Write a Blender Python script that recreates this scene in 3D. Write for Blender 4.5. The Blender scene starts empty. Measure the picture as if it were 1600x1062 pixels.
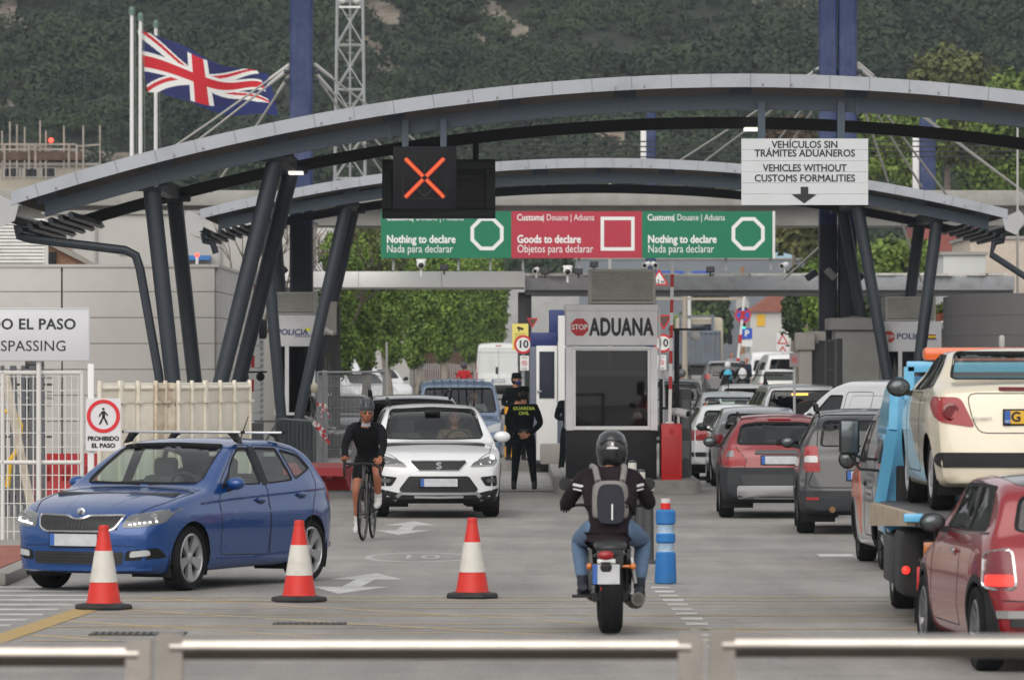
import bpy, bmesh, math, random
import numpy as np
from mathutils import Vector, Matrix
from mathutils.bvhtree import BVHTree
from mathutils.interpolate import poly_3d_calc
SC = bpy.context.scene
COL = SC.collection
PI = math.pi
# ------------------------------------------------------------------ camera, sky, sun
FOC = 8889.0                      # focal length in photo pixels (200 mm on a 36 mm, 1600 px frame)
CAMZ, HORY = 2.25, 560.0
cd = bpy.data.cameras.new('camera'); cam = bpy.data.objects.new('camera', cd); COL.objects.link(cam)
cam.location = (0, 0, CAMZ); cam.rotation_euler = (PI/2, 0, 0)
cd.lens = 200.0; cd.sensor_width = 36.0; cd.sensor_fit = 'HORIZONTAL'
cd.shift_y = (HORY-531.0)/1600.0
cd.clip_start = 0.5; cd.clip_end = 4000
cd.dof.use_dof = True; cd.dof.focus_distance = 72.0; cd.dof.aperture_fstop = 6.8
SC.camera = cam
W = bpy.data.worlds.new('World'); SC.world = W; W.use_nodes = True
nt = W.node_tree; bgn = nt.nodes['Background']
sky = nt.nodes.new('ShaderNodeTexSky'); sky.sky_type = 'NISHITA'; sky.sun_disc = False
SUN_EL, SUN_AZ = 38.0, 195.0       # azimuth clockwise from +Y (205 = behind the camera, a little to the left)
sky.sun_elevation = math.radians(SUN_EL); sky.sun_rotation = math.radians(SUN_AZ)
sky.air_density = 1.0; sky.dust_density = 4.0; sky.ozone_density = 1.0
hs = nt.nodes.new('ShaderNodeHueSaturation'); hs.inputs['Saturation'].default_value = 0.22
nt.links.new(sky.outputs[0], hs.inputs['Color']); 
gm = nt.nodes.new('ShaderNodeGamma'); gm.inputs['Gamma'].default_value = 0.35      # cloud deck: evens the sky out
nt.links.new(hs.outputs[0], gm.inputs['Color']); nt.links.new(gm.outputs[0], bgn.inputs[0])
bgn.inputs[1].default_value = 0.15
sd = bpy.data.lights.new('sun', 'SUN'); sun = bpy.data.objects.new('sun', sd); COL.objects.link(sun)
sd.energy = 0.5; sd.angle = math.radians(60); sd.color = (1.0, 0.94, 0.86)
_az = math.radians(SUN_AZ); _el = math.radians(SUN_EL)
_dir = Vector((math.sin(_az)*math.cos(_el), math.cos(_az)*math.cos(_el), math.sin(_el)))
sun.rotation_euler = _dir.to_track_quat('Z', 'Y').to_euler()
SC.view_settings.view_transform = 'Standard'; SC.view_settings.look = 'None'
SC.view_settings.exposure = 1.72; SC.view_settings.gamma = 1.0
SC.render.engine = 'CYCLES'
SC.cycles.use_denoising = True
SC.cycles.max_bounces = 8; SC.cycles.transparent_max_bounces = 16

def P(px, py, d): return Vector(((px-800.0)/FOC*d, d, CAMZ-(py-HORY)/FOC*d))
def G(px, py):
    d = FOC*CAMZ/(py-HORY); return Vector(((px-800.0)/FOC*d, d, 0.0))

# ------------------------------------------------------------------ materials
def sr(r, g, b):
    f = lambda c: ((c/255.0)/12.92 if c/255.0 < .04045 else ((c/255.0+.055)/1.055)**2.4)
    return (f(r), f(g), f(b))
_M = {}
def mat(name, col, rough=.55, metal=0., var=0., sc=4., bump=0., bsc=60., coat=0., spec=.5, emit=None, es=1., dirt=0., dcol=(.12, .1, .08), grime=3.):
    """principled material with procedural colour variation, dirt blotches and bump"""
    if name in _M: return _M[name]
    m = bpy.data.materials.new(name); m.use_nodes = True
    n = m.node_tree.nodes; l = m.node_tree.links; b = n['Principled BSDF']
    b.inputs['Base Color'].default_value = (*col, 1); b.inputs['Roughness'].default_value = rough
    b.inputs['Metallic'].default_value = metal; b.inputs['Specular IOR Level'].default_value = spec
    if coat: b.inputs['Coat Weight'].default_value = coat; b.inputs['Coat Roughness'].default_value = .04
    if emit: b.inputs['Emission Color'].default_value = (*emit, 1); b.inputs['Emission Strength'].default_value = es
    src = None
    tc = n.new('ShaderNodeTexCoord')
    if var:
        nz = n.new('ShaderNodeTexNoise'); nz.inputs['Scale'].default_value = sc; nz.inputs['Detail'].default_value = 6
        l.new(tc.outputs['Object'], nz.inputs['Vector'])
        cr = n.new('ShaderNodeMapRange'); cr.inputs[1].default_value = .3; cr.inputs[2].default_value = .7
        cr.inputs[3].default_value = 1-var; cr.inputs[4].default_value = 1+var
        l.new(nz.outputs[0], cr.inputs[0])
        mx = n.new('ShaderNodeMix'); mx.data_type = 'RGBA'; mx.blend_type = 'MULTIPLY'; mx.inputs[0].default_value = 1
        mx.inputs[6].default_value = (*col, 1); l.new(cr.outputs[0], mx.inputs[7]); src = mx.outputs[2]
    if dirt:
        nd = n.new('ShaderNodeTexNoise'); nd.inputs['Scale'].default_value = grime; nd.inputs['Detail'].default_value = 8; nd.inputs['Roughness'].default_value = .65
        l.new(tc.outputs['Object'], nd.inputs['Vector'])
        mr = n.new('ShaderNodeMapRange'); mr.inputs[1].default_value = .48; mr.inputs[2].default_value = .75; mr.inputs[3].default_value = 0; mr.inputs[4].default_value = dirt
        l.new(nd.outputs[0], mr.inputs[0])
        mx = n.new('ShaderNodeMix'); mx.data_type = 'RGBA'; l.new(mr.outputs[0], mx.inputs[0])
        if src: l.new(src, mx.inputs[6])
        else: mx.inputs[6].default_value = (*col, 1)
        mx.inputs[7].default_value = (*dcol, 1); src = mx.outputs[2]
    if src: l.new(src, b.inputs['Base Color'])
    if bump:
        nb = n.new('ShaderNodeTexNoise'); nb.inputs['Scale'].default_value = bsc; nb.inputs['Detail'].default_value = 4
        l.new(tc.outputs['Object'], nb.inputs['Vector'])
        bp = n.new('ShaderNodeBump'); bp.inputs['Strength'].default_value = bump; bp.inputs['Distance'].default_value = .02
        l.new(nb.outputs[0], bp.inputs['Height']); l.new(bp.outputs[0], b.inputs['Normal'])
    _M[name] = m; return m
def glass(name, tint=(.6, .68, .66), amount=.75, rough=.02):
    """thin car/building glass: fresnel mirror over a tinted see-through pane"""
    if name in _M: return _M[name]
    m = bpy.data.materials.new(name); m.use_nodes = True
    n = m.node_tree.nodes; l = m.node_tree.links; n.remove(n['Principled BSDF'])
    out = n['Material Output']
    tr = n.new('ShaderNodeBsdfTransparent'); tr.inputs[0].default_value = (*[(t*amount)**.5 for t in tint], 1)
    gl = n.new('ShaderNodeBsdfGlossy'); gl.inputs[0].default_value = (1, 1, 1, 1); gl.inputs[1].default_value = rough
    fr = n.new('ShaderNodeFresnel'); fr.inputs[0].default_value = 1.55
    mp = n.new('ShaderNodeMath'); mp.operation = 'MULTIPLY_ADD'; mp.inputs[1].default_value = 1.0; mp.inputs[2].default_value = .004
    l.new(fr.outputs[0], mp.inputs[0])
    ge = n.new('ShaderNodeNewGeometry'); iv = n.new('ShaderNodeMath'); iv.operation = 'SUBTRACT'; iv.inputs[0].default_value = 1; l.new(ge.outputs['Backfacing'], iv.inputs[1])
    mq = n.new('ShaderNodeMath'); mq.operation = 'MULTIPLY'; l.new(mp.outputs[0], mq.inputs[0]); l.new(iv.outputs[0], mq.inputs[1]); mp = mq
    mx = n.new('ShaderNodeMixShader'); l.new(mp.outputs[0], mx.inputs[0]); l.new(tr.outputs[0], mx.inputs[1]); l.new(gl.outputs[0], mx.inputs[2])
    l.new(mx.outputs[0], out.inputs[0]); _M[name] = m; return m
def foliage(name, dark, light, trans=.25):
    if name in _M: return _M[name]
    m = bpy.data.materials.new(name); m.use_nodes = True
    n = m.node_tree.nodes; l = m.node_tree.links; b = n['Principled BSDF']
    geo = n.new('ShaderNodeNewGeometry'); tc = n.new('ShaderNodeTexCoord')
    nz = n.new('ShaderNodeTexNoise'); nz.inputs['Scale'].default_value = .9 if trans < .3 else .16; nz.inputs['Detail'].default_value = 3
    l.new(tc.outputs['Object'], nz.inputs['Vector'])
    ad = n.new('ShaderNodeMath'); ad.operation = 'MULTIPLY_ADD'; ad.inputs[1].default_value = .45 if trans < .3 else .28
    l.new(geo.outputs['Random Per Island'], ad.inputs[0]); 
    mr = n.new('ShaderNodeMapRange'); mr.inputs[1].default_value = .3; mr.inputs[2].default_value = .7; mr.inputs[3].default_value = -.15; mr.inputs[4].default_value = .65 if trans < .3 else .85
    l.new(nz.outputs[0], mr.inputs[0]); l.new(mr.outputs[0], ad.inputs[2])
    cr = n.new('ShaderNodeValToRGB'); cr.color_ramp.elements[0].color = (*dark, 1); cr.color_ramp.elements[1].color = (*light, 1)
    l.new(ad.outputs[0], cr.inputs[0]); l.new(cr.outputs[0], b.inputs['Base Color'])
    b.inputs['Roughness'].default_value = .6; b.inputs['Specular IOR Level'].default_value = .25
    _M[name] = m; return m

# ------------------------------------------------------------------ mesh building
def Rz(a): return Matrix.Rotation(a, 3, 'Z')
class MB:
    def __init__(s): s.v = []; s.f = []; s.m = []
    def add(s, vs, fs, m=0):
        o = len(s.v); s.v += [tuple(v) for v in vs]; s.f += [tuple(i+o for i in f) for f in fs]; s.m += [m]*len(fs); return s
    def box(s, c, d, m=0, rz=0., bev=0., R=None):
        c = Vector(c); hx, hy, hz = d[0]/2, d[1]/2, d[2]/2
        M3 = R if R is not None else Rz(rz)
        bev = min(bev, .45*min(d))
        if bev <= 0:
            vs = [Vector((x*hx, y*hy, z*hz)) for x in (-1, 1) for y in (-1, 1) for z in (-1, 1)]
            fs = [(0, 1, 3, 2), (4, 6, 7, 5), (0, 4, 5, 1), (2, 3, 7, 6), (0, 2, 6, 4), (1, 5, 7, 3)]
        else:
            bm = bmesh.new(); bmesh.ops.create_cube(bm, size=1)
            for v in bm.verts: v.co = Vector((v.co.x*d[0], v.co.y*d[1], v.co.z*d[2]))
            bmesh.ops.bevel(bm, geom=bm.edges[:], offset=bev, segments=2, affect='EDGES', profile=.5)
            bm.verts.index_update(); vs = [v.co.copy() for v in bm.verts]; fs = [[v.index for v in f.verts] for f in bm.faces]; bm.free()
        return s.add([c+M3@v for v in vs], fs, m)
    def cyl(s, p0, p1, r0, r1=None, n=12, m=0, cap=True):
        return s.tube([p0, p1], [r0, r0 if r1 is None else r1], n, m, cap=cap)
    def tube(s, pts, r, n=8, m=0, closed=False, cap=True, sq=None):
        pts = [Vector(p) for p in pts]; k = len(pts)
        rs = list(r) if isinstance(r, (list, tuple)) else [r]*k
        vs = []; fs = []; up = None
        for i, p in enumerate(pts):
            a = pts[i-1] if (i > 0 or closed) else p; b = pts[(i+1) % k] if (i < k-1 or closed) else p
            t = (b-a).normalized()
            if up is None:
                up = Vector((0, 0, 1)) if abs(t.z) < .9 else Vector((0, 1, 0))
            x = t.cross(up)
            if x.length < 1e-6: x = t.orthogonal()
            x.normalize(); y = x.cross(t).normalized(); up = y
            for j in range(n):
                an = 2*PI*(j+.5)/n
                if sq: vs.append(p+x*(math.copysign(sq[0], math.cos(an)))+y*(math.copysign(sq[1], math.sin(an))))
                else: vs.append(p+(x*math.cos(an)+y*math.sin(an))*rs[i])
        for i in range(k if closed else k-1):
            for j in range(n):
                a0 = i*n+j; a1 = i*n+(j+1) % n; b0 = ((i+1) % k)*n+j; b1 = ((i+1) % k)*n+(j+1) % n
                fs.append((a0, a1, b1, b0))
        if cap and not closed:
            fs.append(tuple(range(n-1, -1, -1))); fs.append(tuple((k-1)*n+j for j in range(n)))
        return s.add(vs, fs, m)
    def bar(s, p0, p1, w, h, m=0):       # rectangular bar between two points
        return s.tube([p0, p1], 1, 4, m, sq=(w/2, h/2))
    def lathe(s, prof, c=(0, 0, 0), n=24, m=0, R=None, cap=True):
        """profile [(r,z)] spun about local Z; R orients it"""
        c = Vector(c); R = R or Matrix.Identity(3); vs = []; fs = []
        for r, z in prof:
            for j in range(n):
                a = 2*PI*j/n; vs.append(c+R@Vector((r*math.cos(a), r*math.sin(a), z)))
        for i in range(len(prof)-1):
            for j in range(n):
                fs.append((i*n+j, i*n+(j+1) % n, (i+1)*n+(j+1) % n, (i+1)*n+j))
        loop = abs(prof[0][0]-prof[-1][0])+abs(prof[0][1]-prof[-1][1]) < .012 or not cap
        if prof[0][0] > 1e-4 and not loop: fs.append(tuple(range(n-1, -1, -1)))
        if prof[-1][0] > 1e-4 and not loop: fs.append(tuple((len(prof)-1)*n+j for j in range(n)))
        return s.add(vs, fs, m)
    def sphere(s, c, r, nu=14, nv=9, m=0, R=None):
        c = Vector(c); r = Vector(r) if not isinstance(r, (int, float)) else Vector((r, r, r)); R = R or Matrix.Identity(3)
        vs = []; fs = []
        for i in range(nv+1):
            t = PI*i/nv
            for j in range(nu):
                a = 2*PI*j/nu; vs.append(c+R@Vector((r.x*math.sin(t)*math.cos(a), r.y*math.sin(t)*math.sin(a), r.z*math.cos(t))))
        for i in range(nv):
            for j in range(nu): fs.append((i*nu+j, (i+1)*nu+j, (i+1)*nu+(j+1) % nu, i*nu+(j+1) % nu))
        return s.add(vs, fs, m)
    def prism(s, out, y0, y1, m=0, ax='Y', c=(0, 0, 0), R=None):
        """2-D outline extruded: ax Y -> outline in (x,z); X -> (y,z); Z -> (x,y)"""
        c = Vector(c); R = R or Matrix.Identity(3); k = len(out)
        f = {'Y': lambda a, b, t: Vector((a, t, b)), 'X': lambda a, b, t: Vector((t, a, b)), 'Z': lambda a, b, t: Vector((a, b, t))}[ax]
        vs = [c+R@f(a, b, y0) for a, b in out]+[c+R@f(a, b, y1) for a, b in out]
        fs = [tuple(range(k)), tuple(range(2*k-1, k-1, -1))]+[(i, i+k, (i+1) % k+k, (i+1) % k) for i in range(k)]
        return s.add(vs, fs, m)
    def quad(s, a, b, c, d, m=0): return s.add([a, b, c, d], [(0, 1, 2, 3)], m)
    def obj(s, name, mats, parent=None, loc=(0, 0, 0), rz=0., smooth=35., fixn=True):
        return link(name, s.v, s.f, s.m, mats, parent, loc, rz, smooth, fixn)
def link(name, v, f, mi, mats, parent=None, loc=(0, 0, 0), rz=0., smooth=35., fixn=True):
    me = bpy.data.meshes.new(name); me.from_pydata(v, [], f)
    if not isinstance(mats, (list, tuple)): mats = [mats]
    for m in mats: me.materials.append(m)
    if len(mats) > 1: me.polygons.foreach_set('material_index', mi)
    if fixn:
        bm = bmesh.new(); bm.from_mesh(me); bmesh.ops.recalc_face_normals(bm, faces=bm.faces[:]); bm.to_mesh(me); bm.free()
    if smooth:
        me.polygons.foreach_set('use_smooth', [True]*len(me.polygons)); me.set_sharp_from_angle(angle=math.radians(smooth))
    me.update()
    o = bpy.data.objects.new(name, me); COL.objects.link(o); o.location = loc; o.rotation_euler = (0, 0, rz)
    if parent is not None: o.parent = parent
    return o
def tag(o, label=None, cat=None, group=None, kind=None):
    if label: o['label'] = label
    if cat: o['category'] = cat
    if group: o['group'] = group
    if kind: o['kind'] = kind
    return o
def T(name, label, cat, loc=(0, 0, 0), rz=0., group=None):
    o = bpy.data.objects.new(name, None); COL.objects.link(o); o.empty_display_size = .2
    o.location = loc; o.rotation_euler = (0, 0, rz); return tag(o, label, cat, group)
def S(o): o['kind'] = 'structure'; return o
KIDS = lambda o: [c for c in bpy.data.objects if c.parent == o]
def dup(root, loc, rz=0., label=None, group=None, scale=None):
    r = root.copy(); COL.objects.link(r); r.location = loc; r.rotation_euler = (0, 0, rz)
    if label: r['label'] = label
    if group: r['group'] = group
    if scale: r.scale = scale
    for ch in KIDS(root):
        c = ch.copy(); COL.objects.link(c); c.parent = r
        for g in KIDS(ch):
            d = g.copy(); COL.objects.link(d); d.parent = c
    return r
def rnd(out, r, n=3):
    """round the corners of a 2-D outline"""
    res = []; k = len(out)
    for i in range(k):
        p0, p, p1 = np.array(out[i-1]), np.array(out[i]), np.array(out[(i+1) % k])
        a = p0-p; b = p1-p; la, lb = np.linalg.norm(a), np.linalg.norm(b)
        rr = min(r, la*.45, lb*.45); A = p+a/la*rr; B = p+b/lb*rr
        for j in range(n+1):
            t = j/n; q = (1-t)**2*A+2*t*(1-t)*p+t*t*B; res.append((float(q[0]), float(q[1])))
    return res
def text(body, size, loc, m, parent=None, name='lettering', bold=0., align='CENTER', sx=1., rot=(PI/2, 0, 0), ext=.003, shear=0., spacing=1.):
    c = bpy.data.curves.new('lettering', 'FONT'); c.body = body; c.size = size; c.align_x = align; c.align_y = 'CENTER'
    c.extrude = ext; c.shear = shear; c.space_character = spacing; c.resolution_u = 3
    t = bpy.data.objects.new('t', c); COL.objects.link(t)
    dg = bpy.context.evaluated_depsgraph_get(); me = bpy.data.meshes.new_from_object(t.evaluated_get(dg))
    bpy.data.objects.remove(t)
    if bold:                      # heavier strokes: shifted copies, each a hair deeper
        bm = bmesh.new()
        for k, (dx, dy) in enumerate(((0, 0), (1, .0), (-1, 0), (0, .8), (0, -.8))):
            b2 = bmesh.new(); b2.from_mesh(me); m2 = bpy.data.meshes.new('x'); bmesh.ops.translate(b2, vec=(dx*bold, dy*bold, -.0003*k), verts=b2.verts[:]); b2.to_mesh(m2); b2.free(); bm.from_mesh(m2)
        bm.to_mesh(me); bm.free()
    me.materials.clear(); me.materials.append(m)
    o = bpy.data.objects.new(name, me); COL.objects.link(o); o.location = loc; o.rotation_euler = rot; o.scale = (sx, 1, 1)
    if parent is not None: o.parent = parent
    return o
def skin(nodes, edges, root, sub=1):
    """nodes {name:((x,y,z), r or (rx,ry))}; returns verts, faces of one smooth limb-like surface"""
    names = list(nodes); me = bpy.data.meshes.new('sk')
    me.from_pydata([nodes[k][0] for k in names], [(names.index(a), names.index(b)) for a, b in edges], [])
    o = bpy.data.objects.new('sk', me); COL.objects.link(o)
    o.modifiers.new('s', 'SKIN'); o.modifiers['s'].use_smooth_shade = True
    if not me.skin_vertices: me.attributes.new('x', 'FLOAT', 'POINT')
    lay = me.skin_vertices[0].data
    for i, k in enumerate(names):
        r = nodes[k][1]; lay[i].radius = (r, r) if isinstance(r, (int, float)) else r
        lay[i].use_root = (k == root)
    sb = o.modifiers.new('u', 'SUBSURF'); sb.levels = sub; sb.render_levels = sub
    dg = bpy.context.evaluated_depsgraph_get(); ev = o.evaluated_get(dg); m2 = ev.to_mesh()
    v = [tuple(x.co) for x in m2.vertices]; f = [tuple(p.vertices) for p in m2.polygons]
    ev.to_mesh_clear(); bpy.data.objects.remove(o); return v, f
# ------------------------------------------------------------------ ground, road, pavements, markings
rng = np.random.default_rng(7); random.seed(7)
def asphalt():
    m = bpy.data.materials.new('asphalt'); m.use_nodes = True
    n = m.node_tree.nodes; l = m.node_tree.links; b = n['Principled BSDF']; tc = n.new('ShaderNodeTexCoord')
    def noise(s, det, vec=None, rough=.6):
        z = n.new('ShaderNodeTexNoise'); z.inputs['Scale'].default_value = s; z.inputs['Detail'].default_value = det; z.inputs['Roughness'].default_value = rough
        l.new(vec or tc.outputs['Object'], z.inputs['Vector']); return z.outputs[0]
    mp = n.new('ShaderNodeMapping'); mp.inputs['Scale'].default_value = (1.2, .10, 1); l.new(tc.outputs['Object'], mp.inputs['Vector'])
    def rmp(src, a, bb, lo, hi):
        r = n.new('ShaderNodeMapRange'); r.inputs[1].default_value = a; r.inputs[2].default_value = bb; r.inputs[3].default_value = lo; r.inputs[4].default_value = hi
        l.new(src, r.inputs[0]); return r.outputs[0]
    def mul(a, c):
        x = n.new('ShaderNodeMath'); x.operation = 'MULTIPLY'; l.new(a, x.inputs[0]); l.new(c, x.inputs[1]); return x.outputs[0]
    v = mul(mul(rmp(noise(.35, 4), .3, .7, .78, 1.16), rmp(noise(1.0, 5, mp.outputs[0]), .3, .7, .76, 1.14)), rmp(noise(38, 4), .3, .7, .70, 1.28))
    v = mul(v, rmp(noise(1.1, 7, None, .7), .58, .74, 1.0, .62))
    vo = n.new('ShaderNodeTexVoronoi'); vo.feature = 'DISTANCE_TO_EDGE'; vo.inputs['Scale'].default_value = .16; vo.inputs['Randomness'].default_value = 1
    nd = n.new('ShaderNodeTexNoise'); nd.inputs['Scale'].default_value = 1.3; l.new(tc.outputs['Object'], nd.inputs['Vector'])
    ad = n.new('ShaderNodeVectorMath'); ad.operation = 'MULTIPLY_ADD'; ad.inputs[1].default_value = (1.2, 1.2, 0); l.new(nd.outputs[1], ad.inputs[0]); l.new(tc.outputs['Object'], ad.inputs[2]); l.new(ad.outputs[0], vo.inputs['Vector'])
    v = mul(v, rmp(vo.outputs[0], .0, .004, .8, 1.0))
    mx = n.new('ShaderNodeMix'); mx.data_type = 'RGBA'; mx.blend_type = 'MULTIPLY'; mx.inputs[0].default_value = 1
    mx.inputs[6].default_value = (.285, .270, .254, 1); l.new(v, mx.inputs[7]); l.new(mx.outputs[2], b.inputs['Base Color'])
    b.inputs['Roughness'].default_value = .75; b.inputs['Specular IOR Level'].default_value = .35
    bp = n.new('ShaderNodeBump'); bp.inputs['Strength'].default_value = .35; bp.inputs['Distance'].default_value = .01; l.new(noise(70, 3), bp.inputs['Height']); l.new(bp.outputs[0], b.inputs['Normal'])
    return m
ASPH = asphalt()
CONC = mat('concrete', (.30, .285, .26), .85, var=.15, sc=3, bump=.3, bsc=25, dirt=.5)
KERB = mat('kerb_stone', (.27, .26, .245), .85, var=.2, sc=2.5, dirt=.5)
EARTH = mat('earth', (.16, .145, .12), .95, var=.3, sc=.5)
WPAINT = mat('road_paint_white', (.50, .50, .48), .7, var=.2, sc=3, dirt=.95, dcol=(.29, .275, .255), grime=1.6)
YPAINT = mat('road_paint_yellow', (.46, .34, .17), .7, var=.15, sc=2, dirt=1., dcol=(.28, .26, .235), grime=1.1)
def sheet(name, x0, x1, y0, y1, z, m):
    return S(MB().quad((x0, y0, z), (x1, y0, z), (x1, y1, z), (x0, y1, z)).obj(name, m, smooth=None, fixn=False))
sheet('ground', -345, 345, -80, 915, 0, EARTH)
sheet('road', -30, 40, -60, 140, .004, ASPH)
RISE = lambda d: max(0, d-140)*.0055            # the street climbs gently beyond the booths
S(MB().quad((-30, 140, .004), (40, 140, .004), (40, 400, RISE(400)), (-30, 400, RISE(400))).obj('far_road', ASPH, smooth=None, fixn=False))
# raised pavement and tactile paving at the left of the junction
mb = MB(); mb.box((-13.2, 74, .06), (16.4, 35, .12), 0, bev=.02); S(mb.obj('pavement', CONC))
RED = mat('red_tactile_paving', (.30, .10, .07), .9, var=.25, sc=3, bump=.8, bsc=14, dirt=.4)
S(MB().box((-6.9, 61.2, .1225), (3.4, 7.0, .014)).obj('tactile_paving', RED))
# kerb strip along the pavement front
S(MB().box((-13.2, 56.36, .065), (16.4, .26, .13), bev=.03).obj('pavement_kerb', KERB))
# booth islands with kerb and top
def island(x0, x1, y0, y1, h=.19, r=.4, name='traffic_island'):
    o = rnd([(x0, y0), (x1, y0), (x1, y1), (x0, y1)], r, 5); mb = MB()
    mb.prism(o, 0, h, 0, 'Z'); k = .18
    mb.prism(rnd([(x0+k, y0+k), (x1-k, y0+k), (x1-k, y1-k), (x0+k, y1-k)], r*.6, 5), h-.05, h+.012, 1, 'Z')
    return S(mb.obj(name, [KERB, CONC]))
island(.72, 3.15, 94.6, 113.5, .21)
island(-.35, 1.25, 113.6, 139, .2, .3)
island(8.1, 12.5, 118, 139, .15, .3)
island(-6.6, -4.2, 119.5, 139, .15, .3)
# pale concrete lane under the canopies
sheet('concrete_lane', -5.4, 12, 97, 139.9, .0052, mat('lane_concrete', (.30, .29, .275), .85, var=.15, sc=.7, dirt=.6, dcol=(.11, .105, .1)))
# painted markings
def flat(name, polys, m, z=.0052):
    mb = MB()
    for i, p in enumerate(polys): mb.add([(x, y, z+.00018*(i if len(polys) < 30 else 0)) for x, y in p], [tuple(range(len(p)))])
    return S(mb.obj(name, m, smooth=None))
def arrow(cx, y0, y1, w, dx):
    L_ = y1-y0; f = lambda t: cx+dx*(t-.5)
    pts = [(0, 0), (.32, .5), (.32, .13), (.68, .13), (.68, .5), (1, 0), (.68, -.5), (.68, -.13), (.32, -.13), (.32, -.5)]
    return [(f(t)+w*u, y0+L_*t) for t, u in pts]
flat('direction_arrow', [arrow(G(635, 825).x, 72.6, 78.6, .72, .12)], WPAINT)
flat('direction_arrow', [arrow(G(560, 911).x, 54.4, 59.6, .74, .25)], WPAINT)
ring = []
for i in range(40):
    a, b = 2*PI*i/40, 2*PI*(i+1)/40
    q = lambda t, k: (-1.05+.62*k*math.cos(t), 64.4+1.55*k*math.sin(t))
    ring.append([q(a, 1), q(b, 1), q(b, .87), q(a, .87)])
WORN = mat('road_paint_worn', (.40, .395, .38), .7, var=.2, sc=3, dirt=1., dcol=(.29, .275, .255), grime=1.8)
flat('speed_limit_ring', ring, WORN)
S(text('10', 1.0, (-1.05, 64.4, .0068), WORN, name='painted_speed_limit', rot=(0, 0, 0), ext=0, sx=.55))
bpy.data.objects['painted_speed_limit'].scale = (.5, 1.9, 1)
ln = []
def stroke(x0, y0, x1, y1, w):
    d = Vector((x1-x0, y1-y0)).normalized(); nx, ny = -d.y*w/2, d.x*w/2
    return [(x0+nx, y0+ny), (x1+nx, y1+ny), (x1-nx, y1-ny), (x0-nx, y0-ny)]
for (a, b) in ((-3.2, 45.4), (-1.1, 45.4), (1.0, 45.4), (3.1, 45.4)):
    ln.append(stroke(a, b, a-6.5, 53.4, .09) if a-6.5 > -4 else stroke(a, b, -3.9, 45.4+(a+3.9)*8/6.5, .09))
for a in (-3.2, -1.2, .8, 2.8, 4.8): ln.append(stroke(-3.9, 46+(a+3.2)*.85, 5.2, 46.5+(a+3.2)*.62+1.3, .085))
for a in (0, 1, 2): ln.append(stroke(-3.9, 52.8-a*2.6, 5.2, 51.6-a*2.2, .085))
ln.append(stroke(-3.9, 53.5, 5.4, 53.6, .13)); ln.append(stroke(-3.9, 45.3, 5.4, 45.3, .12))
flat('box_junction_lines', ln, YPAINT)
flat('yellow_edge_line', [stroke(-3.72, 52.6, -4.35, 41, .24)], mat('edge_paint', (.42, .28, .09), .7, var=.15, sc=2, dirt=.6, dcol=(.2, .18, .15), grime=2), .0082)
flat('crossing_stripes', [[(-6.6, y), (-4.22+(y-48)*.055, y), (-4.22+(y-48)*.055, y+.34), (-6.6, y+.34)] for y in np.arange(46.8, 56, 1.0)], WPAINT)
flat('dashed_lane_line', [[(1.36+(56-y)*.014, y), (1.55+(56-y)*.014, y), (1.55+(56-y)*.014, y+.42), (1.36+(56-y)*.014, y+.42)] for y in np.arange(44.2, 56.2, .95)], WPAINT)
flat('lane_line', [[(3.5, 64.6), (3.9, 64.6), (3.9, 65.4), (3.5, 65.4)]], WPAINT)
flat('lane_line', [[(-3.4, y), (-3.28, y), (-3.28, y+2.5), (-3.4, y+2.5)] for y in (70, 86, 92)], YPAINT)
# drain channel across the road, gully grates
GRATE = mat('cast_iron', (.045, .045, .048), .6, metal=.4, var=.3, sc=20)
def grate(cx, cy, w, d, n, label):
    t = T('drain_grate', label, 'drain', (cx, cy, .004))
    MB().box((0, 0, .004), (w, d, .008)).obj('frame', mat('grate_pit', (.03, .03, .03), .9), t)
    mb = MB(); k = w/n
    for i in range(n): mb.box((-w/2+k*(i+.5), 0, .011), (k*.45, d*.86, .006))
    mb.obj('bars', mat('grate_bars', (.11, .105, .10), .7, var=.3, sc=8), t); return t
c = G(216, 991); grate(c.x, c.y, .78, .5, 14, 'iron drain grate in the road left of the near cones')
c = G(484, 975); grate(c.x, c.y, .62, .32, 12, 'thin iron drain grate in the road in front of the middle cone')
t = T('drain_channel', 'long slotted drain channel across the road in front of the booths', 'drain', (-1.4, 96.2, .008))
MB().box((0, 0, .003), (4.2, .62, .006)).obj('cover', mat('channel_cover', (.05, .05, .055), .7, var=.3, sc=6), t)
mb = MB()
for i in range(24):
    for r in (-1, 1): mb.box((-2.0+i*.174, r*.2, .0075), (.11, .05, .004))
mb.obj('slots', mat('channel_slot', (.2, .2, .2), .6), t)

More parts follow.
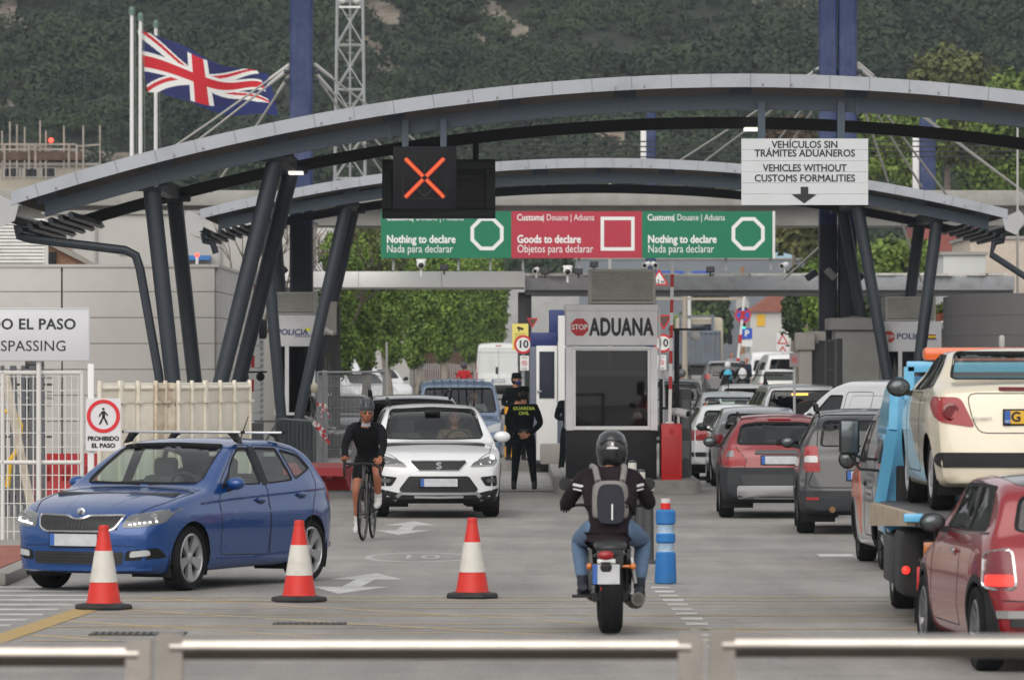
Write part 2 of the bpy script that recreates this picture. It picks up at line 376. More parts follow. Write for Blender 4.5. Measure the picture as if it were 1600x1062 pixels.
# ------------------------------------------------------------------ the wooded hill
def fbm(x, y, oct=5, seed=0):
    r = np.random.default_rng(seed); out = np.zeros_like(x); a = 1.
    for o in range(oct):
        for k in range(4):
            th = r.uniform(0, 2*PI); ph = r.uniform(0, 2*PI); f = 2**o*r.uniform(.8, 1.25)
            out += a*np.sin(f*(x*math.cos(th)+y*math.sin(th))+ph+1.7*np.sin(f*.6*(y*math.cos(th)-x*math.sin(th))+ph*2))*.25
        a *= .52
    return out
HY0 = 405.
def hill_z(x, y): return 2+np.maximum(0, y-HY0)**1.02*.235+2.6*fbm(x*.045, y*.06, 3, 3)*np.clip((y-HY0)/50, 0, 1)
def bare_mask(x, y, z):
    """rocky scars: paths on the slope given by the picture they show, at their real place"""
    px = 800+x/y*FOC; py = HORY-(z-CAMZ)/y*FOC; m = np.zeros_like(x)
    for pts, w in ([(15, 0), (0, 30), (40, 45)], 10), ([(575, 70), (605, 110)], 13), ([(560, 5), (610, 25)], 13), ([(755, 5), (800, 45), (815, 50)], 9), ([(1190, 0), (1270, 8)], 9), ([(0, 160), (12, 165)], 5), ([(740, 60), (775, 95)], 6), ([(20, 235), (270, 258)], 9):
        for (a, b), (c, d) in zip(pts[:-1], pts[1:]):
            L2 = (c-a)**2+(d-b)**2; t = np.clip(((px-a)*(c-a)+(py-b)*(d-b))/L2, 0, 1)
            dd = np.hypot(px-(a+t*(c-a)), py-(b+t*(d-b))); m = np.maximum(m, np.clip(1.6-dd/w, 0, 1))
    return np.clip(m+.35*fbm(x*.8, y*.8, 3, 11)*m, 0, 1)
def build_hill():
    gx = np.concatenate([np.linspace(-330, -64, 40), np.arange(-63.5, 64, .5), np.linspace(64.5, 330, 40)])
    gy = np.concatenate([np.arange(HY0, 610, .55), np.linspace(612, 900, 40)])
    X, Y = np.meshgrid(gx, gy); Z = hill_z(X, Y)
    Z += .35*fbm(X*.7, Y*.7, 4, 5)
    v = np.stack([X, Y, Z], -1).reshape(-1, 3); ny, nx = X.shape
    i = np.arange(ny*nx).reshape(ny, nx); f = np.stack([i[:-1, :-1], i[:-1, 1:], i[1:, 1:], i[1:, :-1]], -1).reshape(-1, 4)
    B = bare_mask(X, Y, Z); fb = (B[:-1, :-1]+B[1:, 1:])/2; mi = (fb < .32).astype(int).reshape(-1).tolist()
    S(link('hill', v.tolist(), f.tolist(), mi, [mat('hillside_soil', (.20, .17, .135), .95, var=.35, sc=.5, dirt=.6, dcol=(.07, .075, .04), grime=.4), mat('undergrowth', (.018, .025, .014), .95, var=.4, sc=.6)], smooth=180, fixn=False))
    # the shrub wood: crowns as clumps of small leaf faces
    r = np.random.default_rng(21); n = 9500
    cx = r.uniform(-62, 62, n); cy = HY0+3+r.random(n)*205; cz = hill_z(cx, cy)
    keep = bare_mask(cx, cy, cz) < .35
    pxx = 800+cx/cy*FOC; keep &= (np.abs(pxx-800) < 900)
    cx, cy, cz = cx[keep], cy[keep], cz[keep]; n = len(cx)
    rad = r.uniform(.55, 1.7, n)*(1+.6*fbm(cx*.12, cy*.12, 2, 9)); hgt = rad*r.uniform(.75, 1.25, n)
    K = 95; N = n*K
    ci = np.repeat(np.arange(n), K)
    u = r.normal(size=(N, 3)); u[:, 2] = np.abs(u[:, 2])*.9+.02; u[:, 1] -= .35; u /= np.linalg.norm(u, axis=1)[:, None]
    lump = 1+.22*np.sin(u[:, 0]*5+ci)*np.cos(u[:, 1]*4.4+ci*1.7)+.12*r.normal(size=N)
    c = np.stack([cx[ci], cy[ci], cz[ci]+hgt[ci]*.35], -1)+u*np.stack([rad[ci], rad[ci], hgt[ci]], -1)*lump[:, None]
    nn = u+.30*r.normal(size=(N, 3)); nn /= np.linalg.norm(nn, axis=1)[:, None]
    a = np.cross(nn, r.normal(size=(N, 3))); a /= np.linalg.norm(a, axis=1)[:, None]; b = np.cross(nn, a)
    sz = (.07+.11*r.random(N))[:, None]*(.55+.45*rad[ci][:, None]); q = np.stack([c-a*sz-b*sz*.7, c+a*sz-b*sz*.5, c+a*sz*.8+b*sz, c-a*sz*.7+b*sz*.8], 1).reshape(-1, 3)
    f = np.arange(N*4).reshape(-1, 4)
    m = foliage('hill_scrub', (.009, .019, .008), (.040, .062, .022), .32)
    o = link('hillside_wood', q.tolist(), f.tolist(), None, m, smooth=None, fixn=False)
    tag(o, 'dense dark green scrub covering the steep hillside', 'scrub', kind='stuff')
build_hill()
# ------------------------------------------------------------------ trees
def leafmesh(name, lobes, n, size, m, parent, seed, fill=.5, flat_=.75):
    r = np.random.default_rng(seed); C = np.array([l[0] for l in lobes]); R = np.array([l[1] for l in lobes])
    w = (R[:, 0]*R[:, 1]*R[:, 2])**(2/3); li = r.choice(len(lobes), n, p=w/w.sum())
    u = r.normal(size=(n, 3)); u /= np.linalg.norm(u, axis=1)[:, None]
    rr = (1-fill*r.random(n)**1.6)*(1+.10*r.normal(size=n)); lump = 1+.16*np.sin(u[:, 0]*6+li*2.1)*np.cos(u[:, 2]*5+li)
    c = C[li]+u*R[li]*(rr*lump)[:, None]
    nn = u+.7*r.normal(size=(n, 3)); nn /= np.linalg.norm(nn, axis=1)[:, None]
    a = np.cross(nn, r.normal(size=(n, 3))); a /= np.linalg.norm(a, axis=1)[:, None]; b = np.cross(nn, a)
    s = (size*(.6+.8*r.random(n)))[:, None]
    q = np.stack([c-a*s, c-b*s*flat_*.8, c+a*s, c+b*s*flat_], 1).reshape(-1, 3)
    return link(name, q.tolist(), np.arange(n*4).reshape(-1, 4).tolist(), None, m, parent, smooth=None, fixn=False)
BARK = mat('bark', (.17, .14, .115), .9, var=.3, sc=5, bump=.8, bsc=14)
BARKG = mat('grey_bark', (.26, .235, .20), .9, var=.25, sc=4, bump=.7, bsc=10)
FICUS = foliage('ficus_leaves', (.03, .065, .012), (.24, .36, .07))
DARKF = foliage('dark_leaves', (.012, .024, .010), (.075, .11, .04))
BRIGHT = foliage('bright_leaves', (.03, .06, .012), (.22, .31, .065))
OLIVE = foliage('olive_leaves', (.03, .042, .015), (.19, .20, .07))
def trunk(t, h, r, limbs, lean=(0, 0), m=None):
    mb = MB(); top = Vector((lean[0], lean[1], h))
    mb.tube([(0, 0, -.05), (lean[0]*.15, lean[1]*.15, h*.15), (lean[0]*.5+.03, lean[1]*.5, h*.5), top], [r*1.35, r*1.05, r*.9, r*.7], 10)
    for l in limbs:
        p = Vector(l); mb.tube([top-Vector((0, 0, .1)), top.lerp(p, .5)+Vector((0, 0, .1*h*.3)), p], [r*.6, r*.4, r*.15], 7)
    return mb.obj('trunk', m or BARK, t)
def tree(label, base, lobes, n, size, fm, th, tr, seed, limbs=None, lean=(0, 0), group=None, name='tree', bark=None, fill=.5):
    t = T(name, label, 'tree', base, 0, group)
    lb = [(l[0], l[1]) for l in lobes]
    trunk(t, th, tr, limbs if limbs is not None else [tuple(l[0]) for l in lb[:5]], lean, bark)
    leafmesh('crown', lb, n, size, fm, t, seed, fill); return t
# clipped street trees on the left
CL = [(528, 166, 66, '', -.3), (566, 174, 58, '', .2), (610, 184, 62, '', -.2), (652, 196, 62, '', .1), (694, 210, 56, '', 0), (732, 246, 54, '', .1), (768, 266, 54, '', 0)]
ORD = ['nearest', 'second', 'third', 'fourth', 'fifth', 'sixth', 'farthest']
for i, (px, d, wpx, _, ln_) in enumerate(CL):
    s = FOC/d; b = P(px, 560, d); b.z = 0; w = wpx/s/2*.93; zb = CAMZ-(590-HORY-(i*.5)-(i*37%15))/s; zt = 5.4+.12*i
    lobes = []
    rr = np.random.default_rng(50+i)
    for k in range(7):
        zz = zb+.45+(zt-zb-.7)*k/6; q = (.62, .88, 1, 1, 1, .95, .8)[k]
        lobes.append(((rr.uniform(-.12, .12), rr.uniform(-.2, .2), zz), (w*q*rr.uniform(.92, 1.05), w*1.25, .62)))
    tree(f'{ORD[i]} of the clipped square crowned street trees along the left kerb', b, lobes, 10000, .058+.003*i, FICUS, zb+.3, .17, 100+i,
         limbs=[(-w*.6, 0, zb+1.0), (w*.6, 0, zb+1.1), (0, .4, zb+1.4)], lean=(ln_, 0), group='clipped street trees', name='street_tree', bark=BARKG, fill=.28)
def blob(label, px, pyt, pyb, wpx, d, fm, n, size, seed, k=9, name='tree', th=None):
    """free-growing tree from its picture extent at distance d"""
    s = FOC/d; b = P(px, 560, d); b.z = 0 if d < 300 else 2; zt = CAMZ-(pyt-HORY)/s-b.z; zb = max(.8, CAMZ-(pyb-HORY)/s-b.z); w = wpx/s/2
    r = np.random.default_rng(seed); lobes = []
    for i in range(k):
        a = r.uniform(0, 2*PI); q = r.uniform(.1, .68); f = r.uniform(.12, .88); env = math.sin(PI*(.18+.75*f))
        R = r.uniform(.28, .44)*w; R2 = min(R*.9, (zt-zb)*.3)
        lobes.append(((w*q*env*math.cos(a), w*.8*q*math.sin(a), zb+(zt-zb)*(.1+.78*f)), (R, R, R2)))
    lobes.append(((0, 0, (zt+zb)/2), (w*.55, w*.5, (zt-zb)*.38)))
    return tree(label, b, lobes, n, size, fm, th or zb+.3*(zt-zb), max(.12, w*.06), seed, name=name)
blob('rounded dark street tree above the white vans on the right', 1243, 415, 556, 74, 190, DARKF, 6500, .10, 201)
blob('dense street tree left of the twin blue masts', 1276, 400, 548, 78, 180, FICUS, 5500, .10, 202)
blob('bright green bush tree behind the right booth canopy', 1376, 385, 470, 150, 200, BRIGHT, 5500, .13, 203)
blob('dark tree between twin masts and right booth under the flat canopy', 1352, 450, 540, 90, 185, DARKF, 4500, .1, 204)
blob('bright tree beside the far blue mast behind the right columns', 1445, 380, 480, 90, 205, BRIGHT, 4500, .13, 205)
blob('big bushy green tree above the right arch, nearest the twin masts', 1420, 175, 330, 200, 262, BRIGHT, 20000, .13, 206, 14)
blob('tallest green tree rising behind the right arch', 1480, 98, 290, 230, 285, OLIVE, 20000, .15, 207, 14)
blob('green tree behind the right arch cut by the picture edge', 1590, 120, 340, 200, 270, BRIGHT, 18000, .14, 208, 14)
blob('dark umbrella pine crown behind the green customs panel on the right', 1260, 335, 420, 170, 250, OLIVE, 6000, .16, 209, 9)
blob('dark pine hanging over the beige building on the right', 1530, 330, 400, 190, 240, DARKF, 6500, .15, 210, 9)
blob('bushy tree top over the white flat canopy on the left', 565, 372, 440, 120, 215, OLIVE, 6000, .13, 211, 9)
blob('small olive tree behind the left end of the customs panel', 655, 385, 440, 100, 235, OLIVE, 4000, .13, 212, 7)
blob('green bushy tree right behind the twin blue masts under the front arch', 1350, 165, 330, 170, 275, OLIVE, 14000, .14, 216, 12)
blob('broad green tree between the far blue mast and the right picture edge', 1540, 130, 330, 190, 300, BRIGHT, 16000, .15, 217, 13)
blob('brown leafed tree left of the white customs sign', 1240, 180, 300, 130, 300, mat('x', (1, 1, 1)) and foliage('brown_leaves', (.05, .035, .022), (.12, .085, .05)), 4500, .2, 213, 9)
t = blob('smooth bright green clipped hedge tree behind the tipper lorry', 1090, 486, 560, 100, 330, BRIGHT, 5000, .16, 214, 7)
blob('dark tree behind the far traffic lights', 1110, 455, 545, 120, 380, DARKF, 4500, .25, 215, 9)
def bare_tree(label, px, pyt, d, seed):
    b = P(px, 560, d); b.z = 0; t = T('bare_tree', label, 'tree', b); r = random.Random(seed); mb = MB(); H = CAMZ+(560-pyt)/FOC*d
    def br(p, v, L_, rad, dep):
        q = p+v*L_; mb.tube([p, p.lerp(q, .5)+Vector((r.uniform(-.1, .1), 0, r.uniform(-.05, .1)))*L_, q], [rad, rad*.8, rad*.6], 5)
        if dep: 
            for _ in range(3): br(q, (v+Vector((r.uniform(-.8, .8), r.uniform(-.8, .8), r.uniform(-.2, .5)))).normalized(), L_*.72, rad*.55, dep-1)
    br(Vector((0, 0, 0)), Vector((0, 0, 1)), H*.36, .12, 4); mb.obj('trunk', BARK, t, smooth=60)
bare_tree('leafless tree between the two left columns', 395, 330, 150, 3)
bare_tree('leafless tree behind the left blue mast', 520, 345, 170, 5)
# ------------------------------------------------------------------ arched canopies
STEEL = mat('slate_blue_steel', sr(68, 82, 96), .5, var=.08, sc=1.2, dirt=.4, dcol=(.05, .055, .06), grime=1.2)
DKSTEEL = mat('dark_slate_steel', sr(42, 50, 58), .5, var=.08, sc=1.2)
BLKSTEEL = mat('black_steel', (.012, .013, .015), .5)
SILVER = mat('silver_roof_edge', (.37, .39, .43), .5, metal=.05, var=.08, sc=.8, dirt=.45, dcol=(.2, .2, .19), grime=1.5)
SLAT = mat('brown_soffit', (.115, .098, .085), .8, var=.2, sc=3)
WHITE = mat('white_paint', (.74, .74, .73), .5, var=.04, sc=2, dirt=.25, dcol=(.4, .39, .36), grime=2)
def canopy(label, y0, cx, zp, R, x0, x1, depth, legs, ins):
    t = T('arched_canopy', label, 'canopy', (cx, y0, 0))
    zf = lambda X, dz=0: zp+dz-X*X/(2*R)
    xs = np.linspace(x0-cx, x1-cx, 49)
    def sweep(name, ya, yb, za, zb_, m, lo=0, hi=None):
        xx = xs[lo:hi]; v = []; f = []
        for X in xx:
            v += [(X, ya, zf(X, za)), (X, yb, zf(X, za)), (X, yb, zf(X, zb_)), (X, ya, zf(X, zb_))]
        for i in range(len(xx)-1):
            for j in range(4): f.append((i*4+j, i*4+(j+1) % 4, i*4+4+(j+1) % 4, i*4+4+j))
        f += [(0, 1, 2, 3), tuple(len(v)-4+j for j in (3, 2, 1, 0))]
        return MB().add(v, f).obj(name, m, t, smooth=20)
    sweep('roof', .06, depth, -.02, -.11, mat('grey_roof_sheet', (.33, .33, .33), .6, var=.1, sc=1))
    fa = sweep('fascia', -.05, .055, .0, -.21, SILVER)
    mb = MB()
    for X in np.arange(x0-cx+.4, x1-cx, .62):                # panel joints on the fascia
        mb.box((X, -.053, zf(X)-.105), (.008, .008, .205), R=Matrix.Rotation(math.atan(X/R), 3, 'Y'))
    for X in np.arange(x0-cx+.25, x1-cx, 2.3):
        for k in (0, .45): mb.box((X+k, -.04, zf(X+k)-.17), (.03, .04, .04))
    mb.obj('fascia_joints', mat('joint_grey', (.2, .2, .2), .7), fa)
    mb = MB()                                                 # slatted soffit
    for yy in np.arange(.14, depth-.1, .24):
        for i in range(len(xs)-1):
            a, b = xs[i], xs[i+1]; z0, z1 = zf(a, -.113), zf(b, -.113)
            mb.add([(a, yy, z0), (b, yy, z1), (b, yy+.17, z1), (a, yy+.17, z0), (a, yy, z0-.05), (b, yy, z1-.05), (b, yy+.17, z1-.05), (a, yy+.17, z0-.05)], [(4, 5, 6, 7), (0, 4, 5, 1), (3, 2, 6, 7)])
    mb.obj('soffit', SLAT, t, smooth=None)
    sweep('beam', .55, .75, -.30, -.53, STEEL, 1, -1)
    sweep('beam', depth-1.1, depth-.9, -.38, -.58, BLKSTEEL if 1 else STEEL, 1, -1)
    sweep('purlin', depth*.45, depth*.45+.12, -.17, -.30, DKSTEEL, 2, 12); sweep('purlin', depth*.45, depth*.45+.12, -.17, -.30, DKSTEEL, -12, -2)
    for X in np.linspace(x0-cx+.5, x1-cx-.5, 13):
        MB().box((X, .65, zf(X)-.205), (.34, .14, .2), R=Matrix.Rotation(math.atan(X/R), 3, 'Y')).obj('bracket', STEEL, t)
    seen = set()
    for X in [l[1] for l in legs]:
        if (X, 1) not in seen: seen.add((X, 1)); MB().box((X, depth/2, zf(X)-.44), (.2, depth-1.3, .22)).obj('cross_beam', DKSTEEL, t)
    for X in np.linspace(x0-cx+2.2, x1-cx-2.2, 6): MB().box((X, .65, zf(X)-.415), (.07, .25, .29), R=Matrix.Rotation(math.atan(X/R), 3, 'Y')).obj('splice_plate', STEEL, t)
    for sg in (-1, 1):                                        # slatted gutter end with folded panel and downpipe
        X = (x0-cx) if sg < 0 else (x1-cx)
        mb = MB(); Z = zf(X)
        mb.prism([(X+sg*.26, Z-.02), (X-sg*.12, Z-.20), (X-sg*.05, Z-.46), (X+sg*.18, Z-.56), (X+sg*.42, Z-.22)], -.04, .02, ax='Y')
        mb.obj('end_panel', mat('pale_grey_panel', (.42, .42, .43), .6, var=.06, sc=2), t)
        mb = MB(); mb.box((X+sg*.14, depth/2, Z-.37), (.22, depth-.2, .12), R=Matrix.Rotation(-sg*.5, 3, 'Y'))
        for k in range(6): mb.box((X-sg*(.08+.16*k), depth*.5, Z-.58+.045*k), (.07, depth-1.2, .10), R=Matrix.Rotation(sg*.5, 3, 'Y'))
        mb.obj('gutter', DKSTEEL, t)
        if ins is not None:
            pp = [(X-sg*.02, .9, Z-.5), (X-sg*.05, .9, Z-.68), (X-sg*.22, .9, Z-.72)] + [tuple(q) for q in ins(sg, X, Z)]
            MB().tube(pp, .075, 10).obj('downpipe', DKSTEEL, t)
    for (bx, tx, yy) in legs:
        mb = MB(); zt = zf(tx)-.5; b0 = Vector((bx, yy, 0)); t0 = Vector((tx, yy, zt))
        mb.tube([b0, b0.lerp(t0, .5), t0], [.115, .13, .14], 14)
        mb.cyl(b0+Vector((0, 0, -.02)), b0+Vector((0, 0, .06)), .26, n=14)
        mb.box((tx, yy, zt-.02), (.55, .36, .14), bev=.03)
        mb.obj('column', DKSTEEL, t)
    # lamps under the rear beam
    for X in ((x0-cx+4.2, .42) if depth > 7.8 else ()): MB().box((X, depth-1.4, zf(X)-.60), (.24, .5, .05)).obj('strip_lamp', mat('lamp_lit', (.8, .8, .75), .5, emit=(1, .96, .85), es=.32), t)
    return t
cx1 = 3.6
def pipe1(sg, X, Z):
    k = .0
    return [(X-sg*1.72, .95, Z-.90), (X-sg*1.88, .95, Z-.98), (X-sg*1.95, .95, Z-1.2), (X-sg*2.24, 1.0, 2.0), (X-sg*2.46, 1.0, .05)]
lg = []
for yy in (.9, 7.0): lg += [(-8.77+.02, -9.3, yy), (-8.77+.1, -7.32, yy), (8.75, 9.3, yy), (8.67, 7.32, yy)]
canopy('large arched roof spanning the near lanes on slate V columns', 89, cx1, 6.70, 35.5, -7.83, 15.03, 8.0, lg, pipe1)
cx2 = 2.02
lg = []
for yy in (1.0, 6.5): lg += [(-7.05, -7.5, yy), (-6.95, -5.68, yy), (6.72, 7.4, yy), (6.62, 5.62, yy)]
def pipe2(sg, X, Z):
    return [(X-sg*.3, .9, Z-.95)] if sg < 0 else [(X-sg*.28, .9, Z-.98), (X+sg*.95, .9, 3.75), (X+sg*1.0, .9, 3.6)]
canopy('second arched roof farther down the road, narrower, on slate V columns', 125, cx2, 6.65, 35.0, -6.85, 10.89, 7.5, lg, pipe2)
# ------------------------------------------------------------------ blue masts and cables
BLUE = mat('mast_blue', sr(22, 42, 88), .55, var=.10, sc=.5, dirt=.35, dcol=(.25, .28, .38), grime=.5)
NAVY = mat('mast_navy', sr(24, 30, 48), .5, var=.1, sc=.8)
def mast(label, px, d, w, ztop, zcut=5.4, box=False, zlow=0):
    b = P(px, 560, d); b.z = 0; t = T('blue_mast', label, 'mast', b)
    o = rnd([(-w/2, -w/2), (w/2, -w/2), (w/2, w/2), (-w/2, w/2)], w*.18, 3)
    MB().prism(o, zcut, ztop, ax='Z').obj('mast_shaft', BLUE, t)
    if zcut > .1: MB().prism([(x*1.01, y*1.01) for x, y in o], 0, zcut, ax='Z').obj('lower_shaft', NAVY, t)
    mb = MB()
    for k in (-.17, .17): mb.box((k*w, -w/2-.004, (zcut+ztop)/2), (.012, .012, ztop-zcut-.01))
    mb.obj('seams', mat('mast_seam', sr(44, 58, 104), .6), t)
    if box:
        mb = MB(); mb.box((-w*.72, -.05, ztop-1.9), (.28, .3, 2.5), bev=.04); mb.box((-w*.5, 0, ztop-1.3), (.3, .1, .08)); mb.box((-w*.5, 0, ztop-2.4), (.3, .1, .08)); mb.obj('antenna', WHITE, t)
    if d < 150:
        for zz in (8.95, 8.75):
            for sg in (-1, 1): MB().box((sg*(w/2+.06), 0, zz), (.16, .12, .1), bev=.02).obj('cable_lug', DKSTEEL, t)
    return t
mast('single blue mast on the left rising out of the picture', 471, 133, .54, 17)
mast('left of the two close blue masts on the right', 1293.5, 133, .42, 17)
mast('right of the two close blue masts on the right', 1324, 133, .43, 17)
mast('short blue mast with antenna box among the trees on the right', 1449, 240, .68, 11.8, 0, True)
mast('distant blue mast with white antenna above the customs panel', 1017, 260, .46, 12.8, 0, True)
CABLE = mat('cable_grey', (.42, .41, .38), .6)
def cable(label, a, b, r=.028):
    t = T('stay_cable', label, 'cable', a, 0, 'stay cables of the blue masts'); v = Vector(b)-Vector(a)
    MB().tube([(0, 0, 0), v*.5-Vector((0, 0, .03)), v], r, 6).obj('strand', CABLE, t)
    n_ = v.normalized(); mb = MB(); mb.cyl(n_*.05, n_*.75, r*1.9, r*1.3, 8); mb.obj('socket', mat('socket', (.55, .54, .52), .5), t)
LC = [((455, 100), (205, 275)), ((452, 108), (212, 292)), ((455, 114), (330, 300))]
RC = [((490, 100), (690, 250)), ((490, 112), (640, 330)), ((492, 114), (672, 310))]
for i, (a, b) in enumerate(LC): cable(f"{['upper', 'middle', 'steepest'][i]} pale stay cable running down left from the single left mast", P(*a, 133), P(*b, 136))
for i, (a, b) in enumerate(RC): cable(f"{['flattest', 'steepest', 'middle'][i]} pale stay cable running down right from the single left mast", P(*a, 133), P(*b, 137))
for i, (a, b) in enumerate([((1282, 106), (1045, 262)), ((1282, 112), (1080, 268)), ((1306, 98), (1200, 240)), ((1306, 114), (1225, 240))]):
    cable(f"{['first', 'second', 'third', 'fourth'][i]} stay cable from the left, running down left from the twin masts", P(*a, 133), P(*b, 140))
for i, (a, b) in enumerate([((1338, 98), (1600, 300)), ((1338, 104), (1640, 330)), ((1338, 114), (1480, 306)), ((1336, 120), (1440, 292)), ((1336, 128), (1440, 440)), ((1337, 330), (1225, 436))]):
    cable(f"{['topmost', 'second highest', 'third highest', 'fourth highest', 'steepest', 'lowest, left running'][i]} stay cable on the right side of the twin masts", P(*a, 133), P(*b, 139))
# ------------------------------------------------------------------ flat canopy, customs banner, concrete slab
def tube_cam(t, p, yaw=0, m=None):
    mb = MB(); d_ = Rz(yaw)@Vector((0, -1, -.15)); p = Vector(p)
    mb.cyl(p-d_*.12, p+d_*.2, .07, n=10); mb.cyl(p+d_*.2, p+d_*.21, .055, n=10, m=1); mb.cyl(p-Vector((0, 0, .2)), p, .025, n=6)
    return mb.obj('camera_head', [WHITE, mat('lens_black', (.01, .01, .01), .15)], t)
t = T('flat_canopy', 'long low flat canopy carrying the customs panel, white fascia left, grey right', 'canopy', (0, 150, 0))
q = lambda px, py: P(px, py, 150)
a, b = q(425, 424), q(820, 449)
MB().box(((a.x+b.x)/2, 2.2, (a.z+b.z)/2), (b.x-a.x, 4.4, a.z-b.z), bev=.015).obj('white_fascia', WHITE, t)
mb = MB()
for px in (560, 690): mb.box((q(px, 0).x, -.004, (a.z+b.z)/2), (.015, .01, a.z-b.z-.02))
mb.obj('fascia_seam', mat('seam', (.35, .35, .35), .7), t)
c, d = q(820, 431), q(1587, 453)
MB().box(((c.x+d.x)/2+.01, 2.4, (c.z+d.z)/2), (d.x-c.x-.02, 4.2, c.z-d.z), bev=.015).obj('grey_beam', mat('grey_beam', (.30, .31, .33), .6, var=.1, sc=1, dirt=.5), t)
mb = MB(); r_ = random.Random(4)
for i in range(26):
    x = c.x+.2+(d.x-c.x-.4)*i/26; mb.box((x+.2, 1.0+r_.uniform(-.3, .4), c.z+.035+r_.uniform(0, .02)), (.5, 1.2, .07), rz=r_.uniform(-.1, .1))
mb.obj('roof_membrane', mat('dirty_membrane', (.52, .51, .47), .8, var=.25, sc=2, dirt=.6), t)
MB().box(((c.x+d.x)/2, 2.4, d.z-.06), (d.x-c.x, 3.6, .12)).obj('soffit', mat('soffit_grey', (.2, .2, .2), .8), t)
for px in (820, 1420, 445): MB().box((q(px, 0).x, 1.0, (d.z-.05)/2), (.36, .36, d.z-.05), bev=.02).obj('post', mat('post_dark', (.025, .026, .03), .5) if px == 820 else CONC, t)
GREEN = mat('sign_green', sr(0, 118, 84), .45, var=.04, sc=2); CRIM = mat('sign_crimson', sr(178, 46, 66), .45, var=.04, sc=2)
LWHITE = mat('letter_white', (.82, .83, .82), .5); LBLACK = mat('letter_black', (.012, .013, .016), .5)
t = T('customs_banner', 'long green red green customs panel on the flat canopy', 'sign', (0, 148.6, 0))
q = lambda px, py: P(px, py, 148.6)
segs = [(595, 799, GREEN, 'Nothing to declare', 'Nada para declarar'), (799, 1003, CRIM, 'Goods to declare', 'Objetos para declarar'), (1003, 1207, GREEN, 'Nothing to declare', 'Nada para declarar')]
for i, (x0, x1, m, l1, l2) in enumerate(segs):
    a, b = q(x0, 333), q(x1, 406); pn = MB().box(((a.x+b.x)/2, .05, (a.z+b.z)/2), (b.x-a.x-.004, .1, a.z-b.z)).obj('panel', m, t)
    u = 148.6/FOC; zt = lambda py: CAMZ-(py-HORY)*u
    k = text('Customs', 14.0*u, (a.x+8.5*u, -.004, zt(343)), LWHITE, pn, bold=.006, align='LEFT', sx=.82)
    text('| Douane | Aduana', 14.0*u, (a.x+49*u, -.004, zt(343)), LWHITE, pn, align='LEFT', sx=.76)
    text(l1, 17.5*u, (a.x+9*u, -.004, zt(377)), LWHITE, pn, bold=.011, align='LEFT', sx=.80)
    text(l2, 17.5*u, (a.x+9*u, -.004, zt(392)), LWHITE, pn, align='LEFT', sx=.765)
    n = 8 if i != 1 else 4; R0, R1 = (28*u, 21.8*u) if n == 8 else (37.5*u, 30*u); cxx, czz = a.x+166*u, zt(368); mb = MB()
    for k in range(n):
        t0, t1 = (k+.5)*2*PI/n, (k+1.5)*2*PI/n; C_, S_ = math.cos, math.sin
        mb.add([(cxx+R0*C_(t0), -.004, czz+R0*S_(t0)), (cxx+R0*C_(t1), -.004, czz+R0*S_(t1)), (cxx+R1*C_(t1), -.004, czz+R1*S_(t1)), (cxx+R1*C_(t0), -.004, czz+R1*S_(t0))], [(0, 1, 2, 3)])
    mb.obj('symbol', LWHITE, pn, smooth=None)
a, b = q(1207, 333), q(1211, 406); MB().box(((a.x+b.x)/2+.002, .05, (a.z+b.z)/2), (b.x-a.x, .11, a.z-b.z+.01)).obj('edge_strip', WHITE, t)
for px in (614, 716, 766, 817, 905, 1135, 1205): MB().box((q(px, 0).x, .3, q(0, 415).z), (.06, .06, .34)).obj('strut', mat('galvanised', (.38, .39, .4), .5, metal=.3), t)
CAMS = [(658, 413, 'dome'), (838, 422, 'tube'), (887, 423, 'dome'), (1011, 413, 'tube'), (1022, 413, 'tube'), (1226, 414, 'tube'), (694, 418, 'lamp'), (852, 424, 'lamp'), (904, 424, 'lamp'), (928, 413, 'lamp'), (1110, 421, 'lamp')]
NM = {'dome': 'dome camera', 'tube': 'white tube camera', 'lamp': 'small black floodlight'}
WH = ['left of the customs panel strut at far left', 'just right of the white fascia end', 'left of the big louvred cooler, white', 'above the cooler, left of a pair', 'above the cooler, right of a pair', 'right of the customs panel end', 'under the left green panel', 'between two white cameras', 'right beside the white dome camera', 'on top behind the cooler, under red panel', 'under the right green panel']
for i, (px, py, k) in enumerate(CAMS):
    p = P(px, py, 147.9); t = T('security_camera' if k != 'lamp' else 'floodlight', f"{NM[k]} on the flat canopy, {WH[i]}", 'camera' if k != 'lamp' else 'floodlight', p)
    if k == 'tube': tube_cam(t, (0, 0, 0), random.uniform(-.5, .5))
    elif k == 'dome':
        MB().sphere((0, 0, 0), (.12, .12, .12)).box((0, .05, .1), (.26, .2, .08), bev=.03).cyl((0, .05, -.3), (0, .05, -.05), .03).obj('housing', WHITE, t); MB().sphere((0, -.07, -.02), .075).obj('lens', mat('lens_black', (.01, .01, .01), .15), t)
    else: MB().box((0, 0, 0), (.22, .1, .16), bev=.02).box((0, .05, -.1), (.05, .05, .16)).obj('housing', BLKSTEEL, t); MB().box((0, -.055, 0), (.17, .01, .11)).obj('lens', mat('lens_grey', (.05, .05, .055), .2), t)
t = T('concrete_footbridge', 'weathered pale concrete slab bridge spanning behind both arches', 'bridge', (1.5, 166, 0))
mb = MB(); z1, z0 = CAMZ+255*166/FOC, CAMZ+231*166/FOC
mb.box((0, 2, (z0+z1)/2), (34, 4, z1-z0), bev=.03); mb.box((0, 2.2, z0-.28), (33.6, 3.0, .56)); mb.obj('deck', mat('weathered_concrete', (.33, .325, .305), .85, var=.12, sc=.8, dirt=.6, dcol=(.2, .18, .13), grime=1.2), t)
for x in (-15.5, 16.4): MB().box((x, 2.2, (z0-.56)/2), (.7, 1.4, z0-.56)).obj('pier', CONC, t)
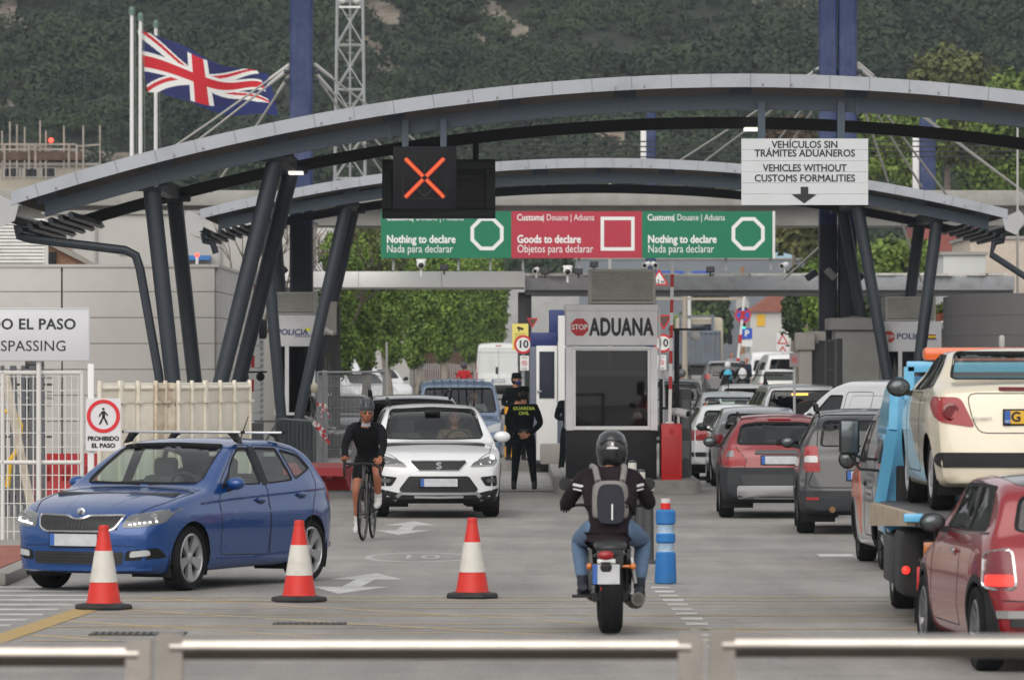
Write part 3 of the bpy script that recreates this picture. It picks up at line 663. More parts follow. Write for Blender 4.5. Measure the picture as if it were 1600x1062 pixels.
# overhead wires
for i in range(4):
    py = 219+i*8; a, b = P(560, py, 150), P(1700, py+1, 150); t = T('overhead_wire', f"{['topmost', 'second', 'third', 'lowest'][i]} of the thin black wires strung behind the signs", 'wire', a, 0, 'overhead wires')
    MB().tube([Vector((0, 0, 0)), (b-a)/2-Vector((0, 0, .04)), b-a], .018, 5).obj('strand', LBLACK, t)
# lattice tower and flagpoles
GALV = mat('galvanised_grey', (.36, .37, .38), .5, metal=.3, var=.1, sc=2)
b = P(547, 560, 235); b.z = 0; t = T('lattice_mast', 'tall grey steel lattice tower behind the left blue mast', 'mast', b); mb = MB(); H_, w0, w1 = 22, .75, .45
for sx in (-1, 1):
    for sy in (-1, 1): mb.cyl((sx*w0, sy*w0, 0), (sx*w1, sy*w1, H_), .055, n=6)
N_ = 12
for k in range(N_):
    za, zb = H_*k/N_, H_*(k+1)/N_; wa, wb = w0+(w1-w0)*k/N_, w0+(w1-w0)*(k+1)/N_
    for s_ in (-1, 1):
        mb.bar((-wa, s_*wa, za), (wb, s_*wb, zb), .04, .04); mb.bar((wa, s_*wa, za), (-wb, s_*wb, zb), .04, .04); mb.bar((-wb, s_*wb, zb), (wb, s_*wb, zb), .04, .04)
        mb.bar((s_*wa, -wa, za), (s_*wb, wb, zb), .04, .04); mb.bar((s_*wb, -wb, zb), (s_*wb, wb, zb), .04, .04)
mb.obj('lattice', GALV, t)
mb = MB(); mb.cyl((0, 0, 0), (0, 0, H_-1), .05, n=6)
for k in range(40): mb.box((0, 0, k*.52+.3), (.3, .03, .03))
mb.obj('ladder', GALV, t)
mb = MB(); mb.box((0, -.5, 16.2), (.9, .1, .08)); mb.sphere((-.3, -.5, 16.5), .17); mb.sphere((.3, -.5, 16.5), .17); mb.obj('antenna', WHITE, t)
for i, (px, pyt, d) in enumerate([(206, 30, 172), (219.5, 40, 176), (243.5, 52, 180)]):
    b = P(px, 560, d); b.z = 0; zt = P(px, pyt, d).z; t = T('flagpole', f"{['left, tallest', 'middle', 'right, shortest'][i]} of the three white flagpoles by the flags", 'flagpole', b, 0, 'white flagpoles')
    MB().cyl((0, 0, 0), (0, 0, zt), .085, .055, 12).obj('pole', WHITE, t); MB().sphere((0, 0, zt+.08), (.09, .09, .12)).cyl((0, 0, zt-.05), (0, 0, zt+.03), .1, n=10).obj('finial', mat('verdigris', (.12, .2, .16), .6), t)
    MB().tube([(.13, -.1, .5), (.16, -.1, zt*.5), (.10, -.05, zt-.1)], .012, 4).obj('halyard', mat('rope', (.2, .2, .19), .8), t)
def flag(name, label, pa, fw, fh, drop, d, painter, mats, nx, nz, shear, amp, curl=0, tp=.5):
    """flying cloth, u along the fly, w down the hoist"""
    o = T(name, label, 'flag', pa); v = []; f = []; mi = []
    L = [[None]*(nz+1) for _ in range(nx+1)]
    for i in range(nx+1):
        for j in range(nz+1):
            u, w = i/nx, j/nz
            x = fw*u+fh*w*shear*(1-u*.3)-.10*fh*math.sin(u*5)*w; z = -fh*w*(1-tp*u)-drop*u**1.05+.12*fh*math.sin(u*7+1)*(u)+.04*math.sin(u*13+w*4)*u
            y = amp*math.sin(u*8.5+w*1.5)*(.25+u)+curl*u*u; z -= curl*.3*u**4*(1-w)
            L[i][j] = len(v); v.append((x, y, z))
    for i in range(nx):
        for j in range(nz):
            f.append((L[i][j], L[i+1][j], L[i+1][j+1], L[i][j+1])); mi.append(painter((i+.5)/nx, (j+.5)/nz))
    link('cloth', v, f, mi, mats, o, smooth=180, fixn=False); return o
def union(u, w):
    X, Y = u*2-1, (w*2-1)*-.5           # 2 : 1 field, X -1..1, Y -.5...5
    if abs(X) < .10 or abs(Y) < .10: return 1
    if abs(X) < .167 or abs(Y) < .167: return 0
    s = math.copysign(1, X*Y); dd = (Y*s*math.copysign(1, X)*1-.5*X*math.copysign(1, X)*1) if 0 else None
    q_ = (abs(Y)-.5*abs(X))/math.sqrt(1.25)          # signed distance from the diagonal
    t_ = q_*(1 if (X > 0) == (Y > 0) else -1)*(1 if X > 0 else -1)
    if 0 < t_ < .067*1.0: return 1
    if abs(q_) < .10: return 0
    return 2
FW, FR, FB = mat('flag_white', (.72, .72, .70), .8), mat('flag_red', sr(190, 28, 40), .8), mat('flag_blue', sr(28, 34, 88), .8)
flag('flag', 'red white and blue union flag flying to the right from the middle pole', P(215, 47, 176), 3.7, 1.92, 1.5, 176, union, [FW, FR, FB], 120, 72, .16, .16)
flag('flag', 'plain dark blue flag flying behind the union flag', P(246, 58, 180), 3.5, 1.85, 1.4, 180, lambda u, w: 0, [mat('flag_navy', sr(30, 44, 104), .8)], 40, 20, .12, .14, 0, .30)
# ------------------------------------------------------------------ hanging signs on the front arch
t = T('lane_signal', 'square black lane signal with lit red cross hanging from the front arch', 'signal', (0, 88.7, 0))
q = lambda px, py: P(px, py, 88.7)
CASE = mat('signal_case', (.009, .009, .011), .7, spec=.2, var=.1, sc=4)
a, b = q(614, 229), q(713, 327); cx_, cz_ = (a.x+b.x)/2, (a.z+b.z)/2
hs_ = MB().box((cx_, .12, cz_), (b.x-a.x, .24, a.z-b.z), bev=.012).obj('housing', CASE, t)
LED = mat('led_lit', (.3, .02, .01), .5, emit=(1, .045, .012), es=.75); LEDO = mat('led_core', (.3, .1, .01), .5, emit=(1, .34, .09), es=.75)
mb = MB(); u = .01; L_ = .0
for sx in (-1, 1):
    for sz in (-1, 1):
        for i in range(13):
            for k in range(3):
                r0 = .035+i*.0215; off = (k-1)*.022
                X = sx*r0-sz*0; Z = sz*r0
                mb.box((cx_+X+off*.7, -.004, cz_+Z-off*.7*sx*sz), (.0135, .008, .0135), m=1 if k == 1 else 0, R=Matrix.Rotation(PI/4, 3, 'Y'))
mb.obj('cross', [LED, LEDO], t)
mb = MB()
for i in range(15): 
    s_ = i*.017
    mb.box((cx_-.12+s_*.5, -.003, cz_-.17-s_*.5), (.009, .004, .009)); mb.box((cx_+.12-s_*.5, -.003, cz_-.17-s_*.5), (.009, .004, .009)); mb.box((cx_, -.003, cz_+.3-i*.038), (.009, .004, .009))
for i in range(28): mb.box((cx_-.34+i*.025, -.003, cz_-.32), (.009, .004, .009))
for i in range(12): mb.box((cx_-.34, -.003, cz_-.32+i*.026), (.009, .004, .009)); mb.box((cx_+.335, -.003, cz_-.32+i*.026), (.009, .004, .009))
mb.obj('unlit_leds', mat('led_off', (.06, .055, .06), .4), t)
for px in (632, 692): MB().box((q(px, 0).x, .75, (q(0, 192).z+a.z)/2+.02), (.1, .1, q(0, 188).z-a.z+.1)).box((q(px, 0).x, .5, a.z+.03), (.08, .6, .05)).obj('hanger', STEEL, t)
t = T('matrix_sign', 'wide unlit black matrix sign behind the lane signal', 'sign', (0, 95.0, 0)); q = lambda px, py: P(px, py, 95.0)
a, b = q(597, 249), q(774, 341)
MB().box(((a.x+b.x)/2, .2, (a.z+b.z)/2), (b.x-a.x, .32, a.z-b.z), bev=.015).obj('housing', mat('matrix_case', (.008, .010, .011), .5), t)
mb = MB(); w_ = b.x-a.x; h_ = a.z-b.z; cxm, czm = (a.x+b.x)/2, (a.z+b.z)/2
mb.box((cxm, .03, a.z-.08), (w_, .06, .16), bev=.01); mb.box((cxm, .03, b.z+.08), (w_, .06, .16), bev=.01); mb.box((a.x+.08, .028, czm), (.16, .06, h_-.33)); mb.box((b.x-.08, .028, czm), (.16, .06, h_-.33)); mb.obj('frame', mat('matrix_frame', (.012, .016, .017), .45), t)
mb = MB()
for i in range(5): mb.box((cxm, .036, b.z+.24+i*.115), (w_-.4, .004, .03))
mb.obj('pixel_rows', mat('matrix_rows', (.03, .022, .014), .5), t)
MB().box((q(743, 0).x, .75, (q(0, 205).z+a.z)/2), (.1, .1, q(0, 203).z-a.z)).box((q(743, 0).x, .5, a.z+.02), (.1, .6, .06)).obj('hanger', BLKSTEEL, t)
t = T('overhead_sign', 'white overhead sign for vehicles without customs formalities, arrow down', 'sign', (0, 88.6, 0)); q = lambda px, py: P(px, py, 88.6)
a, b = q(1158.5, 216.5), q(1356.5, 320.5); cx_ = (a.x+b.x)/2
mb = MB(); n = 6; k = (a.z-b.z)/n
for i in range(n): mb.box((cx_, .02, a.z-k*(i+.5)), (b.x-a.x, .04, k-.004))
pn = mb.obj('panel', mat('sign_white', (.58, .60, .62), .5, var=.03, sc=2, dirt=.2, dcol=(.45, .45, .43)), t)
u = 88.6/FOC; zt = lambda py: CAMZ-(py-HORY)*u
for i, (s_, py, w_) in enumerate((('VEHÍCULOS SIN', 226.5, 103), ('TRÁMITES ADUANEROS', 240, 157), ('VEHICLES WITHOUT', 263, 131), ('CUSTOMS FORMALITIES', 279, 157))):
    o = text(s_, 15.6*u, (cx_, -.003, zt(py)), LBLACK, pn, bold=.0035); o.scale.x = w_*u/o.dimensions.x if o.dimensions.x else 1
mb = MB(); xx = lambda px: (px-800)*u
mb.add([(xx(1251), -.004, zt(292)), (xx(1263), -.004, zt(292)), (xx(1263), -.004, zt(303)), (xx(1276), -.004, zt(304)), (xx(1256.5), -.004, zt(318)), (xx(1237), -.004, zt(304)), (xx(1251), -.004, zt(303))], [(0, 6, 5, 4, 3, 2, 1)]); mb.obj('arrow', LBLACK, pn, smooth=None)
for px in (1193.5, 1319): MB().box((q(px, 0).x, .85, (q(0, 160).z+a.z)/2-.1), (.115, .1, q(0, 160).z-a.z+.3)).box((q(px, 0).x, .42, a.z-.25), (.1, .8, .06)).obj('hanger', STEEL, t)
# ------------------------------------------------------------------ customs booth
BW = mat('booth_white', (.80, .80, .82), .5, var=.05, sc=1.5, dirt=.3, dcol=(.42, .41, .38), grime=2.5); BBLK = mat('booth_black', (.012, .013, .015), .55, spec=.25, var=.15, sc=2); LOUV = mat('louvre_beige', (.45, .44, .40), .6, var=.08, sc=2, dirt=.3)
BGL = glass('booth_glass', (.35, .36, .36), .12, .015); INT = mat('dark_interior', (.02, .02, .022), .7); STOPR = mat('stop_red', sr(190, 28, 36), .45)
def louvre(mb_name, x0, x1, z0, z1, y0, y1, n, par):
    mb = MB(); mb.box(((x0+x1)/2, (y0+y1)/2+.02, (z0+z1)/2), (x1-x0-.08, y1-y0-.1, z1-z0-.04))
    for x in (x0+.025, x1-.025): mb.box((x, (y0+y1)/2, (z0+z1)/2), (.05, y1-y0, z1-z0), bev=.008)
    mb.box(((x0+x1)/2, (y0+y1)/2, z1-.02), (x1-x0-.1, y1-y0-.006, .04)); mb.box(((x0+x1)/2, (y0+y1)/2, z0+.02), (x1-x0-.1, y1-y0-.006, .04))
    k = (z1-z0-.1)/n
    for i in range(n): mb.box(((x0+x1)/2, y0+.035, z0+.05+k*(i+.5)), (x1-x0-.1, .05, k*.75), R=Matrix.Rotation(-.55, 3, 'X'))
    return mb.obj(mb_name, LOUV, par)
def octagon(cx, cz, R, y=-.004):
    return [(cx+R*math.cos((k+.5)*PI/4), cz+R*math.sin((k+.5)*PI/4)) for k in range(8)]
D = 95.6; u = D/FOC; X = lambda px: (px-800)*u; Z = lambda py: CAMZ-(py-HORY)*u
t = T('customs_booth', 'white customs booth with large window, black base and octagonal stop mark', 'booth', (0, D, 0))
x0, x1 = X(884.5), X(1027.5); w = x1-x0; cx_ = (x0+x1)/2; dep = 2.6
mb = MB()   # base walls: black skirt
mb.box((cx_, dep/2, (.2+Z(672))/2), (w-.03, dep-.03, Z(672)-.2), bev=.01); mb.obj('base', BBLK, t)
mb = MB()
wz0, wz1 = Z(672), Z(542)
mb.box((x0+.06, .06, (wz0+wz1)/2), (.12, .12, wz1-wz0)); mb.box((x1-.06, .06, (wz0+wz1)/2), (.12, .12, wz1-wz0))
mb.box((x0+.06, dep-.06, (wz0+wz1)/2), (.12, .12, wz1-wz0)); mb.box((x1-.06, dep-.06, (wz0+wz1)/2), (.12, .12, wz1-wz0))
mb.box((cx_, .06, wz0+.035), (w-.24, .115, .07)); mb.box((cx_, .06, wz1-.03), (w-.24, .115, .06))
for x in (x0+.04, x1-.04): mb.box((x, dep/2, wz0+.25), (.05, dep-.24, .5)); mb.box((x, dep/2, wz1-.05), (.05, dep-.24, .1)); mb.box((x, dep*.55, (wz0+wz1)/2), (.055, .1, wz1-wz0))
mb.obj('wall', BW, t)
mb = MB(); mb.box((cx_, .08, (wz0+wz1)/2), (w-.24, .012, wz1-wz0-.1)); mb.obj('window', BGL, t)
for x in (x0+.04, x1-.04): MB().box((x, dep/2, (wz0+wz1)/2), (.012, dep-.3, wz1-wz0-.1)).obj('side_window', BGL, t)
fm = MB(); iw0, iw1 = X(897.5), X(1014)
for (ax, az, bx, bz) in ((iw0, Z(671), iw1, Z(667.5)), (iw0, Z(545.5), iw1, Z(541.5))): fm.box(((ax+bx)/2, -.012, (az+bz)/2), (bx-ax+.06, .03, .045), bev=.008)
for x in (iw0, iw1): fm.box((x, -.0115, (wz0+wz1)/2+.0), (.045, .028, Z(545.5)-Z(668)-.01), bev=.008)
fm.obj('window_frame', mat('frame_alu', (.80, .80, .79), .4), t)
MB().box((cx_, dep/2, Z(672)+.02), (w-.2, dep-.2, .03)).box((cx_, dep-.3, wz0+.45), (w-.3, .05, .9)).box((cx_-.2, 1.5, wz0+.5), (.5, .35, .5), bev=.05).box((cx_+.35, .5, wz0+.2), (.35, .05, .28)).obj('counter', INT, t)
mb = MB(); mb.box((cx_, dep/2, (Z(537.5)+Z(487))/2), (w, dep, Z(487)-Z(541)), bev=.01); mb.box((cx_, dep/2, (Z(487)+Z(475.5))/2+.002), (w+.03, dep+.04, Z(475.5)-Z(487)), bev=.02); hd = mb.obj('header', BW, t)
MB().prism(octagon(X(905.5), Z(511), 14.6*u), -.008, 0.0).obj('stop_mark', STOPR, hd); text('STOP', 11.5*u, (X(905.5), -.010, Z(511.3)), LWHITE, hd, bold=.004, sx=.9)
o = text('ADUANA', 38*u, (X(971), -.006, Z(512)), LBLACK, hd, bold=.018, spacing=1.06); o.scale.x = 101*u/o.dimensions.x
louvre('cooler_louvre', X(920.5), X(1025), Z(474), Z(420), .25, 1.6, 17, t)
MB().tube([(x1+.03, .1, Z(480)), (x1+.04, .1, Z(560)), (x1+.02, .1, Z(580))], .02, 6).obj('conduit', BW, t)
# red barrier with raised arm on the island
def barrier(label, px, base_y, w_, h_, d, arm_top, arm_w, zb, mcab, arm_len):
    u = d/FOC; b = Vector(((px-800)*u, d, zb)); t = T('barrier_gate', label, 'barrier', b)
    MB().box((0, .17, h_/2), (w_, .34, h_), bev=.015).obj('cabinet', mcab, t)
    MB().box((0, -.003, h_*.42), (w_*.8, .01, h_*.72), bev=.004).cyl((0, -.012, h_*.86), (0, 0.0, h_*.86), .05, n=14).obj('door', mat('cab_door_'+mcab.name, tuple(c*.8 for c in mcab.node_tree.nodes['Principled BSDF'].inputs[0].default_value[:3]), .5), t)
    a = Vector(((arm_top[0]-px)*u, .3, CAMZ-(arm_top[1]-HORY)*u-zb)); s_ = Vector(((arm_top[2]-px)*u, .3, h_*.93)); mb = MB(); n = 13
    for i in range(n):
        pa, pb = s_.lerp(a, i/n), s_.lerp(a, (i+1)/n); mb.bar(pa, pb, .055, arm_w, 1 if i % 2 and i > 2 else 0)
    mb.obj('arm', [WHITE, mat('arm_red', sr(186, 30, 36), .5)], t); MB().box((s_.x, .3, h_*.93), (.14, .12, .2), bev=.02).obj('arm_mount', WHITE, t); return t
REDC = mat('barrier_red', sr(196, 26, 24), .45, var=.05, sc=3, dirt=.2)
barrier('red barrier cabinet with striped arm raised, right of the customs booth', 1049.5, 757, .345, .95, 95.3, (1051.5, 408, 1047), .10, .21, REDC, 3)
barrier('grey barrier cabinet with striped arm raised beside the beige building', 399, 770, .26, 1.15, 97.5, (398, 425, 391), .085, .0, mat('cab_grey', (.09, .095, .1), .5), 3)
# traffic lamp pair, ticket post, camera pole beside the red barrier
def P0(px, zb, d): return Vector(((px-800)/FOC*d, d, zb))
t = T('lane_traffic_light', 'small unlit black two lamp traffic light above the red barrier cabinet', 'traffic light', P0(1049, 1.0, 95.9)); mb = MB(); mb.box((0, 0, .62), (.2, .16, .4), bev=.03)
for k in (.52, .72): mb.cyl((0, -.16, k), (0, -.08, k), .075, n=12, cap=False)
mb.cyl((0, .03, .1), (0, .03, .5), .035); mb.obj('housing', BBLK, t); mb = MB()
for k in (.52, .72): mb.cyl((0, -.10, k), (0, -.09, k), .07, n=12)
mb.obj('lens', mat('dark_lens', (.03, .012, .012), .15), t)
t = T('security_camera', 'white tube camera beside the small black traffic light', 'camera', P0(1060, 1.35, 95.8)); tube_cam(t, (0, 0, 0), .9)
t = T('ticket_machine', 'tall slim dark grey ticket machine right of the red barrier', 'ticket machine', P0(1071, .2, 97.2)); MB().box((0, .1, .78), (.2, .5, 1.5), bev=.02).obj('housing', mat('machine_grey', (.075, .08, .085), .5, dirt=.2), t); MB().box((-.0, -.155, 1.1), (.12, .012, .5)).box((0, -.155, .5), (.13, .012, .3)).obj('panel', mat('machine_panel', (.16, .17, .18), .4), t)
t = T('camera_pole', 'thin black pole with a dome camera arm behind the striped barrier arm', 'pole', P0(1057.5, .2, 97.6)); MB().cyl((0, 0, 0), (0, 0, 2.55), .045).box((.17, 0, 2.55), (.62, .06, .04)).obj('pole', BLKSTEEL, t); MB().sphere((.32, 0, 2.44), .09).obj('camera_dome', WHITE, t)
t = T('delineator_pole', 'black square pole behind the red barrier with a hinge arm', 'pole', P0(1033, .2, 97.4)); MB().box((0, 0, .85), (.06, .06, 1.7)).box((.1, 0, 1.2), (.2, .04, .04)).obj('pole', BLKSTEEL, t)
# second booth, blue and white, behind the left of the customs booth
D2 = 112; u2 = D2/FOC; X2 = lambda px: (px-800)*u2; Z2 = lambda py: CAMZ-(py-HORY)*u2
t = T('blue_booth', 'blue and white booth with half glazed door behind the customs booth', 'booth', (0, D2, 0)); BB = mat('booth_blue', sr(34, 48, 104), .5, var=.08, sc=2)
x0, x1 = X2(828), X2(905); mb = MB(); mb.box(((x0+x1)/2, 1.4, (.2+Z2(541))/2), (x1-x0, 2.6, Z2(541)-.2), bev=.02); mb.obj('wall', mat('booth_bluegrey', (.12, .14, .19), .5, var=.08, sc=2), t)
MB().box((X2(850), 1.2, Z2(530)), (.53, 2.2, .27), bev=.01).obj('roof_edge', BB, t); MB().box((X2(871.5), 1.5, Z2(508)), (.32, 1.5, .62), bev=.01).obj('roof_unit', BB, t)
d0, d1 = X2(838), X2(871); dr = MB().box(((d0+d1)/2, .07, (.25+Z2(540))/2), (d1-d0, .05, Z2(540)-.25), bev=.01).obj('door', WHITE, t)
MB().box(((d0+d1)/2, .04, (Z2(549)+Z2(622))/2), (d1-d0-.12, .02, Z2(549)-Z2(622))).obj('pane', mat('pane_dark', (.02, .025, .04), .05), dr); MB().box((d0+.06, .02, Z2(611)), (.09, .04, .03)).obj('handle', GALV, dr)
MB().box((X2(878), .1, (Z2(493)+Z2(627))/2), (.15, .5, Z2(493)-Z2(627))).obj('side_panel', WHITE, t)
t = T('concrete_block', 'low concrete block at the foot of the blue booth door', 'block', P0(864, .2, 110.5)); MB().box((0, 0, .2), (.5, .5, .4), bev=.03).obj('block', CONC, t)
# flat canopy column signs
def disc_sign(px, py, d, rpx, label, paint, name='road_sign', post=None, z0=.2):
    u = d/FOC; c = Vector(((px-800)*u, d, CAMZ-(py-HORY)*u)); t = T(name, label, 'sign', (c.x, d, 0)); r = rpx*u
    MB().lathe([(r, 0), (r, .02)], (0, 0, c.z), 28, R=Matrix.Rotation(PI/2, 3, 'X')).obj('plate', mat('sign_ring_red', sr(200, 30, 36), .4), t)
    MB().lathe([(r*.76, 0.012), (r*.76, .024)], (0, 0, c.z), 28, R=Matrix.Rotation(PI/2, 3, 'X')).obj('face', WHITE, t)
    if post: MB().cyl((0, .06, z0), (0, .06, c.z+r), .035).obj('post', GALV, t)
    paint(t, c.z, r); return t
def ten(t, z, r): o = text('10', r*1.15, (0, -.027, z), LBLACK, t, bold=r*.035)
disc_sign(817.5, 538, 118, 14.5, 'round red ringed speed limit sign left of the customs booth', ten, post=1)
disc_sign(1036, 536, 118, 14.5, 'round red ringed speed limit sign half hidden behind the striped arm', ten, post=1)
def small_plate(px, py, w, h, d, label, face, z0=.2, m=None, post=True):
    u = d/FOC; c = Vector(((px-800)*u, d, CAMZ-(py-HORY)*u)); t = T('sign_plate', label, 'sign', (c.x, d, 0))
    p = MB().box((0, 0, c.z), (w*u, .02, h*u)).obj('plate', m or WHITE, t)
    if post: MB().cyl((0, .05, z0), (0, .05, c.z+h*u/2), .03).obj('post', GALV, t)
    face(t, c.z, w*u, h*u); return t
def nosmoke(t, z, w, h):
    mb = MB(); r = w*.28
    mb.lathe([(r, 0), (r, .006), (r*.78, .006), (r*.78, 0)], (0, -.011, z), 20, R=Matrix.Rotation(PI/2, 3, 'X'), cap=False); mb.box((0, -.013, z), (r*1.7, .004, r*.2), R=Matrix.Rotation(.7, 3, 'Y')); mb.obj('symbol', mat('sign_ring_red', (1, 0, 0)), t)
    mb = MB(); mb.box((0, -.012, z), (r*.9, .003, r*.25)); mb.obj('cigarette', LBLACK, t)
    mb = MB()
    for k in (.40, .33, -.36, -.42): mb.box((0, -.011, z+h*k), (w*.6, .003, h*.03))
    mb.obj('small_print', mat('print_grey', (.25, .2, .2), .6), t)
small_plate(819.5, 567, 14, 23, 117.8, 'small white no smoking plate under the left speed limit sign', nosmoke, post=False)
small_plate(1034, 566, 14, 23, 117.8, 'small white no smoking plate under the speed limit sign behind the striped arm', nosmoke, post=False)
small_plate(1241.5, 562, 16, 22, 118, 'grey no smoking plate on a pole in front of the white cars', nosmoke, 0, mat('plate_grey', (.20, .18, .18), .6))
def cctv(t, z, w, h):
    mb = MB(); mb.box((0, -.012, z+h*.32), (w*.4, .004, h*.09), R=Matrix.Rotation(.3, 3, 'Y')); mb.box((-.03, -.012, z+h*.25), (w*.08, .004, h*.1)); mb.obj('symbol', LBLACK, t); mb = MB()
    for i in range(6): mb.box((0, -.012, z+h*(.12-.07*i)), (w*.7, .003, h*.02))
    mb.obj('small_print', mat('print_brown', (.25, .2, .08), .6), t)
small_plate(813, 526, 25, 41, 118.6, 'pale yellow camera surveillance plate behind the left speed limit sign', cctv, m=mat('pale_yellow', sr(226, 212, 110), .6), post=False)
def tri_sign(px, py, d, r, label, up=True, m=None, txt=None):
    u = d/FOC; c = Vector(((px-800)*u, d, CAMZ-(py-HORY)*u)); t = T('warning_sign', label, 'sign', (c.x, d, 0)); R_ = r*u; s_ = 1 if up else -1
    tri = lambda k: rnd([(-R_*k, -R_*.58*k*s_), (R_*k, -R_*.58*k*s_), (0, R_*1.15*k*s_)], R_*.15, 3)
    MB().prism(tri(1), 0, .02, c=(0, 0, c.z)).obj('plate', mat('sign_ring_red', (1, 0, 0)), t); MB().prism(tri(.72), -.006, 0, c=(0, 0, c.z)).obj('face', m or WHITE, t)
    if txt: text(txt, R_*.5, (0, -.009, c.z-R_*.2), LBLACK, t, bold=.003)
    return t
tri_sign(1030, 437, 121, 15, 'triangular height warning sign right of the big louvred cooler', txt="4.2 m")
tri_sign(832, 502, 121, 9, 'brown triangular sign back beside the flat canopy post', False, mat('sign_back', (.12, .06, .05), .7))
tri_sign(1037, 500, 122, 14, 'dark give way sign seen behind the striped barrier arm', False, mat('sign_back', (.12, .06, .05), .7))
# police booths
POLB = mat('police_blue', sr(34, 48, 120), .5)
def police(label, pxa, pxb, pyl, pys, pyw, d, stop, right):
    u = d/FOC; X = lambda px: (px-800)*u; Z = lambda py: CAMZ-(py-HORY)*u; t = T('police_booth', label, 'booth', (0, d, 0)); x0, x1 = X(pxa), X(pxb); cx_, w = (x0+x1)/2, x1-x0
    MB().box((cx_, 1.4, (Z(pys)+Z(pyw))/2), (w, 2.8, Z(pys)-Z(pyw)), bev=.01).obj('header', BW, t)
    MB().box((cx_, 1.4, (.15+.95)/2), (w-.04, 2.7, .8)).obj('base', BBLK, t)
    mb = MB(); h0, h1 = .95, Z(pyw)
    for x in (x0+.05, x1-.05, x0+w*.30): mb.box((x, .06, (h0+h1)/2), (.09, .1, h1-h0))
    for x in (x0+.05, x1-.05): mb.box((x, 2.6, (h0+h1)/2), (.09, .1, h1-h0))
    mb.box((cx_, .06, h0+.03), (w-.2, .09, .06)); mb.obj('window_frame', BW, t)
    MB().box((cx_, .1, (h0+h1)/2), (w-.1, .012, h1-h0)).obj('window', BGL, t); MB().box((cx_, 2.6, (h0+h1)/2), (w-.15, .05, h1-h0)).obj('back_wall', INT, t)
    louvre('cooler_louvre', x0+.08 if right else x0, x1-.12 if right else x1, Z(pys)+.01, Z(pyl), .15, 1.6, 11, t)
    hz = (Z(pys)+Z(pyw))/2
    if stop:
        MB().prism(octagon(X(1389), Z(526), 9.5*u), -.008, 0).obj('stop_mark', STOPR, t); text('STOP', 7.5*u, (X(1389), -.010, Z(526.2)), LWHITE, t, bold=.003, sx=.85)
        text('POLICIA', 13*u, (X(1401), -.006, Z(525.5)), POLB, t, bold=.004, align='LEFT', sx=1.05); text('NACIONAL', 5.8*u, (X(1429), -.006, Z(530)), POLB, t, align='LEFT', sx=1.2)
        mb = MB()
        for i, mm in enumerate((0, 1, 0)): mb.box((X(1454), -.004, Z(523.5+i*2.4)), (16*u, .006, 2.3*u), mm)
        mb.obj('flag_stripe', [mat('stripe_red', sr(190, 60, 40), .5), mat('stripe_yellow', sr(236, 180, 60), .5)], t)
    else:
        text('POLICIA', 13*u, (X(432), -.006, Z(519)), POLB, t, bold=.004, align='LEFT', sx=1.02, shear=.1); text('NACIONAL', 6*u, (X(461), -.006, Z(525)), POLB, t, align='LEFT', sx=1.1)
        MB().box((X(480), -.004, Z(515)), (10*u, .006, 4*u)).obj('flag_stripe', mat('stripe_yellow', (1, 1, 0)), t)
    return t
police('white police booth left of the road with beige louvred cooler on top', 429, 493, 456, 492, 541, 131, False, False)
police('white police booth right of the road with stop mark and striped emblem', 1379, 1471, 463, 502, 549, 131, True, True)
# ------------------------------------------------------------------ left: panelled building and what stands behind it
PANEL = mat('beige_panel', (.56, .54, .51), .6, var=.05, sc=.6, dirt=.25, dcol=(.33, .31, .28), grime=1)
t = T('panelled_building', 'beige panel clad low building behind the left fence', 'building', (-5.2, 100, 0)); H_ = 3.88
MB().box((-6.02, 9.53, H_/2-.04), (12, 19, H_-.1)).obj('wall', mat('panel_backing', (.12, .115, .11), .8), t)
mb = MB(); zs = [-.02, .5, .96, 1.42, 1.88, 2.03, 2.49, 2.95, 3.43, 3.88]; zs = [H_-.455*i for i in range(9)][::-1]
for za, zb in zip(zs[:-1], zs[1:]):
    for xa, xb in ((-2.70, -.02), (-5.4, -2.72), (-8.1, -5.42), (-11.9, -8.12)):
        if xa == -5.4 and za < 2.2: xb = -3.35; 
        mb.box(((xa+xb)/2, 0, (za+zb)/2), (xb-xa-.012, .05, zb-za-.012))
        if xa == -5.4 and za < 2.2: mb.box((-2.87, 0, (za+zb)/2), (.3, .05, zb-za-.012))
    for k in range(7): mb.box((0, .05+2.7*k+1.35, (za+zb)/2), (.05, 2.69, zb-za-.012))
mb.obj('cladding', PANEL, t)
w_ = MB().box((-3.16, .02, 1.75), (.62, .06, .8)).obj('window', mat('window_dark', (.012, .014, .016), .2), t); mb = MB()
for i in range(6): mb.box((-3.16, -.02, 1.44+i*.12), (.6, .03, .035))
mb.obj('window_bar', mat('bar_grey', (.25, .25, .26), .5), w_)
mb = MB()
for i in range(16): mb.box((.035, 17.3, .9+i*.12), (.03, .9, .07), R=Matrix.Rotation(.5, 3, 'Y'))
mb.obj('louvre', mat('louvre_grey', (.3, .31, .32), .5), t)
MB().box((-6, 9.5, H_+.0), (12.1, 19.1, .05)).obj('roof_edge', mat('roof_trim', (.5, .48, .45), .6), t)
t = T('wall_lamp', 'black lantern on the corner of the beige panelled building', 'lamp', (-5.1, 116.5, 2.85)); MB().box((0, 0, 0), (.16, .2, .4), bev=.05).obj('housing', BBLK, t)
t = T('security_camera', 'twin dome camera bracket on the left striped barrier', 'camera', P0(394, 1.9, 97)); MB().box((0, 0, .12), (.5, .04, .03)).sphere((-.13, 0, .04), .075).sphere((.14, 0, .04), .075).obj('dome', BBLK, t)
LO = mat('white_louvre', (.60, .60, .58), .6, var=.05, sc=1, dirt=.25)
t = T('rooftop_screen', 'white louvred plant screen on the roof at the far left', 'screen', (0, 112, 0)); u = 112/FOC; X = lambda px: (px-800)*u; Z = lambda py: CAMZ-(py-HORY)*u
mb = MB()
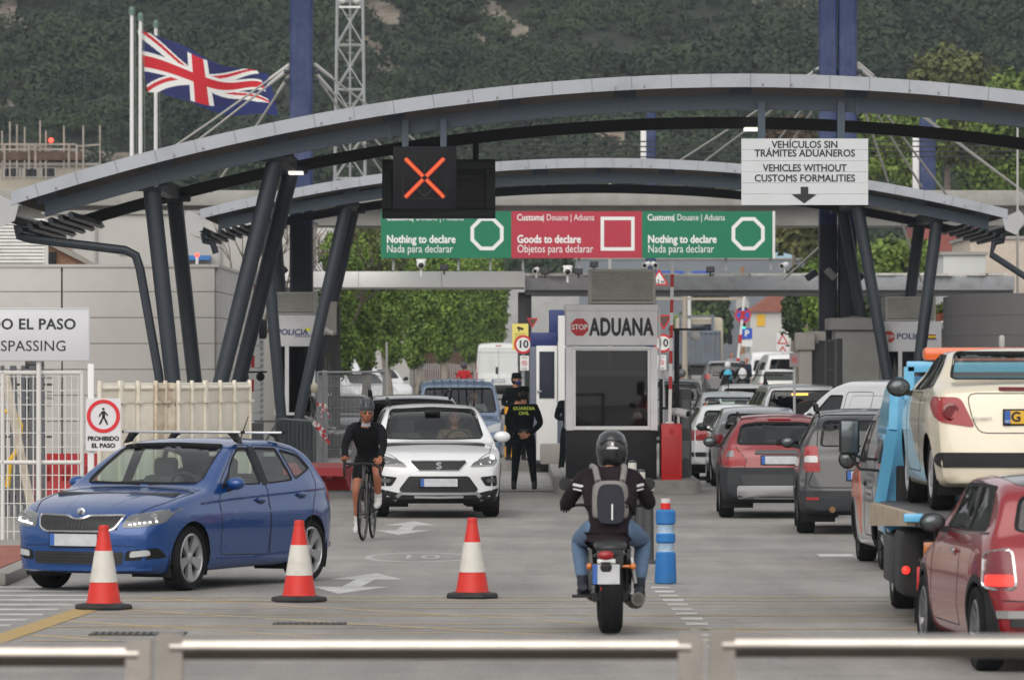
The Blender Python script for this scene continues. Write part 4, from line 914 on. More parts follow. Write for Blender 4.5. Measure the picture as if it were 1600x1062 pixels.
for i in range(13): mb.box(((X(-60)+X(70))/2, 0, Z(410)+i*.068), (X(70)-X(-60), .1, .05), R=Matrix.Rotation(-.5, 3, 'X'))
mb.obj('slats', LO, t); MB().box((X(71), .05, Z(380)), (.1, .16, Z(345)-Z(415))).box((X(5), .5, Z(380)), (X(70)-X(-60), .8, Z(347)-Z(415))).obj('frame', mat('screen_back', (.5, .5, .48), .7), t)
BRICK = bpy.data.materials.new('brick'); BRICK.use_nodes = True
_n = BRICK.node_tree.nodes; _l = BRICK.node_tree.links; _b = _n.new('ShaderNodeTexBrick'); _t = _n.new('ShaderNodeTexCoord'); _m = _n.new('ShaderNodeMapping'); _m.inputs['Rotation'].default_value = (PI/2, 0, 0)
_l.new(_t.outputs['Object'], _m.inputs[0]); _l.new(_m.outputs[0], _b.inputs['Vector']); _b.inputs['Color1'].default_value = (.22, .10, .05, 1); _b.inputs['Color2'].default_value = (.28, .14, .07, 1); _b.inputs['Mortar'].default_value = (.25, .21, .17, 1); _b.inputs['Scale'].default_value = 3.2
_l.new(_b.outputs[0], _n['Principled BSDF'].inputs[0]); _n['Principled BSDF'].inputs['Roughness'].default_value = .9
def bldg(name, label, px0, px1, pyt, d, dep, m, wins=(), wm=None, extra=None, zb=0., cat='building'):
    u = d/FOC; X = lambda px: (px-800)*u; Z = lambda py: CAMZ-(py-HORY)*u; t = T(name, label, cat, ((X(px0)+X(px1))/2, d, zb)); w = X(px1)-X(px0); h = Z(pyt)-zb; cx_ = (X(px0)+X(px1))/2
    MB().box((0, dep/2, h/2), (w, dep, h), bev=.02).obj('wall', m, t)
    MB().box((0, dep/2, h+.04), (w+.16, dep+.16, .1)).obj('roof', mat('roof_flat_grey', (.33, .32, .3), .8, var=.15, sc=1), t)
    for (a, b_, c, e) in wins:
        f = MB().box(((X(a)+X(c))/2-cx_, -.01, (Z(b_)+Z(e))/2-zb), (X(c)-X(a), .06, Z(b_)-Z(e))).obj('window', wm or mat('win_frame', (.55, .55, .53), .5), t)
        MB().box(((X(a)+X(c))/2-cx_, -.035, (Z(b_)+Z(e))/2-zb), ((X(c)-X(a))*.8, .02, (Z(b_)-Z(e))*.8)).obj('pane', mat('pane_black', (.02, .024, .028), .1), f)
    if extra: extra(t, X, Z, cx_, zb)
    return t
t = T('brick_gable', 'brown brick gable slope showing behind the white roof screen', 'building', (0, 140, 0)); u = 140/FOC; X = lambda px: (px-800)*u; Z = lambda py: CAMZ-(py-HORY)*u
MB().prism([(X(-200), 0), (X(175), 0), (X(175), Z(430)), (X(135), Z(413)), (X(60), Z(372)), (X(-200), Z(372))], 0, 6).obj('wall', BRICK, t); MB().bar((X(60), -.02, Z(371)), (X(178), -.02, Z(430)), .3, .1).obj('coping', CONC, t)
MB().box((X(80), -.1, Z(405)), (.25, .2, .35)).obj('vent_box', BBLK, t)
GREYW = mat('pale_grey_render', (.43, .42, .40), .8, var=.08, sc=.4, dirt=.35, dcol=(.25, .24, .22), grime=.6)
def ex(t, X, Z, cx_, zb):
    mb = MB()
    for px in (110, 150, 345): mb.box((X(px)-cx_, -.03, 3), (.06, .06, 6))
    mb.obj('drainpipe', mat('pipe_grey', (.3, .3, .3), .6), t)
    o = MB().box((X(303)-cx_, -.3, Z(407)), (X(330)-X(276), .5, .12)).obj('awning', mat('awning_blue', sr(60, 120, 190), .6), t)
bldg('grey_building', 'pale grey rendered building behind the columns on the left', 70, 470, 338, 152, 12, GREYW, [(186, 391, 198, 402), (340, 362, 352, 372)], None, ex)
t = T('warning_beacon', 'small red lit beacon on a stub pole at the grey building', 'lamp', P0(308, CAMZ-(402-560)/FOC*150, 150)); MB().cyl((0, 0, -.25), (0, 0, 0), .04).obj('pole', WHITE, t); MB().sphere((0, 0, .06), .06).obj('lens', mat('beacon_red', (.5, .02, .02), .4, emit=(1, .05, .03), es=1.5), t)
bldg('white_building', 'white low building between the left mast and the street trees', 440, 640, 352, 250, 10, mat('offwhite_render', (.5, .49, .47), .8, var=.08, sc=.4), [(560, 365, 575, 385), (600, 365, 615, 385)])
# control building with scaffold rails at the far left
def ex2(t, X, Z, cx_, zb):
    mb = MB(); r = .035
    for k, py in enumerate((243, 251)): mb.bar((X(-40)-cx_, -1.2, Z(py)), (X(122)-cx_, -1.2, Z(py)), .06, .06)
    mb.bar((X(122)-cx_, -1.0, Z(246)), (X(160)-cx_, -1.0, Z(243)), .06, .06)
    for px, py in ((8, 222), (20, 208), (31, 212), (43, 216), (67, 206), (76, 222), (104, 214), (134, 214), (160, 214), (-10, 215)): mb.cyl((X(px)-cx_, -1.2, Z(300)), (X(px)-cx_, -1.2, Z(py)), r, n=6)
    for px in (12, 50, 60, 112, 124): mb.cyl((X(px)-cx_, -1.25, Z(282)), (X(px)-cx_, -1.25, Z(243)), r*1.3, n=6)
    mb.obj('scaffold', mat('scaffold_tube', (.33, .29, .25), .6, var=.2, sc=2), t)
    MB().box((X(50)-cx_, -1.1, Z(261)), (X(122)-X(-40), .3, .3)).box((X(50)-cx_, -.9, Z(268)), (X(118)-X(-40), .3, .1)).obj('deck', mat('rusty_deck', (.10, .065, .05), .9, var=.3, sc=2), t)
    MB().sphere((X(84)-cx_, -1.2, Z(237)), .09).obj('beacon', mat('beacon_red', (1, 0, 0)), t)
bldg('control_building', 'cream building with scaffold rails and slanted windows at the top left', -60, 150, 274, 205, 9, mat('cream_render', (.50, .46, .38), .8, var=.08, sc=.5), [(5, 277, 32, 293), (36, 277, 60, 293), (64, 277, 88, 293)], None, ex2)
# ------------------------------------------------------------------ right side structures
def ex3(t, X, Z, cx_, zb):
    pass
bldg('brick_building', 'red brick building behind the right flat canopy end', 1440, 1530, 350, 215, 8, mat('red_brick_render', (.24, .075, .065), .85, var=.15, sc=3), [(1503, 470, 1520, 486)], mat('win_white', (.6, .58, .53), .5))
bldg('beige_building', 'plain beige block on the right behind the flat canopy', 1516, 1640, 386, 190, 8, mat('beige_block', (.50, .43, .36), .85, var=.08, sc=.6, dirt=.3))
bldg('white_shed', 'white ribbed shed wall left of the beige block', 1474, 1540, 409, 182, 4, mat('white_rib', (.52, .53, .52), .7, var=.08, sc=1))
t = T('curved_wall_building', 'grey curved panel building at the right edge', 'building', (0, 118, 0)); u = 118/FOC; X = lambda px: (px-800)*u; Z = lambda py: CAMZ-(py-HORY)*u
mb = MB(); z1 = Z(457); n = 14
pts = [(X(1525)+3.2*(1-math.cos(a)), 3.2*(1-math.sin(a))) for a in np.linspace(0, PI/2, n)]+[(X(1525)+9, 0)]
pts = [(x, y) for x, y in pts]+[(X(1525)+9, 9), (X(1525), 9)]
MB().prism(pts, 0, z1, ax='Z').obj('wall', mat('grey_panel_wall', (.115, .11, .11), .6, var=.06, sc=.8, dirt=.25, dcol=(.16, .155, .15)), t)
mb = MB()
for zz in (Z(491), Z(523), Z(555)): mb.prism([(x-.004 if i < n else x, y-.004) for i, (x, y) in enumerate(pts)], zz-.006, zz+.006, ax='Z')
mb.obj('panel_joint', mat('joint_dark', (.09, .09, .09), .8), t); MB().box((X(1567), .25, Z(534)), (.12, .2, .28), bev=.05).obj('wall_lamp', GREYW, t)
def ex4(t, X, Z, cx_, zb):
    mb = MB()
    for px in (1478, 1497, 1512, 1520): mb.box((X(px)-cx_, -.15, 1.2), (.22 if px != 1512 else .35, .3, 2.4))
    mb.obj('pier', mat('tan_stone', (.36, .30, .24), .85, var=.1, sc=1), t); MB().box((0, -.35, Z(509)), (3.7, .9, .16)).obj('ledge', CONC, t); MB().box((.3, .2, Z(495)), (2.0, .4, .32)).obj('parapet', WHITE, t)
bldg('stone_gatehouse', 'low stone gatehouse with ledge beside the right police booth', 1470, 1530, 512, 140, 5, mat('tan_render', (.33, .28, .235), .85, var=.1, sc=.8), [(1485, 525, 1495, 556)], None, ex4)
for i, (px, py) in enumerate(((1466, 502), (1475, 501))):
    t = T('potted_plant', f"small {'left' if i == 0 else 'right'} terracotta pot plant on the gatehouse ledge", 'plant', P(px, py, 137.2)); MB().lathe([(.07, 0), (.11, .2), (.12, .2)], (0, 0, 0), 12).obj('pot', mat('terracotta', (.30, .10, .05), .8), t); leafmesh('foliage', [((0, 0, .3), (.14, .14, .13))], 120, .04, BRIGHT, t, 30+i)
# black gates and concrete gate pier
t = T('gate', 'black sheet metal gate between concrete posts right of the white cars', 'gate', (0, 128, 0)); u = 128/FOC; X = lambda px: (px-800)*u; Z = lambda py: CAMZ-(py-HORY)*u
MB().box((X(1276), .06, 1.3), (X(1289)-X(1264), .08, 2.6)).box((X(1312), .06, 1.35), (X(1316)-X(1307), .08, 2.7)).obj('leaf', mat('gate_black', (.012, .013, .014), .6), t)
mb = MB(); 
for px in (1290, 1305): mb.box((X(px), .03, 1.35), (.05, .05, 2.7))
for zz in (.1, Z(577), 2.65): mb.box((X(1297.5), .03, zz), (X(1304)-X(1291), .05, .05))
mb.obj('frame', mat('gate_frame', (.035, .036, .038), .5), t); MB().box((X(1297.5), .05, 1.35), (X(1305)-X(1291), .03, 2.6)).obj('infill', mat('gate_black', (0, 0, 0)), t)
MB().box((X(1258), .0, 1.36), (.3, .3, 2.72), bev=.02).box((X(1257), 0, Z(533)), (.45, .45, .4), bev=.03).sphere((X(1258), 0, Z(526)), .1).obj('post', CONC, t)
MB().box((X(1277), .1, Z(525)), (X(1290)-X(1263), .2, .22), bev=.02).obj('lintel', CONC, t)
t = T('gate_pier', 'square weathered concrete gate pier with pointed cap behind the right V column', 'pier', (0, 130.5, 0)); u = 130.5/FOC
MB().box((X(1340), .9, 1.45), (1.0, 1.6, 2.9), bev=.03).box((X(1338), .9, Z(506)), (1.25, 1.9, .28), bev=.03).box((X(1352), .5, 1.4), (1.1, .5, 2.8)).add([(X(1338)+sx*.6, .9+sy*.8, Z(499)) for sx, sy in ((-1, -1), (1, -1), (1, 1), (-1, 1))]+[(X(1338), .9, Z(493))], [(0, 1, 4), (1, 2, 4), (2, 3, 4), (3, 0, 4)]).obj('pier', mat('weathered_concrete', (1, 1, 1)), t)
for i, (px, py, yaw, w) in enumerate(((1268, 430, -.6, 'left side of the twin masts'), (1298, 428, .8, 'front of the twin masts'), (1341, 429, .7, 'right side of the twin masts'), (440, 425, -.7, 'the single left mast'))):
    t = T('floodlight', f'dark angled floodlight clamped to the {w}', 'floodlight', P(px, py, 132.3)); MB().box((0, 0, 0), (.3, .22, .16), bev=.03, R=Matrix.Rotation(yaw, 3, 'Y')).bar((0, 0, .05), (.0, .3, .12), .05, .05).obj('housing', DKSTEEL if px != 1298 else mat('lamp_grey', (.3, .3, .3), .5), t)
# ------------------------------------------------------------------ far end of the street
bldg('blue_house', 'pale blue tall house at the far end of the street', 1128, 1240, 380, 420, 12, mat('pale_blue_render', (.34, .52, .62), .85, var=.05, sc=.3), [(1174, 456, 1184, 467), (1174, 485, 1182, 496), (1206, 462, 1214, 472), (1200, 500, 1208, 512)], mat('win_trim', (.6, .6, .6), .5))
t = T('gabled_house', 'white house with red tiled gable at the far end of the street', 'house', (0, 380, 0)); u = 380/FOC; X = lambda px: (px-800)*u; Z = lambda py: CAMZ-(py-HORY)*u
MB().box((X(1212), 4, Z(515)/2), (X(1252)-X(1172), 8, Z(515))).obj('wall', mat('offwhite_render', (1, 1, 1)), t); MB().prism([(X(1168), Z(518)), (X(1255), Z(518)), (X(1212), Z(488))], -.3, 8.3).obj('roof', mat('red_tile', (.27, .10, .07), .85, var=.15, sc=3), t)
w_ = MB().box((X(1189), -.02, Z(531)), (.55, .06, .8)).obj('window', mat('win_yellow', sr(214, 170, 40), .6), t)
bldg('far_wall_building', 'grey industrial wall behind the white delivery van', 770, 905, 455, 290, 8, mat('corrugated_grey', (.36, .36, .36), .7, var=.12, sc=.8, dirt=.3), [])
bldg('far_shed', 'dark roofed shed far behind the customs panel', 900, 1270, 405, 400, 10, mat('shed_blue_grey', (.16, .18, .20), .8, var=.1, sc=.4), [])
bldg('far_grey_house', 'weathered little house on the hillside among the scrub', 931, 976, 206, 470, 5, mat('stone_tan', (.30, .25, .2), .9, var=.2, sc=.8), [(944, 212, 966, 222)], mat('win_brown', (.2, .1, .07), .8), zb=12)
def pole_far(name, label, px, pyt, d, r, m, cat='pole', z0=0): 
    u = d/FOC; t = T(name, label, cat, ((px-800)*u, d, z0)); MB().cyl((0, 0, 0), (0, 0, CAMZ-(pyt-HORY)*u-z0), r, r*.7, 8).obj('pole', m, t); return t
t = pole_far('gantry', 'white gantry with blue boards over the far road', 1077, 453, 300, .12, WHITE, 'gantry'); u = 300/FOC
MB().box(((1045-1077)*u, 0, CAMZ+106*u), (1.6, .15, .3)).box(((1096-1077)*u, 0, CAMZ+106*u), (.95, .15, .3)).obj('board', mat('sign_blue', sr(40, 84, 190), .5), t)
t = pole_far('traffic_light_gantry', 'brown far gantry with two lit amber lamps', 1070, 478, 290, .16, mat('tan_pole', (.38, .33, .27), .7), 'gantry'); u = 290/FOC
MB().box((0.6, 0, CAMZ+81*u), (5.2, .12, .12)).box((.6, 0, CAMZ+68*u), (5.2, .12, .12)).obj('beam', mat('tan_pole', (1, 1, 1)), t)
for px in (1104.5, 1144.5): MB().sphere(((px-1070)*u, -.2, CAMZ+81*u), .12).obj('lamp', mat('amber_lit', (.8, .5, .2), .5, emit=(1, .62, .22), es=2), t)
t = pole_far('traffic_light', 'far traffic light lit green on a brown pole', 1160, 440, 270, .14, mat('brown_pole', (.30, .17, .09), .7), 'traffic light'); u = 270/FOC
MB().box((0, -.15, CAMZ+28*u), (.3, .25, 1.0), bev=.04).obj('housing', BBLK, t); MB().sphere((.05, -.3, CAMZ+22*u), .11).obj('lamp', mat('green_lit', (.05, .6, .3), .5, emit=(.05, 1, .45), es=1.2), t)
t = T('traffic_light', 'far green lit traffic light hanging below the flat canopy', 'traffic light', P(1138, 452, 280)); MB().box((0, 0, .1), (.45, .3, .5), bev=.04).box((-2, 0, .2), (4, .08, .08)).obj('housing', BBLK, t); MB().sphere((0, -.17, .03), .11).obj('lamp', mat('green_lit', (1, 1, 1)), t)
t = pole_far('raised_barrier', 'far white and red raised barrier arm', 1148, 470, 262, .08, WHITE, 'barrier'); u = 262/FOC; t.rotation_euler = (0, .10, 0)
mb = MB()
for k in range(3): mb.cyl((0, 0, 1.2+k*1.1), (0, 0, 1.6+k*1.1), .09, n=8)
mb.obj('stripe', mat('arm_red', (1, 0, 0)), t)
t = T('no_stopping_sign', 'round blue no stopping sign with red ring on the far pole', 'sign', P(1161, 492, 266)); Rm = Matrix.Rotation(PI/2, 3, 'X'); MB().lathe([(.38, 0), (.38, .04)], n=20, R=Rm).obj('ring', mat('sign_ring_red', (1, 0, 0)), t); MB().lathe([(.29, .02), (.29, .06)], n=20, R=Rm).obj('face', mat('sign_blue', (0, 0, 1)), t); MB().box((0, -.065, 0), (.55, .02, .07), R=Matrix.Rotation(.78, 3, 'Y')).box((0, -.067, 0), (.55, .02, .07), R=Matrix.Rotation(-.78, 3, 'Y')).obj('cross', mat('sign_ring_red', (1, 0, 0)), t)
t = T('round_sign_back', 'grey round sign back above the no stopping sign', 'sign', P(1160, 476, 266)); MB().lathe([(.32, 0), (.32, .04)], n=20, R=Rm).obj('plate', GREYW, t)
t = T('parking_sign', 'blue parking sign plate on the far pole', 'sign', P(1167, 521, 264)); MB().box((0, 0, 0), (.5, .04, .5)).obj('plate', mat('sign_blue', (0, 0, 1)), t); text('P', .4, (0, -.024, 0), LWHITE, t, bold=.015); MB().box((0, 0, -.45), (.5, .04, .3)).obj('lower_plate', WHITE, t)
t = T('roadwork_sign', 'white plate with two red triangles at the far junction', 'sign', P(1223, 539, 258)); MB().box((0, 0, 0), (.55, .04, 1.15)).cyl((0, .05, -1.9), (0, .05, .5), .04).obj('plate', WHITE, t); mb = MB()
for zz in (.26, -.26):
    for a_, b_ in (((-.22, zz-.18), (.22, zz-.18)), ((.22, zz-.18), (0, zz+.2)), ((0, zz+.2), (-.22, zz-.18))): mb.bar((a_[0], -.03, a_[1]), (b_[0], -.03, b_[1]), .02, .05)
mb.obj('triangle', mat('sign_ring_red', (1, 0, 0)), t)
t = pole_far('street_lamp', 'far double headed street lamp behind the second arch', 953, 276, 310, .1, GREYW, 'lamp'); u = 310/FOC; MB().box((-.9, 0, 12.1), (1.1, .3, .14), bev=.05).box((.9, 0, 12.1), (1.1, .3, .14), bev=.05).obj('lamp_head', WHITE, t)
t = pole_far('sign_post', 'thin grey post among the street trees on the left', 604, 541, 165, .05, GREYW)
t = pole_far('pole', 'thin grey pole standing at the right edge above the curved wall', 1590, 180, 128, .035, GREYW)
# brown picket fence behind the street trees
t = T('picket_fence', 'brown slatted fence behind the street tree trunks', 'fence', (0, 262, 0)); u = 262/FOC; mb = MB()
for i in range(46): mb.box(((600+i*3.4-800)*u, 0, .95), (.055, .05, 1.9))
for zz in (.3, 1.7): mb.box(((678-800)*u, .04, zz), (160*u, .04, .08))
mb.obj('slats', mat('fence_brown', (.19, .10, .06), .8, var=.2, sc=1), t)
# ------------------------------------------------------------------ left fence, hoarding, small street things
MESHW = mat('mesh_white', (.66, .65, .62), .55, var=.06, sc=3, dirt=.35, dcol=(.4, .36, .3))
D = 67.0; u = D/FOC; X = lambda px: (px-800)*u; Z = lambda py: CAMZ-(py-HORY)*u
t = T('mesh_fence', 'white wire mesh fence panel with tubular frame at the left edge', 'fence', (0, D, 0)); x0, x1 = X(-120), X(128); mb = MB()
for px in range(-118, 128, 10): mb.cyl((X(px), 0, Z(852)), (X(px), 0, Z(584)), .0075, n=5)
for zz in np.linspace(Z(852), Z(588), 13): mb.cyl((x0, .006, zz), (x1, .006, zz), .006, n=5)
mb.obj('wire_mesh', MESHW, t); mb = MB()
for zz in (Z(582), Z(722), Z(856)): mb.cyl((x0, 0, zz), (x1, 0, zz), .026)
for px in (-120, 4, 128): mb.cyl((X(px), 0, .12), (X(px), 0, Z(580)), .026)
mb.obj('frame', MESHW, t)
t = T('trespass_sign', 'large white no trespassing sign above the mesh fence, cut by the left edge', 'sign', (0, 66.9, 0)); a, b = P(141, 481, 66.9), P(-160, 564, 66.9)
MB().box(((a.x+b.x)/2, 0, (a.z+b.z)/2), (a.x-b.x, .03, a.z-b.z), bev=.006).obj('panel', mat('sign_pale', (.60, .61, .64), .4, var=.04, sc=2), t); u = 66.9/FOC; X = lambda px: (px-800)*u; Z = lambda py: CAMZ-(py-HORY)*u
o = text('PROHIBIDO EL PASO', 23.5*u, (X(119), -.017, Z(507)), LBLACK, t, bold=.004, align='RIGHT', spacing=1.04); o = text('NO TRESPASSING', 23.5*u, (X(104), -.017, Z(541)), LBLACK, t, align='RIGHT', spacing=1.02)
mb = MB(); mb.box(((a.x+b.x)/2, -.016, a.z-.012), (a.x-b.x, .004, .012)); mb.box(((a.x+b.x)/2, -.016, b.z+.012), (a.x-b.x, .004, .012)); mb.box((a.x-.012, -.016, (a.z+b.z)/2), (.012, .004, a.z-b.z-.04)); mb.obj('border', mat('border_grey', (.45, .46, .48), .5), t)
mb = MB()
for px in (-60, 60): MB().cyl((X(px), .05, .12), (X(px), .05, a.z-.05), .03).obj('post', MESHW, t)
D = 66.2; u = D/FOC; X = lambda px: (px-800)*u; Z = lambda py: CAMZ-(py-HORY)*u
t = T('pedestrian_sign', 'white plate with red ring and walking figure on a white post', 'sign', (X(161.5), D, 0)); pc = Z(663)
MB().prism(rnd([(-27.5*u, Z(704)), (27.5*u, Z(704)), (27.5*u, Z(622)), (-27.5*u, Z(622))], .03), 0, .02).obj('plate', mat('plate_white', (.66, .66, .68), .45, var=.03, sc=3), t); Rm = Matrix.Rotation(PI/2, 3, 'X'); zc = Z(650)
MB().lathe([(26*u, 0), (26*u, .006), (20.3*u, .006), (20.3*u, 0)], (0, -.001, zc), 36, R=Rm, cap=False).obj('ring', mat('ring_red', sr(206, 32, 44), .45), t)
k = u; mb = MB(); F = lambda x, z: (x*k, -.006, zc+z*k)
def limb(pts, w0, w1):
    for (ax, az), (bx, bz) in zip(pts[:-1], pts[1:]):
        L_ = math.hypot(bx-ax, bz-az); nx, nz = -(bz-az)/L_, (bx-ax)/L_
        mb.add([F(ax+nx*w0, az+nz*w0), F(bx+nx*w1, bz+nz*w1), F(bx-nx*w1, bz-nz*w1), F(ax-nx*w0, az-nz*w0)], [(0, 1, 2, 3)])
limb([(0, 8), (.5, -1)], 2.6, 2.2); limb([(.2, 0), (3, -5.5), (6.5, -13)], 1.7, 1.1); limb([(.2, 0), (-2.5, -6), (-6, -13)], 1.7, 1.1); limb([(-1, 7), (-4.5, 3.5), (-6.5, -1)], 1.3, .9); limb([(1, 7), (4.5, 4), (6.8, 1)], 1.3, .9)
mb.add([F(2.1*math.cos(a), 11.3+2.1*math.sin(a)) for a in np.linspace(0, 2*PI, 15)[:-1]], [tuple(range(14))]); mb.obj('walking_figure', LBLACK, t, smooth=None)
for s_, py in (('PROHIBIDO', 685), ('EL PASO', 696)): o = text(s_, 9.5*u, (0, -.003, Z(py)), LBLACK, t, bold=.0035); o.scale.x = (49 if py == 685 else 37)*u/o.dimensions.x
mb = MB(); mb.box((-20*u, .06, Z(704)/2+.6), (.075, .05, Z(580)-.0-.1), bev=.01); mb.box((0, .04, Z(640)), (.3, .02, .04)); mb.obj('post', mat('post_white', (.72, .72, .71), .5), t)
# cream steel hoarding with rusty leaf
CREAM = mat('cream_steel', (.72, .67, .57), .55, var=.05, sc=2, dirt=.45, dcol=(.36, .28, .19), grime=2.2)
RUSTY = mat('rusty_cream', (.62, .55, .43), .7, var=.1, sc=3, dirt=.95, dcol=(.24, .09, .03), grime=2.6)
def hoard(label, pts, m, n):
    """folding barrier leaves along a line of picture points (px, depth)"""
    for i, ((pa, da), (pb, db)) in enumerate(zip(pts[:-1], pts[1:])):
        a = P(pa, 560, da); b = P(pb, 560, db); a.z = b.z = 0; w = (b-a).length; t = T('steel_barrier', label(i), 'barrier', a, math.atan2(b.y-a.y, b.x-a.x), 'cream steel barrier leaves'); mm = m(i); mb = MB(); hh = 2.02
        for za, zb in ((.15, .62), (.66, 1.12), (1.16, 1.62), (1.66, 1.93)): mb.box((w/2, 0, (za+zb)/2), (w-.03, .05, zb-za), bev=.015)
        for zz in (.64, 1.14, 1.64): mb.box((w/2, .005, zz), (w-.05, .03, .05))
        mb.obj('leaf', mm, t); mb = MB()
        for f in (.04, .96)[:1 if i % 3 else 2]: mb.box((w*f, -.03, 1.03), (.04, .05, 1.86), bev=.01); mb.box((w*f, -.06, hh-.34), (.09, .05, .035))
        mb.obj('upright', mm, t); 
        for zz in (1.12, 1.86): MB().cyl((.05, -.025, zz), (w-.05, -.025, zz), .03).obj('rail', mm, t)
hp = [(152, 74.3), (186, 74.6), (212, 74.8), (240, 75), (256, 75.2), (275, 75.3), (296, 75.6), (318, 75.9), (340, 76.3), (362, 76.7), (388, 77.2)]
hoard(lambda i: ['leftmost cream barrier leaf, half hidden by the pedestrian sign plate', 'first cream steel barrier leaf behind the pedestrian sign', 'second cream steel barrier leaf right of the pedestrian sign', 'left of the two rusty cream barrier leaves', 'right of the two rusty cream barrier leaves', 'cream barrier leaf just right of the rusty ones', 'second cream leaf right of the rusty ones', 'third cream leaf right of the rusty ones', 'second last cream leaf before the striped barrier arm', 'last cream leaf beside the striped barrier arm'][i], hp, lambda i: RUSTY if i in (3, 4) else CREAM, 0)
# stored red plastic barriers, yellow hose, stacked grey panels behind the mesh
RPL = mat('red_plastic', sr(178, 30, 38), .5, var=.06, sc=2, dirt=.25)
def jersey(label, b, rz, L_=1.0, h=.62, flat_=False):
    t = T('plastic_barrier', label, 'barrier', b, rz); pr = [(-.24, 0), (.24, 0), (.22, .12), (.09, .34), (.07, h), (-.07, h), (-.09, .34), (-.22, .12)]
    MB().prism(pr, -L_/2, L_/2, ax='X' if False else 'Y', R=Rz(PI/2)).obj('shell', RPL, t)
    mb = MB()
    for k in (-.3, .0, .3): mb.box((k*L_, -.085, h*.72), (.12, .03, .2), bev=.01)
    mb.obj('recess', mat('red_plastic_dark', sr(150, 24, 30), .5), t); return t
jersey('red plastic barrier standing behind the mesh fence', (P(102, 0, 78).x, 78, .0), .1, 1.0, .95).scale = (.9, 1, 1)
j = jersey('red plastic barrier lying toppled on the ground behind the blue car', (P(492, 0, 97).x, 97, .22), -.35, 1.3, .5); j.rotation_euler = (1.35, 0, -.25)
j2 = jersey('red plastic barrier lying under the toppled one near the columns', (P(480, 0, 99).x, 99, .2), -.1, 1.2, .5); j2.rotation_euler = (1.5, 0, .2)
t = T('panel_stack', 'stack of dark grey fence panels leaning behind the mesh fence', 'fence panels', (P(28, 0, 76).x, 76, 0)); mb = MB(); r_ = random.Random(9)
for i in range(9):
    x = -.34+.085*i; mb.bar((x, .1, .05), (x-.06+r_.uniform(-.03, .03), .5, 2.15), .05, .05)
for zz in (.4, 1.2, 1.9): mb.bar((-.4, .2+zz*.18, zz), (.42, .2+zz*.18, zz), .03, .03)
mb.obj('bars', mat('panel_dark', (.05, .055, .065), .5, var=.2, sc=3), t)
t = T('plank', 'long pale timber plank leaning behind the mesh fence', 'plank', (P(36, 0, 71).x, 71, 0)); MB().bar((.12, 0, .3), (-.26, .35, 2.1), .1, .05).obj('board', mat('old_wood', (.42, .37, .30), .8, var=.2, sc=5), t)
t = T('yellow_hose', 'yellow hose hanging on the stacked panels behind the mesh', 'hose', (P(14, 0, 73).x, 73, 0)); MB().tube([(-.1, 0, 1.55), (.05, -.02, 1.6), (.15, 0, 1.4), (.12, 0, 1.1), (.02, 0, .95), (-.02, 0, .6)], .035, 8).obj('tube', mat('hose_yellow', sr(214, 170, 40), .5), t)
t = T('striped_board', 'white and dark striped chevron board behind the mesh fence', 'board', (P(74, 0, 78).x, 78, .35))
mb = MB()
for i in range(5): mb.box((-.02*i, 0, .12+i*.052), (.46-.07*i, .03, .028))
mb.obj('board', WHITE, t)
t = T('low_wall', 'low dark wall line behind the mesh fence', 'wall', (P(70, 0, 83).x, 83, 0)); MB().box((0, 0, .17), (4.2, .3, .34), bev=.02).obj('wall', mat('dark_concrete', (.08, .08, .085), .9, var=.2, sc=2), t)
# crowd barriers and temporary mesh fence between columns
t = T('crowd_barrier', 'stacked dark grey crowd barriers in front of the left police booth', 'barrier', (P(460, 0, 108).x, 108, 0)); mb = MB()
for k in range(5):
    y = k*.12; x = k*.02
    mb.tube([(-.35+x, y, .05), (-.35+x, y, 1.02), (-.30+x, y, 1.1), (.30+x, y, 1.06), (.36+x, y, .98), (.36+x, y, .05)], .024, 6)
    for i in range(8): mb.cyl((-.28+.08*i+x, y, .2), (-.28+.08*i+x, y, 1.05), .012, n=5)
mb.obj('bars', mat('barrier_grey', (.11, .125, .135), .5), t); MB().bar((-.9, 0, .1), (-.35, 0, 1.0), .04, .04).bar((-.9, 0, 1.06), (-.3, 0, 1.06), .04, .04).obj('brace', mat('barrier_grey', (1, 1, 1)), t)
GALF = mat('fence_galv', (.30, .31, .32), .5, metal=.3)
def tempfence(label, pxa, da, pxb, db, h=2.0):
    a = P(pxa, 0, da); b = P(pxb, 0, db); a.z = b.z = 0; w = (b-a).length; t = T('temporary_fence', label, 'fence', a, math.atan2(b.y-a.y, b.x-a.x)); mb = MB()
    for i in range(int(w/.11)): mb.cyl((.11*i, 0, .15), (.11*i, 0, h-.05), .0055, n=4)
    for zz in (.2, .6, .95, 1.0, 1.35, 1.75, h-.08): mb.cyl((0, .005, zz), (w, .005, zz), .006, n=4)
    mb.obj('wire_mesh', GALF, t); mb = MB()
    for x in (0, w): mb.cyl((x, 0, 0), (x, 0, h), .024)
    mb.cyl((0, 0, h), (w, 0, h), .02); mb.cyl((0, 0, .12), (w, 0, .12), .02); mb.obj('frame', GALF, t)
    for x in (0.02, w): MB().box((x, 0, .07), (.22, .6, .13), bev=.03).obj('foot', CONC, t)
tempfence('galvanised wire mesh fence panel left of the cyclist', 506, 103, 600, 108); tempfence('short angled wire mesh panel by the left police booth', 496, 102.6, 510, 108, 2.0)
def tape(label, px, py, d, seed):
    t = T('barrier_tape', label, 'tape', P(px, py, d)); r = random.Random(seed); mb = MB()
    for k in range(5):
        p = Vector((r.uniform(-.05, .05), 0, r.uniform(-.05, .05))); v = Vector((r.uniform(-.2, .25), r.uniform(-.04, .04), r.uniform(-.35, .1)))
        for i in range(4): mb.bar(p+v*i/4, p+v*(i+1)/4, .012, .045, i % 2)
    mb.obj('strip', [WHITE, mat('tape_red', sr(200, 30, 40), .5)], t)
